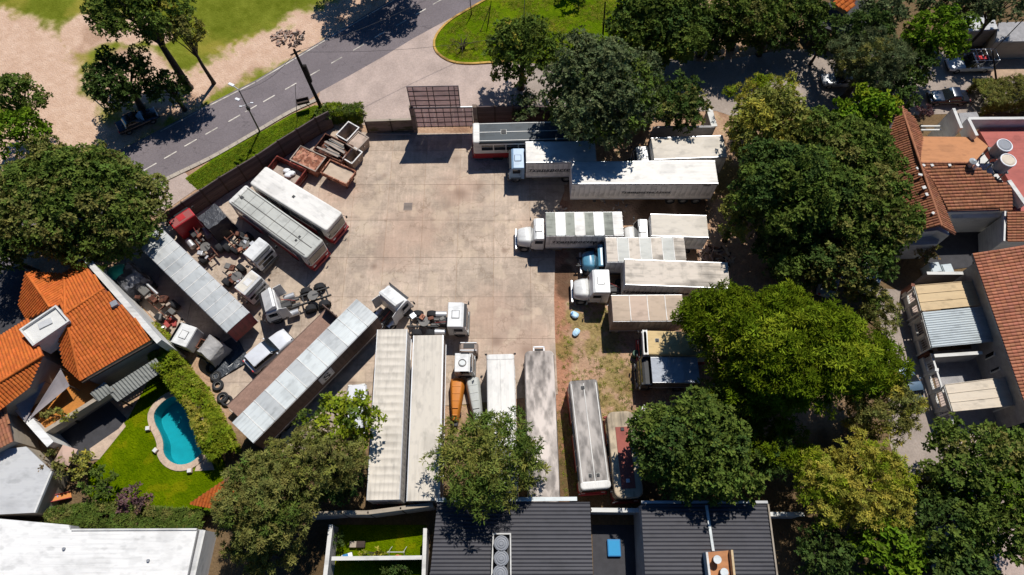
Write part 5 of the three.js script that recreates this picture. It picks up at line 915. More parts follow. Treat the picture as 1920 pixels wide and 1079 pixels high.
// ------------------------------------------------------------------ vehicles: shared pieces (x forward, y up, z to the right-hand side)
const tyreG = {}, rimG = {};
function wheel(parent, x, z, r = 0.5, w = 0.28, rimM = M.rim) {
  const k = r + '_' + w;
  if (!tyreG[k]) {
    const h = w / 2, P = [[r * 0.58, -h * 0.8], [r * 0.8, -h], [r * 0.95, -h * 0.92], [r, -h * 0.6], [r, h * 0.6], [r * 0.95, h * 0.92], [r * 0.8, h], [r * 0.58, h * 0.8], [r * 0.58, -h * 0.8]].map(p => new THREE.Vector2(p[0], p[1]));
    tyreG[k] = join(new THREE.LatheGeometry(P, 22).rotateX(Math.PI / 2));
    rimG[k] = join(new THREE.LatheGeometry([[0.02, h * 0.2], [r * 0.2, h * 0.35], [r * 0.24, h * 0.1], [r * 0.5, h * 0.1], [r * 0.58, h * 0.78], [r * 0.58, -h * 0.78], [r * 0.5, -h * 0.1], [r * 0.24, -h * 0.1], [r * 0.2, -h * 0.35], [0.02, -h * 0.2]].map(p => new THREE.Vector2(p[0], p[1])), 18).rotateX(Math.PI / 2));
  }
  const t = mesh('wheel', tyreG[k], M.rubber, parent); t.position.set(x, r, z); mesh('rim', rimG[k], rimM, t);
  return t;
}
function axle(t, x, track = 1.0, dual = true, r = 0.5) { for (const s of [-1, 1]) wheel(t, x, s * (dual ? track - 0.06 : track), r, dual ? 0.56 : 0.29); obj('axle', cy(0.07, track * 2, x, r, 0, 'z', 8), M.steelDark, t); }
function rails(t, x0, x1, m = M.steelDark, y = 0.92) {
  for (const s of [-1, 1]) obj('chassis_rail', bx(x1 - x0, 0.24, 0.09, (x0 + x1) / 2, y, s * 0.42), m, t);
  for (let x = x0 + 0.3; x < x1; x += 1.15) obj('cross_member', bx(0.1, 0.16, 0.76, x, y, 0), m, t);
}
function lettering(parent, str, size, x, y, z, faceZ, m = M.ink) {          // raised slanted lettering on a side wall
  const g = new TextGeometry(str, { font, size, depth: 0.012, curveSegments: 3, bevelEnabled: false });
  g.applyMatrix4(new THREE.Matrix4().set(1.28, 0.32, 0, 0, 0, 1, 0, 0, 0, 0, 1, 0, 0, 0, 0, 1)); g.computeBoundingBox(); const w = g.boundingBox.max.x;
  g.translate(-w / 2, 0, 0); const u = bx(w * 0.94, size * 0.09, 0.012, w * 0.04, -size * 0.16, 0.006);
  const q = join([g, u]); if (faceZ < 0) q.rotateY(Math.PI); q.translate(x, y, z);
  return mesh('lettering', q, m, parent);
}
// box body from x0 to x1, floor y0, roof y1
function cargoBox(t, x0, x1, W, y0, y1, { side = M.trailerSide, roof = M.whiteRoof, roofStyle = 'plain', sheets = 7, end = side, doors = true, ribs = 0 } = {}) {
  const L = x1 - x0, h = y1 - y0 - 0.06, c = (x0 + x1) / 2, yc = y0 + h / 2;
  for (const s of [-1, 1]) {
    const w = obj('side_wall', rbx(L, h, 0.06, c, yc, s * (W / 2 - 0.03), 0.02), side, t);
    obj('bottom_rail', bx(L, 0.12, 0.05, c, y0 + 0.06, s * (W / 2 + 0.012)), M.aluminium, w); obj('top_rail', bx(L, 0.1, 0.04, c, y1 - 0.12, s * (W / 2 + 0.012)), M.aluminium, w);
    for (let i = 1; i <= ribs; i++) obj('side_rib', bx(0.06, h - 0.26, 0.03, x0 + L * i / (ribs + 1), yc, s * (W / 2 + 0.01)), side, w);
  }
  obj('front_wall', rbx(0.06, h, W - 0.13, x1 - 0.03, yc, 0, 0.02), end, t);
  if (doors) for (const s of [-1, 1]) { const d = obj('rear_door', rbx(0.06, h - 0.1, W / 2 - 0.1, x0 + 0.03, yc, s * (W / 4 - 0.025), 0.02), end, t); for (const k of [0.3, 0.7]) obj('lock_rod', cy(0.018, h - 0.15, x0 - 0.03, yc, s * W / 2 * k, 'y', 6), M.aluminium, d); } else obj('rear_wall', rbx(0.06, h, W - 0.13, x0 + 0.03, yc, 0, 0.02), end, t);
  obj('floor', bx(L - 0.14, 0.12, W - 0.14, c, y0 + 0.07, 0), M.steelDark, t);
  if (roofStyle === 'plain') { const r = obj('roof', rbx(L, 0.08, W, c, y1 - 0.03, 0, 0.035), roof, t); for (const s of [-1, 1]) obj('roof_edge', bx(L, 0.03, 0.05, c, y1 + 0.02, s * (W / 2 - 0.035)), M.aluminium, r); }
  else if (roofStyle === 'sheets') for (let i = 0; i < sheets; i++) {
    const l = L / sheets, x = x0 + l * (i + 0.5), g = new THREE.BoxGeometry(l - 0.015, 0.04, W - 0.02, 4, 1, 8), p = g.attributes.position; const k = rr(0.2, 1);
    for (let v = 0; v < p.count; v++) p.setY(v, p.getY(v) + 0.05 * (1 - (p.getZ(v) / (W / 2)) ** 2) + k * 0.03 * (fbm(p.getX(v) * 1.6 + i * 3, p.getZ(v) * 1.6 + x, 0, 3) - 0.5)); g.computeVertexNormals();
    obj('roof_sheet', g.translate(x, y1 - 0.035, 0), Array.isArray(roof) ? roof[i % roof.length] : roof, t);
    if (i) obj('roof_seam', rbx(0.07, 0.04, W, x0 + l * i, y1 + 0.03, 0, 0.015), roofSeam, t);
  } else {                                                                     // tarpaulin sagging over hoops
    const n = sheets * 4, g = new THREE.BoxGeometry(L, 0.04, W, n * 2, 1, 8), p = g.attributes.position;
    for (let v = 0; v < p.count; v++) { const u = (p.getX(v) / L + 0.5) * sheets, sag = -0.06 * Math.abs(Math.sin(Math.PI * u)) + 0.05 * (fbm(p.getX(v) * 0.9, p.getZ(v) * 1.2, 1, 4) - 0.5); p.setY(v, p.getY(v) + sag * (1 - Math.pow(Math.abs(p.getZ(v) / (W / 2)), 4)) + 0.05); } g.computeVertexNormals();
    const r = obj('roof', g.translate(c, y1 - 0.05, 0), roof, t); for (const s of [-1, 1]) obj('roof_edge', cy(0.035, L, c, y1 - 0.01, s * (W / 2 - 0.01), 'x', 6), M.aluminium, r);
  }
}
const roofSeam = M.whitePaint;
function semi(name, label, F, R, h, W, o = {}) {
  const q = pose(F, R, h), L = q.L, t = thing(name, label, 'trailer', q.p, q.turn);
  cargoBox(t, -L / 2, L / 2, W, o.floor ?? 1.2, h, o);
  rails(t, -L / 2 + 0.2, L / 2 - 0.3, M.steelDark, 1.02);
  for (const x of [-L / 2 + 1.3, -L / 2 + 2.6, ...(o.tri ? [-L / 2 + 3.9] : [])]) axle(t, x, 1.0);
  for (const s of [-1, 1]) { const g = obj('landing_leg', bx(0.12, 0.95, 0.12, L / 2 - 2.6, 0.5, s * 0.75), M.steel, t); obj('leg_foot', bx(0.3, 0.04, 0.3, L / 2 - 2.6, 0.02, s * 0.75), M.steel, g); obj('tail_lamp', bx(0.04, 0.12, 0.3, -L / 2 - 0.02, 1.0, s * 0.9), M.tailLamp, t); }
  obj('rear_bumper', bx(0.1, 0.14, W - 0.3, -L / 2 + 0.05, 0.62, 0), M.steel, t);
  return { t, L };
}
// ---- cabs. All are built with the cab's rear wall at x = 0, floor at y = 0.75
function cabOver(t, x, { W = 2.4, L = 1.75, H = 2.95, body = M.cabWhite, roofM, deflector, fin, visor = true, hatch = true } = {}) {
  const g = new THREE.Group(); g.name = 'cab'; g.position.x = x; t.add(g);
  obj('cab_shell', side([[0, 0.75], [L - 0.04, 0.75], [L, 1.5], [L - 0.12, 2.2], [L - 0.3, H - 0.12], [L - 0.5, H], [0.05, H], [0, H - 0.1]], W, 0.07), body, g);
  if (roofM) obj('roof_panel', rbx(L - 0.62, 0.03, W - 0.26, L / 2 - 0.2, H + 0.012, 0, 0.015), roofM, g);
  obj('windscreen', bx(0.03, 0.86, W - 0.3, L - 0.13, 2.12, 0, 0, 0, 0.24), M.glass, g);
  for (const s of [-1, 1]) {
    obj('side_window', bx(0.78, 0.62, 0.03, L - 0.78, 2.12, s * (W / 2 + 0.005)), M.glass, g);
    obj('door_edge', bx(0.02, 1.7, 0.015, L - 1.25, 1.6, s * (W / 2 + 0.003)), M.blackTrim, g); obj('door_handle', bx(0.16, 0.04, 0.03, L - 1.1, 1.55, s * (W / 2 + 0.012)), M.blackTrim, g);
    const m = obj('mirror', rbx(0.1, 0.42, 0.22, L + 0.05, 2.05, s * (W / 2 + 0.3), 0.03), M.blackTrim, g); obj('mirror_arm', bar(V(L - 0.1, 2.3, s * W / 2), V(L + 0.05, 2.2, s * (W / 2 + 0.28)), 0.02), M.blackTrim, m);
    obj('headlamp', rbx(0.05, 0.2, 0.36, L + 0.02, 0.98, s * 0.85, 0.02), M.lamp, g); obj('step', bx(0.5, 0.06, 0.14, L - 0.55, 0.5, s * (W / 2 - 0.05)), M.steel, g);
    obj('wheel_arch', rbx(1.05, 0.14, 0.16, L - 0.72, 0.98, s * (W / 2 - 0.03), 0.05), M.blackTrim, g);
  }
  obj('grille', bx(0.04, 0.5, W - 0.9, L + 0.005, 1.3, 0, 0, 0, 0.0), M.blackTrim, g); obj('bumper', rbx(0.2, 0.36, W - 0.04, L + 0.03, 0.66, 0, 0.06), M.steel, g);
  if (visor) obj('sun_visor', rbx(0.26, 0.04, W - 0.2, L - 0.16, H - 0.16, 0, 0.02, 0, -0.35), M.blackTrim, g);
  if (hatch) { const h = obj('roof_hatch', rbx(0.62, 0.06, 0.7, L * 0.42, H + 0.025, 0, 0.025), body, g); obj('hatch_seal', bx(0.7, 0.02, 0.78, L * 0.42, H + 0.007, 0), M.blackTrim, h); }
  if (deflector) obj('air_deflector', side([[0.1, H], [0.1, H + 0.62], [0.3, H + 0.66], [1.15, H + 0.12], [1.2, H]], W - 0.3, 0.06), body, g);
  if (fin) for (const s of [-1, 1]) obj('side_fin', bx(0.75, 2.0, 0.04, -0.34, 1.95, s * (W / 2 + 0.02), s * 0.18), body, g);
  return g;
}
function cabBonnet(t, x, { W = 2.3, H = 2.75, cabL = 1.5, hoodL = 1.5, body = M.cabWhite, sleeper = 0, hoodM, hatch = true } = {}) {
  const g = new THREE.Group(); g.name = 'cab'; g.position.x = x; t.add(g); const e = cabL + sleeper;
  obj('cab_shell', side([[0, 0.75], [e, 0.75], [e, 1.72], [e - 0.28, H - 0.1], [e - 0.5, H], [0.06, H], [0, H - 0.1]], W, 0.08), body, g);
  obj('bonnet', loft([ring(e - 0.05, 0.8, 1.82, W / 2 - 0.06, W / 2 - 0.3, 0.16), ring(e + hoodL * 0.5, 0.8, 1.72, W / 2 - 0.14, W / 2 - 0.36, 0.16), ring(e + hoodL * 0.85, 0.8, 1.6, W / 2 - 0.26, W / 2 - 0.46, 0.16), ring(e + hoodL, 0.85, 1.42, W / 2 - 0.42, W / 2 - 0.6, 0.16)]), hoodM ?? body, g);
  obj('windscreen', bx(0.03, 0.8, W - 0.3, e - 0.13, 2.2, 0, 0, 0, 0.3), M.glass, g);
  for (const s of [-1, 1]) {
    obj('side_window', bx(0.75, 0.56, 0.03, e - 0.72, 2.14, s * (W / 2 + 0.005)), M.glass, g); obj('door_edge', bx(0.02, 1.6, 0.015, e - 1.16, 1.6, s * (W / 2 + 0.003)), M.blackTrim, g);
    const m = obj('mirror', rbx(0.1, 0.4, 0.2, e + 0.05, 2.1, s * (W / 2 + 0.28), 0.03), M.blackTrim, g); obj('mirror_arm', bar(V(e - 0.1, 2.3, s * W / 2), V(e + 0.05, 2.2, s * (W / 2 + 0.26)), 0.02), M.blackTrim, m);
    obj('mudguard', new THREE.CylinderGeometry(0.66, 0.66, 0.5, 16, 1, true, -Math.PI / 2, Math.PI).rotateX(Math.PI / 2).rotateZ(0).translate(e + hoodL * 0.48, 0.52, s * (W / 2 - 0.25)), body, g);
    obj('headlamp', cy(0.13, 0.08, e + hoodL - 0.1, 1.05, s * (W / 2 - 0.5), 'x', 14), M.lamp, g); obj('fuel_tank', cy(0.3, 0.9, 0.5, 0.62, s * (W / 2 - 0.32), 'x', 16), M.aluminium, g);
  }
  obj('grille', rbx(0.06, 0.5, 0.9, e + hoodL + 0.01, 1.12, 0, 0.02), M.blackTrim, g); obj('bumper', rbx(0.22, 0.3, W - 0.04, e + hoodL + 0.1, 0.66, 0, 0.06), M.aluminium, g);
  if (hatch) { const h = obj('roof_hatch', rbx(0.6, 0.06, 0.66, e * 0.45, H + 0.025, 0, 0.025), body, g); obj('hatch_seal', bx(0.68, 0.02, 0.74, e * 0.45, H + 0.007, 0), M.blackTrim, h); }
  return { g, front: x + e + hoodL, wheelX: x + e + hoodL * 0.48 };
}
function rigid(name, label, F, R, h, W, cab, box) {                              // truck: F, R ends of the box roof
  const q = pose(F, R, h), L = q.L, t = thing(name, label, 'truck', q.p, q.turn);
  cargoBox(t, -L / 2, L / 2, W, box.floor ?? 1.15, h, box); rails(t, -L / 2 + 0.2, L / 2 + (cab.bonnet ? 2.6 : 1.2));
  axle(t, -L / 2 + 1.5, 1.0); if (L > 6) axle(t, -L / 2 + 2.75, 1.0);
  if (cab.bonnet) { const b = cabBonnet(t, L / 2 + 0.12, cab); axle(t, b.wheelX, 0.98, false); } else { cabOver(t, L / 2 + 0.12, cab); axle(t, L / 2 + 0.12 + (cab.L ?? 1.75) - 0.72, 0.98, false); }
  for (const s of [-1, 1]) { obj('fuel_tank', rbx(1.0, 0.5, 0.5, L / 2 - 1.2, 0.72, s * 0.92, 0.1), M.steel, t); obj('tail_lamp', bx(0.04, 0.12, 0.3, -L / 2 - 0.02, 0.95, s * 0.85), M.tailLamp, t); }
  if (box.text) lettering(t, 'Transportes Lines', box.text, L * (box.textX ?? 0), (box.floor ?? 1.15) + (h - 1.15) * 0.42, -(W / 2 + 0.014), -1), lettering(t, 'Transportes Lines', box.text, -L * (box.textX ?? 0), (box.floor ?? 1.15) + (h - 1.15) * 0.42, W / 2 + 0.002, 1);
  return t;
}
function tractor(name, label, C, h, from, to, cab, { len = 3.6, axles = [1.0, 2.3], rail = M.steelDark, tank = true, clutter = 0, tri } = {}) {   // C: pixel of the cab roof's middle
  const q = aim(C, h, from, to), t = thing(name, label, 'truck tractor', q.p, q.turn), cl = cab.bonnet ? (cab.cabL ?? 1.5) + (cab.sleeper ?? 0) : (cab.L ?? 1.75), x0 = -cl / 2;
  if (cab.bonnet) { const b = cabBonnet(t, x0, cab); axle(t, b.wheelX, 0.98, false); rails(t, x0 - len, b.front - 0.3, rail); } else { cabOver(t, x0, cab); axle(t, x0 + cl - 0.72, 0.98, false); rails(t, x0 - len, x0 + cl - 0.3, rail); }
  for (const a of axles) { axle(t, x0 - len + a, 1.0); for (const s of [-1, 1]) if (tri) obj('mudguard', new THREE.CylinderGeometry(0.6, 0.6, 0.6, 14, 1, true, -Math.PI / 2, Math.PI).rotateX(Math.PI / 2).translate(x0 - len + a, 0.55, s * 0.94), M.steelDark, t); }
  const f = obj('fifth_wheel', cy(0.5, 0.1, x0 - len + 1.6, 1.18, 0, 'y', 20), M.steel, t); obj('fifth_wheel_slot', bx(0.6, 0.12, 0.14, x0 - len + 1.35, 1.19, 0), M.blackTrim, f);
  if (tank) for (const s of [-1, 1]) obj('fuel_tank', cy(0.32, 1.0, x0 - 0.8, 0.7, s * 0.88, 'x', 16), M.aluminium, t);
  obj('engine_tunnel', rbx(0.9, 0.45, 0.7, x0 - 0.45, 1.2, 0, 0.05), M.steelDark, t); for (const s of [-1, 1]) obj('air_tank', cy(0.14, 0.7, x0 - 1.3, 0.95, s * 0.25, 'x', 12), M.steel, t); obj('air_line', bar(V(x0 - 0.2, 1.9, 0.3), V(x0 - 1.3, 1.15, 0.1), 0.03), M.redJunk, t);
  for (let i = 0; i < clutter; i++) obj('loose_part', rbx(rr(0.2, 0.6), rr(0.1, 0.35), rr(0.2, 0.6), x0 - rr(0.2, len - 0.2), rr(1.1, 1.35), rr(-0.8, 0.8), 0.04, rnd() * 3), [M.rustDark, M.steel, M.aluminium, M.rust][i % 4], t);
  return t;
}
// ---- buses
function bus(name, label, F, R, h, W, { roof = M.whiteRoof, upper = M.whitePaint, lower = M.red, cornerF = 0.28, cornerR = 0.28, capF = 0, capR = 0, hatches = [], stripe = 0, gloss, windows = true, cat = 'bus', keel, panels, panelM, frontLow } = {}) {
  const q = pose(F, R, h), L = q.L, t = thing(name, label, cat, q.p, q.turn), a = -L / 2, b = L / 2, RR = r => rrect(a, b, W, Math.max(cornerF, cornerR));
  obj('skirt', plan(RR(), 0.38, 1.22, 0.03), lower, t); obj('upper_body', plan(rrect(a + 0.02, b - 0.02, W - 0.04, Math.max(cornerF, cornerR)), 1.2, h - 0.3), upper, t);
  obj('roof', plan(rrect(a + 0.02, b - 0.02, W - 0.03, Math.max(cornerF, cornerR)), h - 0.42, h, 0.14), roof, t);
  if (capF) obj('front_cap', plan(rrect(b - capF, b - 0.005, W - 0.005, cornerF), h - 0.4, h + 0.03, 0.13), upper, t);
  if (capR) obj('rear_cap', plan(rrect(a + 0.005, a + capR, W - 0.005, cornerR), h - 0.4, h + 0.03, 0.13), upper, t);
  if (windows) {
    const n = Math.round((L - 1.6) / 1.35), l = (L - 1.6) / n;
    for (const s of [-1, 1]) for (let i = 0; i < n; i++) { const x = a + 0.8 + l * (i + 0.5), g = obj('window', rbx(l - 0.12, 0.82, 0.03, x, h - 0.95, s * (W / 2 - 0.012), 0.012), M.glass, t); obj('window_bar', bx(l - 0.16, 0.03, 0.02, x, h - 0.78, s * (W / 2 + 0.008)), M.aluminium, g); }
    obj('windscreen', rbx(0.05, 1.1, W - 0.36, b - 0.005, h - 1.06, 0, 0.02), M.glass, t); obj('wiper', bx(0.02, 0.03, 0.8, b + 0.03, h - 1.5, 0.3), M.blackTrim, t); obj('rear_window', rbx(0.05, 0.7, W - 0.6, a + 0.005, h - 0.9, 0, 0.02), M.glass, t);
    for (const s of [-1, 1]) { const m = obj('mirror', rbx(0.08, 0.34, 0.2, b + 0.22, h - 0.75, s * (W / 2 + 0.05), 0.03), M.blackTrim, t); obj('mirror_arm', bar(V(b - 0.1, h - 0.5, s * (W / 2 - 0.1)), V(b + 0.22, h - 0.6, s * (W / 2 + 0.05)), 0.02), M.blackTrim, m); }
    for (const x of [b - 1.3, a + L * 0.42]) { obj('door', rbx(0.9, 1.7, 0.04, x, 1.35, W / 2 - 0.002, 0.015), M.glass, t); }
  }
  for (const s of [-1, 1]) { obj('headlamp', rbx(0.05, 0.2, 0.32, b + 0.005, 0.85, s * (W / 2 - 0.4), 0.02), M.lamp, t); obj('tail_lamp', rbx(0.05, 0.3, 0.16, a - 0.005, 0.95, s * (W / 2 - 0.3), 0.02), M.tailLamp, t); }
  obj('bumper', rbx(0.24, 0.3, W - 0.1, b + 0.03, 0.5, 0, 0.08), lower, t); obj('rear_bumper', rbx(0.2, 0.28, W - 0.1, a - 0.02, 0.5, 0, 0.08), lower, t);
  axle(t, b - 2.5, W / 2 - 0.2, false); axle(t, a + 2.7, W / 2 - 0.22);
  for (const s of [-1, 1]) for (const x of [b - 2.5, a + 2.7]) obj('wheel_arch', new THREE.CylinderGeometry(0.6, 0.6, 0.04, 18, 1, false, -Math.PI / 2, Math.PI).rotateX(Math.PI / 2).translate(x, 0.5, s * (W / 2 + 0.0)), M.blackTrim, t);
  for (const [x, z, k = 1] of hatches) { const g = obj('roof_hatch', rbx(0.5 * k, 0.1, 0.5 * k, x * L, h + 0.04, z, 0.04), M.steelDark, t); obj('hatch_rim', rbx(0.6 * k, 0.03, 0.6 * k, x * L, h + 0.01, z, 0.01), M.busRoofGrey, g); }
  for (const z of keel ?? []) obj('roof_rail', rbx(L - 0.7, 0.05, 0.08, 0, h + 0.015, z, 0.02), panelM ?? M.whitePaint, t);
  if (panels) for (let i = 0; i < panels; i++) { const l = (L - 1.2) / panels; obj('roof_seam', bx(0.03, 0.012, W - 0.36, a + 0.6 + l * i, h + 0.004, 0), M.steel, t); }
  return { t, L };
}
// ---- cars
function car(name, label, category, C, from, to, body, { L = 4.5, W = 1.8, H = 1.5, suv, pickup } = {}) {
  const q = aim(C, 0.9, from, to), t = thing(name, label, category, q.p, q.turn), b = L / 2, w = W / 2, hb = suv ? 1.02 : 0.88;
  obj('body', loft([ring(-b, 0.42, hb - 0.1, w - 0.14, w - 0.2, 0.1), ring(-b + 0.12, 0.32, hb, w - 0.03, w - 0.08), ring(-b * 0.4, 0.28, hb + 0.02, w, w - 0.06), ring(b * 0.3, 0.28, hb, w, w - 0.06), ring(b * 0.72, 0.3, hb - 0.06, w - 0.03, w - 0.12), ring(b - 0.1, 0.34, hb - 0.18, w - 0.1, w - 0.2), ring(b, 0.42, hb - 0.28, w - 0.22, w - 0.3, 0.08)]), body, t);
  const cab0 = pickup ? -0.5 : -b + (suv ? 0.25 : 0.75), cab1 = b * 0.32;
  const gl = obj('glasshouse', loft([ring(cab0, hb - 0.06, hb + 0.02, w - 0.1, w - 0.16, 0.03), ring(cab0 + (suv ? 0.22 : 0.45), hb - 0.06, H - 0.05, w - 0.09, w - 0.24, 0.05), ring(cab1 - 0.75, hb - 0.06, H - 0.03, w - 0.08, w - 0.24, 0.05), ring(cab1, hb - 0.06, hb + 0.02, w - 0.09, w - 0.16, 0.03)]), M.glass, t);
  obj('roof', loft([ring(cab0 + (suv ? 0.16 : 0.4), H - 0.12, H - 0.04, w - 0.2, w - 0.25, 0.03), ring((cab0 + cab1) / 2 - 0.2, H - 0.1, H + 0.02, w - 0.19, w - 0.25, 0.03), ring(cab1 - 0.72, H - 0.12, H - 0.02, w - 0.2, w - 0.26, 0.03)]), body, t);
  for (const s of [-1, 1]) {
    for (const [x, dx] of [[cab0 + 0.12, 0.22], [(cab0 + cab1) / 2 - 0.25, 0.02], [cab1 - 0.42, -0.42]]) obj('pillar', bar(V(x, hb, s * (w - 0.09)), V(x + dx, H - 0.06, s * (w - 0.22)), 0.035), body, t);
    obj('headlamp', rbx(0.16, 0.13, 0.34, b - 0.08, hb - 0.22, s * (w - 0.36), 0.04), M.lamp, t); obj('tail_lamp', rbx(0.1, 0.2, 0.22, -b + 0.03, hb - 0.1, s * (w - 0.24), 0.03), M.tailLamp, t); obj('mirror', rbx(0.14, 0.14, 0.2, cab1 - 0.35, hb + 0.08, s * (w + 0.08), 0.05), body, t);
    for (const x of [-b * 0.62, b * 0.62]) wheel(t, x, s * (w - 0.1), 0.33, 0.2);
  }
  obj('bumper', rbx(0.16, 0.2, W - 0.3, b - 0.02, 0.42, 0, 0.06), M.blackTrim, t); obj('rear_bumper', rbx(0.16, 0.2, W - 0.26, -b + 0.02, 0.42, 0, 0.06), M.blackTrim, t);
  if (pickup) { obj('load_bed', bx(b - 0.75, 0.04, W - 0.36, -b / 2 - 0.3, hb + 0.045, 0), M.steelDark, t); for (const x of [-b + 0.25, -0.7]) for (const s of [-1, 1]) obj('rack_post', bar(V(x, hb, s * (w - 0.12)), V(x, 1.95, s * (w - 0.12)), 0.03), M.aluminium, t); for (const s of [-1, 1]) obj('rack_rail', bar(V(-b + 0.2, 1.95, s * (w - 0.12)), V(b * 0.25, 1.95, s * (w - 0.12)), 0.035), M.aluminium, t); for (let i = 0; i < 5; i++) obj('rack_bar', bar(V(-b + 0.25 + i * 0.55, 1.97, -w + 0.12), V(-b + 0.25 + i * 0.55, 1.97, w - 0.12), 0.03), M.aluminium, t); }
  return t;
}
// ---- skips
function skip(name, label, C, h, from, to, { L = 3, W = 1.7, H = 1.1, m = M.rust, rimM = m, fill, fillM, y = 0.05, flare = 0.15, ribs = 3 } = {}) {
  const q = aim(C, h, from, to), t = thing(name, label, 'skip', q.p, q.turn), l = L / 2, w = W / 2, T = 0.05;
  const P = (x, y2, z) => V(x, y + y2, z), quad = (a, b, c, d) => { const n = b.clone().sub(a).cross(d.clone().sub(a)).normalize().multiplyScalar(T), g = new THREE.BufferGeometry(), pos = [], A = [a, b, c, d], B = A.map(p => p.clone().add(n)); const put = (...k) => k.forEach(p => pos.push(p.x, p.y, p.z)); put(a, b, c, a, c, d); put(B[0], B[2], B[1], B[0], B[3], B[2]); for (let i = 0; i < 4; i++) { const j = (i + 1) % 4; put(A[i], B[i], B[j], A[i], B[j], A[j]); } g.setAttribute('position', new THREE.Float32BufferAttribute(pos, 3)); g.computeVertexNormals(); return g; };
  const lo = l - flare, wo = w - flare * 0.6;
  for (const s of [-1, 1]) { const k = obj('side_plate', quad(P(-lo, 0, s * wo), P(lo, 0, s * wo), P(l, H, s * w), P(-l, H, s * w)), m, t); for (let i = 0; i < ribs; i++) { const x = -l * 0.7 + 1.4 * l * i / Math.max(1, ribs - 1); obj('side_rib', bar(P(x, 0.03, s * (wo + 0.04)), P(x, H - 0.03, s * (w + 0.04)), 0.045, 5), m, k); } obj('end_plate', quad(P(s * lo, 0, -wo), P(s * lo, 0, wo), P(s * l, H, w), P(s * l, H, -w)), m, t); }
  obj('floor_plate', bx(2 * lo, 0.06, 2 * wo, 0, y + 0.035, 0), m, t);
  for (const s of [-1, 1]) { obj('rim', bx(L + 0.1, 0.09, 0.11, 0, y + H + 0.02, s * w), rimM, t); obj('rim', bx(0.11, 0.088, W - 0.115, s * l, y + H + 0.02, 0), rimM, t); obj('lifting_lug', cy(0.08, 0.2, 0, y + H * 0.7, s * (w + 0.08), 'z', 10), m, t); }
  if (fill) { const g = new THREE.BoxGeometry(L - 0.16, 0.08, W - 0.16, 14, 1, 8), p = g.attributes.position; for (let v = 0; v < p.count; v++) p.setY(v, p.getY(v) + 0.16 * (fbm(p.getX(v) * 2 + C[0], p.getZ(v) * 2, 0, 4) - 0.5)); g.computeVertexNormals(); obj('load', g.translate(0, y + fill * H, 0), fillM ?? M.rust, t); }
  return t;
}

// ------------------------------------------------------------------ the vehicles of the yard
// trucks and trailers at the upper right
bus('parked_bus', 'red and white bus with tree shade painted into its roof colour parked by the gate', [886, 249], [1080, 244], 3.1, 2.5, { roof: mat('tree_shade_bus_roof', lin(0.05, 0.07, 0.09), { map: TX.heavy, roughness: 0.65 }), capF: 0.75, keel: [0, -1.05, 1.05], hatches: [[0.2, 0]], cornerF: 0.2, cornerR: 0.2 });  // pale roof coloured dark, with the tree shade put into its material
rigid('box_truck', 'box truck with light blue cab and white lettered box behind the long trailer', [986, 286], [1117, 284], 3.7, 2.5, { body: M.cabLightBlue, L: 1.6, H: 2.75 }, { text: 0.42, textX: -0.02 });
{ const { t, L } = semi('semi_trailer', 'longest clean white box trailer with dark lettering on its side', [1072, 324], [1344, 323], 4.0, 2.6, { tri: true }); for (const s of [-1, 1]) lettering(t, 'Transportes Lines', 0.3, s * 0.3, 2.35, s > 0 ? 1.302 : -1.314, s); lettering(t, 'LINES', 0.13, -L / 2 + 1, 3.62, 1.302, 1); lettering(t, 'LINES', 0.13, -L / 2 + 1, 3.62, -1.314, -1); }
rigid('box_truck', 'white box truck half hidden behind the longest trailer beside the grey wall', [1224, 279], [1360, 274], 3.9, 2.6, { body: M.cabWhite, L: 1.5, H: 2.7 }, { roof: M.creamRoof });
const clearRoof = mat('translucent_roof', lin(0.34, 0.38, 0.36), { map: TX.heavy, roughness: 0.75 });
rigid('box_truck', 'white bonneted truck with shiny ribbed roof and lettered box facing the yard', [1024, 420], [1168, 419], 3.7, 2.5, { bonnet: true, body: M.cabWhite, cabL: 1.25, hoodL: 1.35, H: 2.8 }, { roof: [M.whiteRoof, clearRoof, M.galvLight, clearRoof], roofStyle: 'sheets', sheets: 8, text: 0.4, textX: -0.02 });
rigid('box_truck', 'small white bonneted truck with plain dusty roof behind the blue cab truck', [1221, 422], [1327, 425], 3.5, 2.4, { bonnet: true, body: M.cabWhite, cabL: 1.2, hoodL: 0.9, H: 2.6 }, { roof: M.creamRoof });
rigid('box_truck', 'truck with bright blue bonneted cab and grey panelled roof', [1137, 468], [1285, 468], 3.6, 2.5, { bonnet: true, body: M.cabBlue, cabL: 0.8, hoodL: 1.1, H: 2.5, hatch: false }, { roof: [M.dirtyRoof, M.busRoofGrey], roofStyle: 'sheets', sheets: 7 });
{ const { t, L } = semi('semi_trailer', 'dusty white lettered trailer parked below the blue cab truck', [1172, 510], [1367, 517], 3.8, 2.6, { roof: M.dirtyRoof }); for (const s of [-1, 1]) lettering(t, 'Transportes Lines', 0.4, s * -0.6 + 1.0, 2.15, s > 0 ? 1.302 : -1.314, s); }
tractor('bonneted_tractor', 'white bonneted tractor with tall sleeper cab beside the dusty lettered trailer', [1125, 527], 3.1, [1160, 528], [1100, 528], { bonnet: true, body: M.cabWhite, cabL: 1.3, sleeper: 0.55, hoodL: 1.35, H: 3.1, W: 2.35 }, { len: 2.2, axles: [0.8], tank: false });
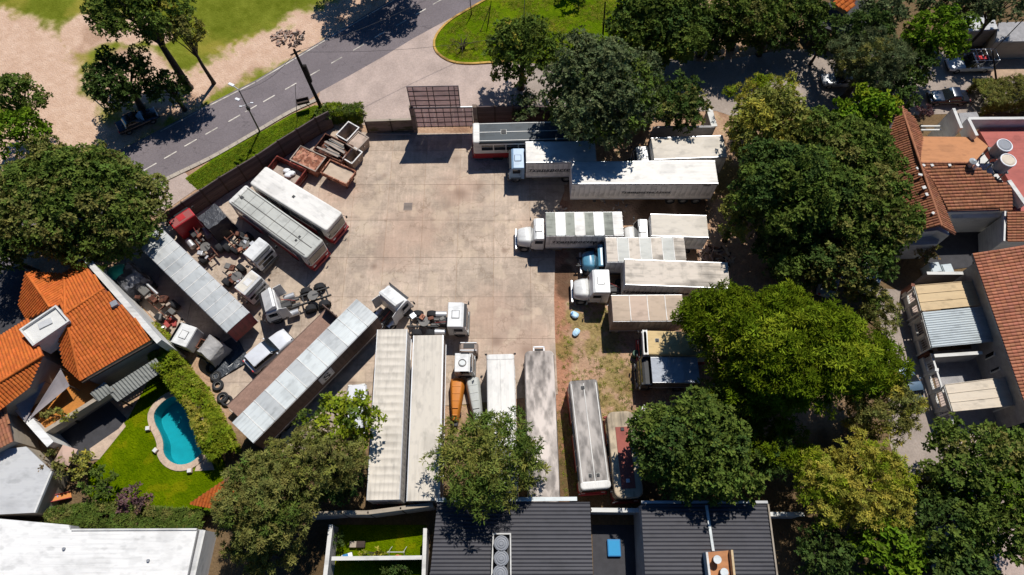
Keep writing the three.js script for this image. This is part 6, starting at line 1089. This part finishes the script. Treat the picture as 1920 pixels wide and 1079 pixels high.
{ // beige container
  const q = pose([1148, 578], [1282, 577], 3.3), t = thing('beige_container', 'beige flat roofed container body among the weeds', 'container', q.p, q.turn); cargoBox(t, -q.L / 2, q.L / 2, 2.5, 0.75, 3.3, { side: M.tanSide, roof: [M.tan, M.tan, mat('tan_roof_b', lin(0.60, 0.46, 0.37), { map: TX.grime, roughness: 0.8 })], roofStyle: 'sheets', sheets: 4, ribs: 12 }); for (const x of [-q.L / 2 + 0.8, q.L / 2 - 0.8]) for (const s of [-1, 1]) obj('support_block', bx(0.4, 0.75, 0.4, x, 0.375, s * 0.95), M.wallGrey, t);
}
bus('old_van_bus', 'old white bus with yellowed roof poking out from the feathery trees', [1205, 642], [1330, 645], 3.0, 2.3, { roof: mat('yellowed_roof', lin(0.66, 0.52, 0.28), { map: TX.heavy, roughness: 0.8 }), upper: M.whitePaint, lower: M.redJunk, capF: 0.5, hatches: [[0.28, 0.2, 0.6]] });
rigid('tarp_truck', 'dark truck covered with a pale blue tarpaulin under the trees', [1222, 694], [1310, 694], 2.7, 2.3, { body: M.steelDark, L: 0.9, H: 2.3, hatch: false, visor: false }, { side: mat('grey_green_side', lin(0.10, 0.105, 0.10), { map: TX.streak }), roof: M.tarpBlue, roofStyle: 'tarp', sheets: 3 });
// lower row
bus('parked_bus', 'bus with weathered grey roof, white edges and red skirt near the dark roofs', [1118, 918], [1093, 712], 3.1, 2.5, { roof: M.greyDirty, upper: M.whitePaint, keel: [0, -1.05, 1.05], capF: 0.7, hatches: [[0.38, 0.35, 0.5], [0.38, -0.3, 0.5], [-0.42, 0.1, 0.6]], lower: M.red });
bus('old_coach', 'old rounded cream bus with faded red roof panel', [1181, 935], [1163, 771], 2.9, 2.4, { roof: mat('cream_coach', lin(0.58, 0.50, 0.39), { map: TX.heavy, roughness: 0.8 }), upper: mat('cream_coach_side', lin(0.5, 0.43, 0.34), { map: TX.heavy }), lower: M.darkRed, cornerF: 0.6, cornerR: 0.6 });
{ const q = pose([1181, 920], [1164, 786], 2.92), t = scene.getObjectByName('old_coach'); obj('roof_panel', rbx(q.L * 0.86, 0.05, 1.15, 0.3, 2.92, 0, 0.02), mat('faded_red', lin(0.36, 0.10, 0.075), { map: TX.grime, roughness: 0.8 }), t); for (const [x, m] of [[2.2, M.plasticWhite], [-2.0, M.steelDark]]) obj('roof_vent', rbx(0.3, 0.1, 0.3, x, 2.97, 0, 0.04), m, t); }
bus('parked_bus', 'white roofed bus standing left of the long grimy trailer', [938, 664], [944, 930], 3.1, 2.45, { roof: M.whiteRoof, capF: 0.6, keel: [0], cornerF: 0.22, cornerR: 0.22, lower: M.whitePaint });
bus('grimy_trailer', 'long grimy pale trailer with rounded nose and a small white frame', [1011, 657], [1021, 945], 3.5, 2.6, { roof: M.filthyRoof, upper: M.trailerSide, lower: M.tanSide, cornerF: 0.45, cornerR: 0.45, windows: false, cat: 'trailer', hatches: [] });
{ const t = scene.getObjectByName('grimy_trailer'), b = t.children[0].geometry; b.computeBoundingBox(); const e = b.boundingBox.max.x; for (const s of [-1, 1]) obj('frame_arm', bx(0.6, 0.08, 0.1, e + 0.2, 2.9, s * 0.45), M.plasticWhite, t); obj('frame_bar', bx(0.1, 0.08, 1.0, e + 0.5, 2.9, 0), M.plasticWhite, t); obj('frame_cylinder', cy(0.09, 0.75, e + 0.22, 2.95, 0, 'z', 12), M.steelDark, t); }
semi('semi_trailer', 'long trailer with cream corrugated canvas roof, leftmost of the lower row', [735, 618], [718, 938], 4.0, 2.6, { roof: M.creamRoof, roofStyle: 'tarp', sheets: 22, side: M.trailerSide });
semi('semi_trailer', 'long trailer with smooth stained cream roof beside the canvas roofed one', [803, 629], [793, 940], 3.9, 2.6, { roof: M.creamRoof, side: M.tanSide });
// left side
semi('semi_trailer', 'dark red box trailer with pale galvanised sheet roof beside the orange house', [446, 605], [279, 443], 3.6, 2.55, { side: M.darkRed, end: M.darkRed, roof: [M.galv, M.galv, mat('galv_b', lin(0.58, 0.60, 0.61), { map: TX.grime, roughness: 0.5, metalness: 0.2 })], roofStyle: 'sheets', sheets: 13, ribs: 10 });
{ const { t, L } = semi('semi_trailer', 'brown sided trailer with long galvanised roof and a square S sign', [688, 577], [454, 812], 3.9, 2.6, { side: M.brownSide, end: M.brownSide, roof: [M.galvLight, M.galvLight, M.galv], roofStyle: 'sheets', sheets: 12, ribs: 12 });
  for (const s of [-1, 1]) { const p = obj('sign_plate', rbx(1.5, 1.5, 0.03, 1.2 * s - 0.6, 2.7, s * 1.345, 0.02), M.trailerSide, t); const g = new TextGeometry('S', { font, size: 1.0, depth: 0.012, curveSegments: 4 }); g.computeBoundingBox(); g.translate(-g.boundingBox.max.x / 2, -0.5, 0); if (s < 0) g.rotateY(Math.PI); obj('sign_letter', g.translate(1.2 * s - 0.6, 2.7, s * 1.362), M.ink, p); } }
{ // flatbed alongside
  const a = G(611, 580, 1.35), b = G(425, 762, 1.35), d = a.clone().sub(b).normalize(), n = V(-d.z, 0, d.x); a.addScaledVector(n, 1.22); b.addScaledVector(n, 1.22); const L = a.distanceTo(b), t = thing('flatbed_trailer', 'empty flatbed trailer with rusty brown deck and dark headboard', 'trailer', V((a.x + b.x) / 2, 0, (a.z + b.z) / 2), turnOf(d));
  for (let i = 0; i < 8; i++) obj('deck_plank', bx(L - 0.02, 0.06, 0.295, 0, 1.32 + rr(-0.006, 0.006), -1.05 + i * 0.3), M.brownDeck, t); for (const s of [-1, 1]) obj('deck_edge', bx(L, 0.2, 0.07, 0, 1.26, s * 1.24), M.brownSide, t); obj('headboard', bx(0.08, 1.3, 2.4, L / 2 - 0.04, 2.0, 0), M.brownSide, t); for (let i = 0; i < 5; i++) obj('headboard_rib', bx(0.07, 1.2, 0.08, L / 2 + 0.03, 2.0, -1 + i * 0.5), M.steelDark, t);
  rails(t, -L / 2 + 0.1, L / 2 - 0.3, M.steelDark, 1.08); for (const x of [-L / 2 + 1.2, -L / 2 + 2.5]) axle(t, x, 1.0); for (const s of [-1, 1]) obj('landing_leg', bx(0.12, 0.95, 0.12, L / 2 - 2.4, 0.48, s * 0.7), M.steel, t);
}
bus('parked_bus', 'red bus with ribbed grey roof, front towards the open yard', [590, 468], [443, 362], 3.05, 2.45, { roof: M.busRoofGrey, keel: [0.06, -1.02, 1.0], capR: 0.55, hatches: [[-0.42, 0.05, 0.6], [0.3, -0.14, 0.4], [0.3, 0.34, 0.4]], panelM: M.steel, panels: 8, cornerF: 0.24, cornerR: 0.24 });
bus('parked_bus', 'red bus with plain white roof, farther from the wrecked tractors', [627, 416], [482, 327], 3.05, 2.45, { roof: M.whiteRoof, hatches: [[-0.02, 0.0, 0.5]], cornerF: 0.24, cornerR: 0.24 });
tractor('red_tractor', 'wrecked tractor with bright red cab against the yard wall', [338, 407], 2.9, [405, 495], [345, 420], { body: M.cabRed, L: 1.5, W: 2.3, H: 2.9, roofM: mat('dull_red', lin(0.30, 0.08, 0.07), { roughness: 0.8 }) }, { len: 4.0, axles: [1.0], clutter: 8, rail: M.rustDark });
{ // cab under black sheeting
  const q = aim([398, 408], 2.6, [430, 440], [385, 395]), t = thing('sheeted_cab', 'truck cab wrapped in black plastic sheeting next to the red cab', 'truck cab', q.p, q.turn);
  const g = new THREE.BoxGeometry(2.2, 2.5, 2.3, 12, 12, 12), p = g.attributes.position; for (let v = 0; v < p.count; v++) { const x = p.getX(v), y = p.getY(v), z = p.getZ(v), f = fbm(x * 1.5 + 7, y * 1.5 + z * 1.3, 0, 3) - 0.5; p.setXYZ(v, x * (1 - 0.12 * (y / 2.5 + 0.5)) + f * 0.25, y + f * 0.2, z * (1 - 0.12 * (y / 2.5 + 0.5)) + f * 0.25); } g.computeVertexNormals(); obj('sheeting', g.translate(0, 1.5, 0), M.tarpBlack, t); obj('bumper', rbx(0.2, 0.3, 2.2, 1.15, 0.6, 0, 0.05), M.aluminium, t); axle(t, 0.3, 0.95, false); rails(t, -3.2, 1.0, M.rustDark); axle(t, -2.3, 1.0); for (const s of [-1, 1]) obj('tie_rope', bar(V(-0.9, 0.4, s * 1.2), V(0.9, 2.2, s * 1.16), 0.02), M.aluminium, t);
}
tractor('white_tractor', 'stripped tractor with square white cab roof beside the grey roofed bus', [481, 468], 2.8, [430, 432], [482, 470], { body: M.cabWhite, L: 1.6, W: 2.2, H: 2.8, hatch: false }, { len: 3.2, axles: [0.9], clutter: 9, tank: false });
tractor('white_tractor', 'tractor with cream roofed cab and junk piled behind, middle of the row', [466, 531], 2.8, [412, 492], [468, 534], { body: M.cabWhite, roofM: M.cabCream, L: 1.6, W: 2.25, H: 2.8 }, { len: 3.2, axles: [0.9], clutter: 9, tank: false });
tractor('white_tractor', 'white tractor with raised wind deflector and four rear wheels, facing the silver car', [502, 566], 2.8, [590, 540], [505, 568], { body: M.cabWhite, L: 1.5, W: 2.3, H: 2.8, deflector: true, fin: true }, { len: 4.6, axles: [0.9, 2.2], tri: true });
tractor('white_tractor', 'white tractor with side fins coupled in front of the galvanised trailer', [738, 556], 3.0, [600, 690], [715, 572], { body: M.cabWhite, L: 1.7, W: 2.4, H: 3.0, fin: true, deflector: true }, { len: 1.9, axles: [0.8] });
tractor('white_tractor', 'white cab over tractor with bare chassis facing right in mid yard', [857, 590], 3.0, [760, 602], [856, 603], { body: M.cabWhite, L: 1.75, W: 2.4, H: 3.0 }, { len: 3.9, axles: [0.9, 2.2], clutter: 4 });
// lone cabs and parts at lower centre
{
  const q = aim([870, 680], 2.3, [850, 680], [895, 680]), t = thing('loose_cab', 'loose white truck cab standing above the orange boom', 'truck cab', q.p, q.turn); const g = cabOver(t, -0.85, { body: M.cabWhite, L: 1.7, W: 1.75, H: 2.3, visor: false, hatch: false }); obj('roof_vent', new THREE.TorusGeometry(0.32, 0.04, 8, 22).rotateX(Math.PI / 2).translate(0.7, 2.32, 0.05), M.steel, g); obj('roof_fan', cy(0.24, 0.05, 0.7, 2.32, 0.05, 'y', 18), M.galv, g); for (const x of [-0.5, 0.4]) for (const s of [-1, 1]) obj('support_block', bx(0.25, 0.75, 0.25, x, 0.375, s * 0.6), M.wood, t);
  const r = aim([878, 651], 1.4, [858, 651], [900, 651]), u = thing('cab_shell_wreck', 'brown gutted cab shell with pale rim above the loose white cab', 'wreck', r.p, r.turn); obj('shell', loft([ring(-0.85, 0.1, 1.1, 0.55, 0.45, 0.1), ring(-0.6, 0.1, 1.35, 0.62, 0.5, 0.12), ring(0.5, 0.1, 1.35, 0.62, 0.5, 0.12), ring(0.85, 0.1, 1.1, 0.55, 0.45, 0.1)]), M.tanSide, u); for (const z of [-0.42, 0.3]) obj('pale_rim', rbx(1.5, 0.08, 0.09, 0, 1.36, z, 0.03), M.plasticWhite, u); obj('opening', rbx(1.0, 0.05, 0.45, 0.05, 1.36, -0.1, 0.02), M.steelDark, u); for (const s of [-1, 1]) wheel(u, s * 0.5, 0.62, 0.3, 0.16);
  const boom = (name, label, A, B, h, w0, w1, m, m2) => { const z = pose(A, B, h), k = thing(name, label, 'machine boom', z.p, z.turn), L = z.L; obj('boom_shell', loft([ring(-L / 2, 0.35, h - 0.35, w0 * 0.9, w0 * 0.6, 0.12), ring(-L / 2 + 0.5, 0.3, h, w0, w0 * 0.75, 0.15), ring(L * 0.1, 0.3, h - 0.1, (w0 + w1) / 2, (w0 + w1) / 2.6, 0.12), ring(L / 2, 0.3, h - 0.35, w1, w1 * 0.7, 0.08)]), m, k); for (let i = 0; i < 5; i++) obj('stiffener', rbx(0.09, 0.05, w0 * 1.1 - i * (w0 - w1) * 0.22, -L / 2 + 0.8 + i * L * 0.17, h - 0.02 - i * 0.03, 0, 0.02), m, k); obj('tip_block', rbx(0.5, 0.5, w1 * 1.6, L / 2 + 0.2, 0.5, 0, 0.06), m2, k); for (const x of [-L * 0.3, L * 0.3]) obj('rest', bx(0.3, 0.34, 0.9, x, 0.17, 0), M.wood, k); };
  boom('orange_boom', 'rusty orange tapered machine boom lying between the lower trailers', [852, 786], [857, 708], 1.5, 0.68, 0.3, M.orange, M.steelDark); boom('grey_boom', 'pale grey tapered machine boom beside the orange one', [897, 790], [884, 706], 1.5, 0.66, 0.4, mat('boom_grey', lin(0.52, 0.54, 0.53), { map: TX.grime, roughness: 0.7 }), M.steel);
}
// covered vehicles beside the orange house
{
  const lump = (name, label, C, h, from, to, dims, m, fx) => { const q = aim(C, h, from, to), t = thing(name, label, 'covered vehicle', q.p, q.turn), [l, hh, w] = dims, g = new THREE.BoxGeometry(l, hh, w, 16, 10, 12), p = g.attributes.position; for (let v = 0; v < p.count; v++) { const x = p.getX(v), y = p.getY(v), z = p.getZ(v), f = fbm(x * 1.2 + C[0], y * 1.2 + z * 1.5, 0, 4) - 0.5, k = 1 - 0.22 * Math.pow(y / hh + 0.5, 2); p.setXYZ(v, x * k + f * 0.35, y * (1 - 0.3 * Math.pow(Math.abs(x) / l * 2, 3)) + f * 0.4, z * k + f * 0.3); } g.computeVertexNormals(); obj('cover', g.translate(0, hh / 2 + 0.1, 0), m, t); for (const x of [-l * 0.3, l * 0.3]) axle(t, x, w / 2 - 0.15, false, 0.45); fx?.(t); return t; };
  lump('covered_cab', 'vehicle wrapped in black and grey sheeting with a green corner beside the house wall', [236, 518], 2.2, [285, 560], [235, 515], [3.2, 2.3, 2.5], M.tarpDark, t => { const g = new THREE.SphereGeometry(0.85, 14, 10), gp = g.attributes.position; for (let v = 0; v < gp.count; v++) { const s = 0.8 + 0.5 * fbm(gp.getX(v) * 2, gp.getZ(v) * 2 + gp.getY(v), 0, 3); gp.setXYZ(v, gp.getX(v) * s, gp.getY(v) * s * 0.6, gp.getZ(v) * s * 1.1); } g.computeVertexNormals(); obj('green_cover', g.translate(1.0, 2.1, -0.35), M.green, t); });
  lump('covered_cab', 'rounded grey sheeted cab beside the bamboo hedge', [391, 651], 2.0, [410, 665], [375, 640], [2.1, 2.0, 2.1], M.tarpGrey);
  const q = aim([288, 562], 1, [318, 590], [258, 535]), t = thing('chassis_wreck', 'stripped rusty truck chassis with engine beside the red trailer', 'wreck', q.p, q.turn); rails(t, -2.6, 2.6, M.rustDark, 0.8); axle(t, -1.6, 0.95); axle(t, 1.7, 0.95, false); obj('engine_block', rbx(1.2, 0.8, 0.75, 1.2, 1.2, 0, 0.08), M.steel, t); obj('gearbox', rbx(0.9, 0.5, 0.5, 0, 1.05, 0, 0.08), M.rustDark, t); obj('exhaust', cy(0.12, 1.6, 0.6, 1.5, 0.6, 'x', 12), M.aluminium, t); for (let i = 0; i < 9; i++) obj('loose_part', rbx(rr(0.25, 0.7), rr(0.15, 0.4), rr(0.2, 0.6), rr(-2.4, 2.2), rr(1.0, 1.35), rr(-0.8, 0.8), 0.05, rnd() * 3), [M.rustDark, M.steel, M.binGrey][i % 3], t);
  const rj = G(312, 604, 0.5), j = thing('red_scrap', 'small heap of red scrap metal by the white cab', 'scrap heap', V(rj.x, 0, rj.z)); for (let i = 0; i < 9; i++) { const g = rbx(rr(0.3, 1.1), rr(0.08, 0.3), rr(0.12, 0.5), 0, 0, 0, 0.03, rnd() * 3, rr(-0.4, 0.4)); obj('scrap_piece', g.translate(rr(-0.6, 0.6), 0.1 + i * 0.07, rr(-0.9, 0.9)), i % 3 ? M.redJunk : M.aluminium, j); }
  const c = aim([343, 628], 2.3, [375, 642], [335, 622]), w = thing('white_cab', 'white truck cab with open roof hatch beside the bamboo hedge', 'truck cab', c.p, c.turn + 0.1); cabOver(w, -0.9, { body: M.cabWhite, L: 1.9, W: 2.0, H: 2.4 }); rails(w, -2.4, 0.9, M.rustDark); axle(w, 0.3, 0.85, false); axle(w, -1.8, 0.9);
  const tp = G(425, 672), tt = thing('spread_tarpaulin', 'dark blue grey tarpaulin spread on the ground behind the red trailer', 'tarpaulin', V(tp.x, 0, tp.z), 0.6), g = new THREE.PlaneGeometry(3.4, 3.0, 24, 20).rotateX(-Math.PI / 2), p = g.attributes.position; for (let v = 0; v < p.count; v++) p.setY(v, 0.1 + 0.28 * fbm(p.getX(v) * 1.3, p.getZ(v) * 1.3, 0, 4)); g.computeVertexNormals(); obj('sheet', g, mat('tarp_bluegrey', lin(0.045, 0.052, 0.062), { map: TX.soft, bumpMap: BUMP.wrinkle, bumpScale: 0.1, roughness: 0.5 }), tt);
  const pl = G(434, 690, 0.1), fr = thing('metal_rack', 'white painted metal rack lying beside the spread tarpaulin', 'rack', V(pl.x, 0, pl.z), 0.75); obj('frame_plate', bx(1.5, 0.05, 0.35, 0, 0.12, 0), M.plasticWhite, fr); for (const s of [-1, 1]) obj('frame_edge', bx(1.5, 0.1, 0.05, 0, 0.16, s * 0.22), M.wallWhite, fr);
}
// tyres
[[404, 706, 'under the hedge, farthest up'], [408, 723, 'second of the row by the hedge'], [417, 746, 'third of the row by the hedge'], [396, 690, 'half hidden beside the dark junk'], [425, 752, 'nearest the flatbed trailer']].forEach(([u, v, l], i) => {
  const p = G(u, v, 0.2), t = thing('discarded_truck_wheel', `worn truck tyre lying flat, ${l}`, 'tyre', V(p.x, 0, p.z), rnd() * 3, 'tyres beside the bamboo hedge'); obj('tyre', new THREE.LatheGeometry([[0.28, 0.06], [0.3, 0.28], [0.4, 0.34], [0.5, 0.3], [0.53, 0.2], [0.5, 0.07], [0.4, 0.03], [0.28, 0.06]].map(a => new THREE.Vector2(...a)), 24), M.rubber, t); if (i < 3) obj('inner_rim', new THREE.TorusGeometry(0.28, 0.035, 6, 22).rotateX(Math.PI / 2).translate(0, 0.28, 0), M.steel, t);
});
car('silver_suv', 'white estate car parked beside the brown flatbed deck', 'car', [502, 656], [465, 690], [540, 625], M.carWhite, { L: 4.5, W: 1.85, H: 1.6, suv: true });
car('white_van', 'white van roof showing above the bright green tree', 'van', [668, 768], [668, 790], [668, 750], M.carWhite, { L: 4.6, W: 1.9, H: 1.9, suv: true });
// skips and bins in the upper left corner of the yard
const D1 = [[500, 290], [560, 318]];
skip('open_skip', 'maroon open skip with white sacks inside, nearest the white roofed bus', [536, 320], 1.3, ...D1, { L: 3.6, W: 2.0, H: 1.3, m: M.rustMaroon, fill: 0.35, fillM: M.binGrey });
skip('open_skip', 'rusty orange skip heaped with pink rubble beside the wall', [577, 297], 1.5, ...D1, { L: 3.1, W: 1.9, H: 1.3, m: M.rust, rimM: M.binGrey, fill: 0.96, fillM: M.rust, y: 0.15 });
skip('open_skip', 'shallow tan skip raised on blocks casting its own shadow', [634, 322], 1.5, ...D1, { L: 3.1, W: 1.75, H: 0.55, m: M.rust, fill: 0.55, fillM: M.tan, y: 0.9, flare: 0.05 });
{ const t = scene.getObjectByName('open_skip_002'); for (const x of [-1.1, 1.1]) for (const s of [-1, 1]) obj('support_leg', bx(0.16, 0.92, 0.16, x, 0.46, s * 0.6), M.rustDark, t); }
skip('open_skip', 'dark rusty skip full of twisted scrap bars', [625, 278], 1.3, ...D1, { L: 3.4, W: 2.2, H: 1.3, m: M.rustDark, fill: 0.5, fillM: M.rustDark });
{ const t = scene.getObjectByName('open_skip_003'); for (let i = 0; i < 9; i++) obj('scrap_bar', rbx(rr(1.4, 2.8), 0.14, 0.2, rr(-0.2, 0.2), 1.05 + rr(0, 0.4), -0.85 + i * 0.2, 0.03, rr(-0.15, 0.15), rr(-0.1, 0.1)), i % 2 ? M.steel : M.binGrey, t); }
skip('open_skip', 'tall narrow pale rimmed bin in the wall corner', [652, 247], 1.5, [650, 262], [672, 238], { L: 2.0, W: 1.4, H: 1.5, m: M.binGrey, rimM: M.trailerSide });
skip('open_skip', 'pale grey bin heaped with rubble by the gate wall', [670, 264], 1.4, [660, 275], [682, 252], { L: 1.9, W: 1.4, H: 1.3, m: M.binGrey, fill: 0.95, fillM: mat('pale_rubble', lin(0.55, 0.45, 0.40), { map: TX.heavy, roughness: 0.95 }) });
skip('open_skip', 'small dark empty bin with pale rim at the edge of the open yard', [661, 291], 1.3, [652, 302], [672, 280], { L: 1.7, W: 1.15, H: 1.2, m: M.binGrey, rimM: M.trailerSide });
{ const p = G(536, 322, 0.9); [[0, 0], [0.55, 0.3], [0.2, 0.55]].forEach(([x, z], i) => { const t = thing('white_sack', ['white rubble sack in the maroon skip, upper one', 'white rubble sack in the maroon skip, right one', 'white rubble sack in the maroon skip, lower one'][i], 'sack', V(p.x + x, 0.5, p.z + z - 0.2)); const g = new THREE.SphereGeometry(0.34, 10, 8); g.scale(1.2, 0.6, 0.9); obj('sack_body', g.translate(0, 0.24, 0), M.plasticWhite, t); obj('sack_neck', cy(0.08, 0.16, 0.3, 0.36, 0, 'x', 8), M.plasticWhite, t); }); }
// cars outside the yard
car('parked_car', 'black car parked in the deep shade of the park tree', 'car', [254, 222], [220, 238], [290, 206], M.carDark, { L: 4.3, W: 1.75, H: 1.45 });
car('white_pickup', 'white pickup with ladder rack and red load on the side street', 'pickup', [1822, 116], [1862, 114], [1782, 116], M.carWhite, { L: 5.0, W: 1.85, H: 1.65, pickup: true });
{ const t = scene.getObjectByName('white_pickup'), m = G(1838, 108, 1.3), k = thing('red_toolbox', 'long red toolbox lying in the bed of the white pickup', 'toolbox', V(m.x, 0.96, m.z), t.rotation.y); obj('box', rbx(1.5, 0.35, 0.5, 0, 0.18, 0, 0.04), M.redJunk, k); obj('lid', rbx(1.54, 0.06, 0.54, 0, 0.38, 0, 0.02), M.tailLamp, k); }
car('parked_car', 'dark blue car with glinting windscreen in front of the terrace house', 'car', [1782, 178], [1815, 178], [1748, 178], M.carDark, { L: 4.2, W: 1.75, H: 1.45 });
car('parked_car', 'silver car nosing out from under the silvery street tree', 'car', [1578, 146], [1610, 146], [1545, 146], M.carSilver, { L: 4.0, W: 1.7, H: 1.45 });
car('parked_car', 'silver car glimpsed through the grove beside the lane', 'car', [1558, 520], [1545, 560], [1562, 485], M.carSilver, { L: 4.2, W: 1.75, H: 1.45 });
car('parked_car', 'white car glimpsed through the grove nearest the brown house', 'car', [1636, 515], [1626, 548], [1640, 480], M.carWhite, { L: 4.2, W: 1.75, H: 1.45 });
car('parked_car', 'blue grey car half hidden by the feathery tree on the lane', 'car', [1708, 718], [1716, 745], [1696, 690], mat('car_bluegrey', lin(0.09, 0.14, 0.19), { roughness: 0.25, clearcoat: 0.6 }), { L: 4.0, W: 1.7, H: 1.45 });
// debris
function heap(name, label, C, r, n, mats, cat, len = [0.3, 1.2], hgt = 0.5) { const p = G(...C), t = thing(name, label, cat, V(p.x, 0, p.z)); for (let i = 0; i < n; i++) { const a = rnd() * 6.28, k = Math.sqrt(rnd()) * r; obj('heap_piece', rbx(rr(...len), rr(0.05, 0.16), rr(0.06, 0.22), 0, 0, 0, 0.02, rnd() * 3, rr(-0.5, 0.5)).translate(Math.cos(a) * k, 0.08 + hgt * rnd() * (1 - k / r), Math.sin(a) * k * 0.7), mats[i % mats.length], t); } return t; }
const pinkWood = mat('pink_debris', lin(0.55, 0.36, 0.28), { map: TX.stone, roughness: 0.95 });
heap('branch_heap', 'heap of pinkish dry branches and rubble at the end of the trucks', [1342, 482], 1.7, 70, [pinkWood, M.tan, M.wood, pinkWood], 'debris heap');
heap('branch_heap', 'scattered dry sticks beside the ribbed roof truck', [1050, 398], 0.9, 22, [pinkWood, M.tan], 'debris heap', [0.2, 0.7], 0.15);
heap('branch_heap', 'low pile of brown cuttings beside the avenue on the sand', [540, 72], 1.9, 90, [M.wood, M.tanSide, pinkWood], 'debris heap', [0.2, 0.8], 0.16);
heap('branch_heap', 'bits of rubble below the longest trailer', [1150, 384], 1.6, 14, [M.wallGrey, M.tan], 'debris heap', [0.2, 0.4], 0.1);
{ const p = G(1207, 778, 0.6), t = thing('white_pallet', 'white painted pallet frame leaning by the red roofed bus', 'pallet', V(p.x, 0, p.z), 0.85); for (let i = 0; i < 5; i++) obj('slat', bx(1.5, 0.05, 0.13, 0, 0.5, -0.45 + i * 0.22, 0, 0, 0.2), i === 2 ? M.wood : M.plasticWhite, t); for (const x of [-0.68, 0, 0.68]) obj('bearer', bx(0.09, 0.09, 1.05, x, 0.43 + x * 0.2, 0), M.plasticWhite, t); for (const x of [-0.6, 0.6]) obj('foot', bx(0.1, 0.42, 0.6, x, 0.2, 0), M.wood, t);
  heap('stone_heap', 'small heap of pale pink stones beside the white pallet', [1218, 788], 0.8, 26, [pinkWood, M.sheetCream], 'debris heap', [0.15, 0.4], 0.35);
  for (const [u, v, l] of [[1077, 592, 'crumpled blue and white bag on the soil, upper of two'], [1080, 625, 'crumpled pale blue bag on the soil, lower of two']]) { const k = G(u, v), b = thing('plastic_bag', l, 'plastic bag', V(k.x, 0, k.z), rnd() * 3), g = new THREE.IcosahedronGeometry(0.34, 2), q = g.attributes.position; for (let i = 0; i < q.count; i++) { const s = 0.75 + 0.5 * fbm(q.getX(i) * 5 + 4, q.getY(i) * 5 + q.getZ(i) * 3 + u, 0, 3); q.setXYZ(i, q.getX(i) * s * 1.3, q.getY(i) * s * 0.6, q.getZ(i) * s); } g.computeVertexNormals(); obj('bag_body', g.translate(0, 0.2, 0), mat('bag', lin(0.45, 0.66, 0.82), { roughness: 0.4 }), b); obj('bag_print', rbx(0.3, 0.1, 0.3, 0.15, 0.3, -0.1, 0.05), u === 1077 ? M.blue : M.plasticWhite, b); }
  const gb = G(1190, 668), gt = thing('green_bin', 'dark green barrel beside the old yellow roofed bus', 'barrel', V(gb.x, 0, gb.z)); obj('barrel', cy(0.3, 0.85, 0, 0.43, 0, 'y', 18), mat('dark_green', lin(0.02, 0.08, 0.035), { roughness: 0.6 }), gt); for (const y of [0.3, 0.6]) obj('barrel_hoop', new THREE.TorusGeometry(0.3, 0.02, 6, 20).rotateX(Math.PI / 2).translate(0, y, 0), M.steelDark, gt);
  const mh = G(765, 388), mt = thing('yard_drain', 'square drain cover in the middle of the yard floor', 'drain', V(mh.x, 0, mh.z)); obj('drain_frame', bx(0.9, 0.02, 0.9, 0, 0.062, 0), M.tanSide, mt); for (let i = 0; i < 5; i++) obj('grate_bar', bx(0.8, 0.02, 0.05, 0, 0.08, -0.3 + i * 0.15), M.steelDark, mt);
}
renderer.render(scene, camera);
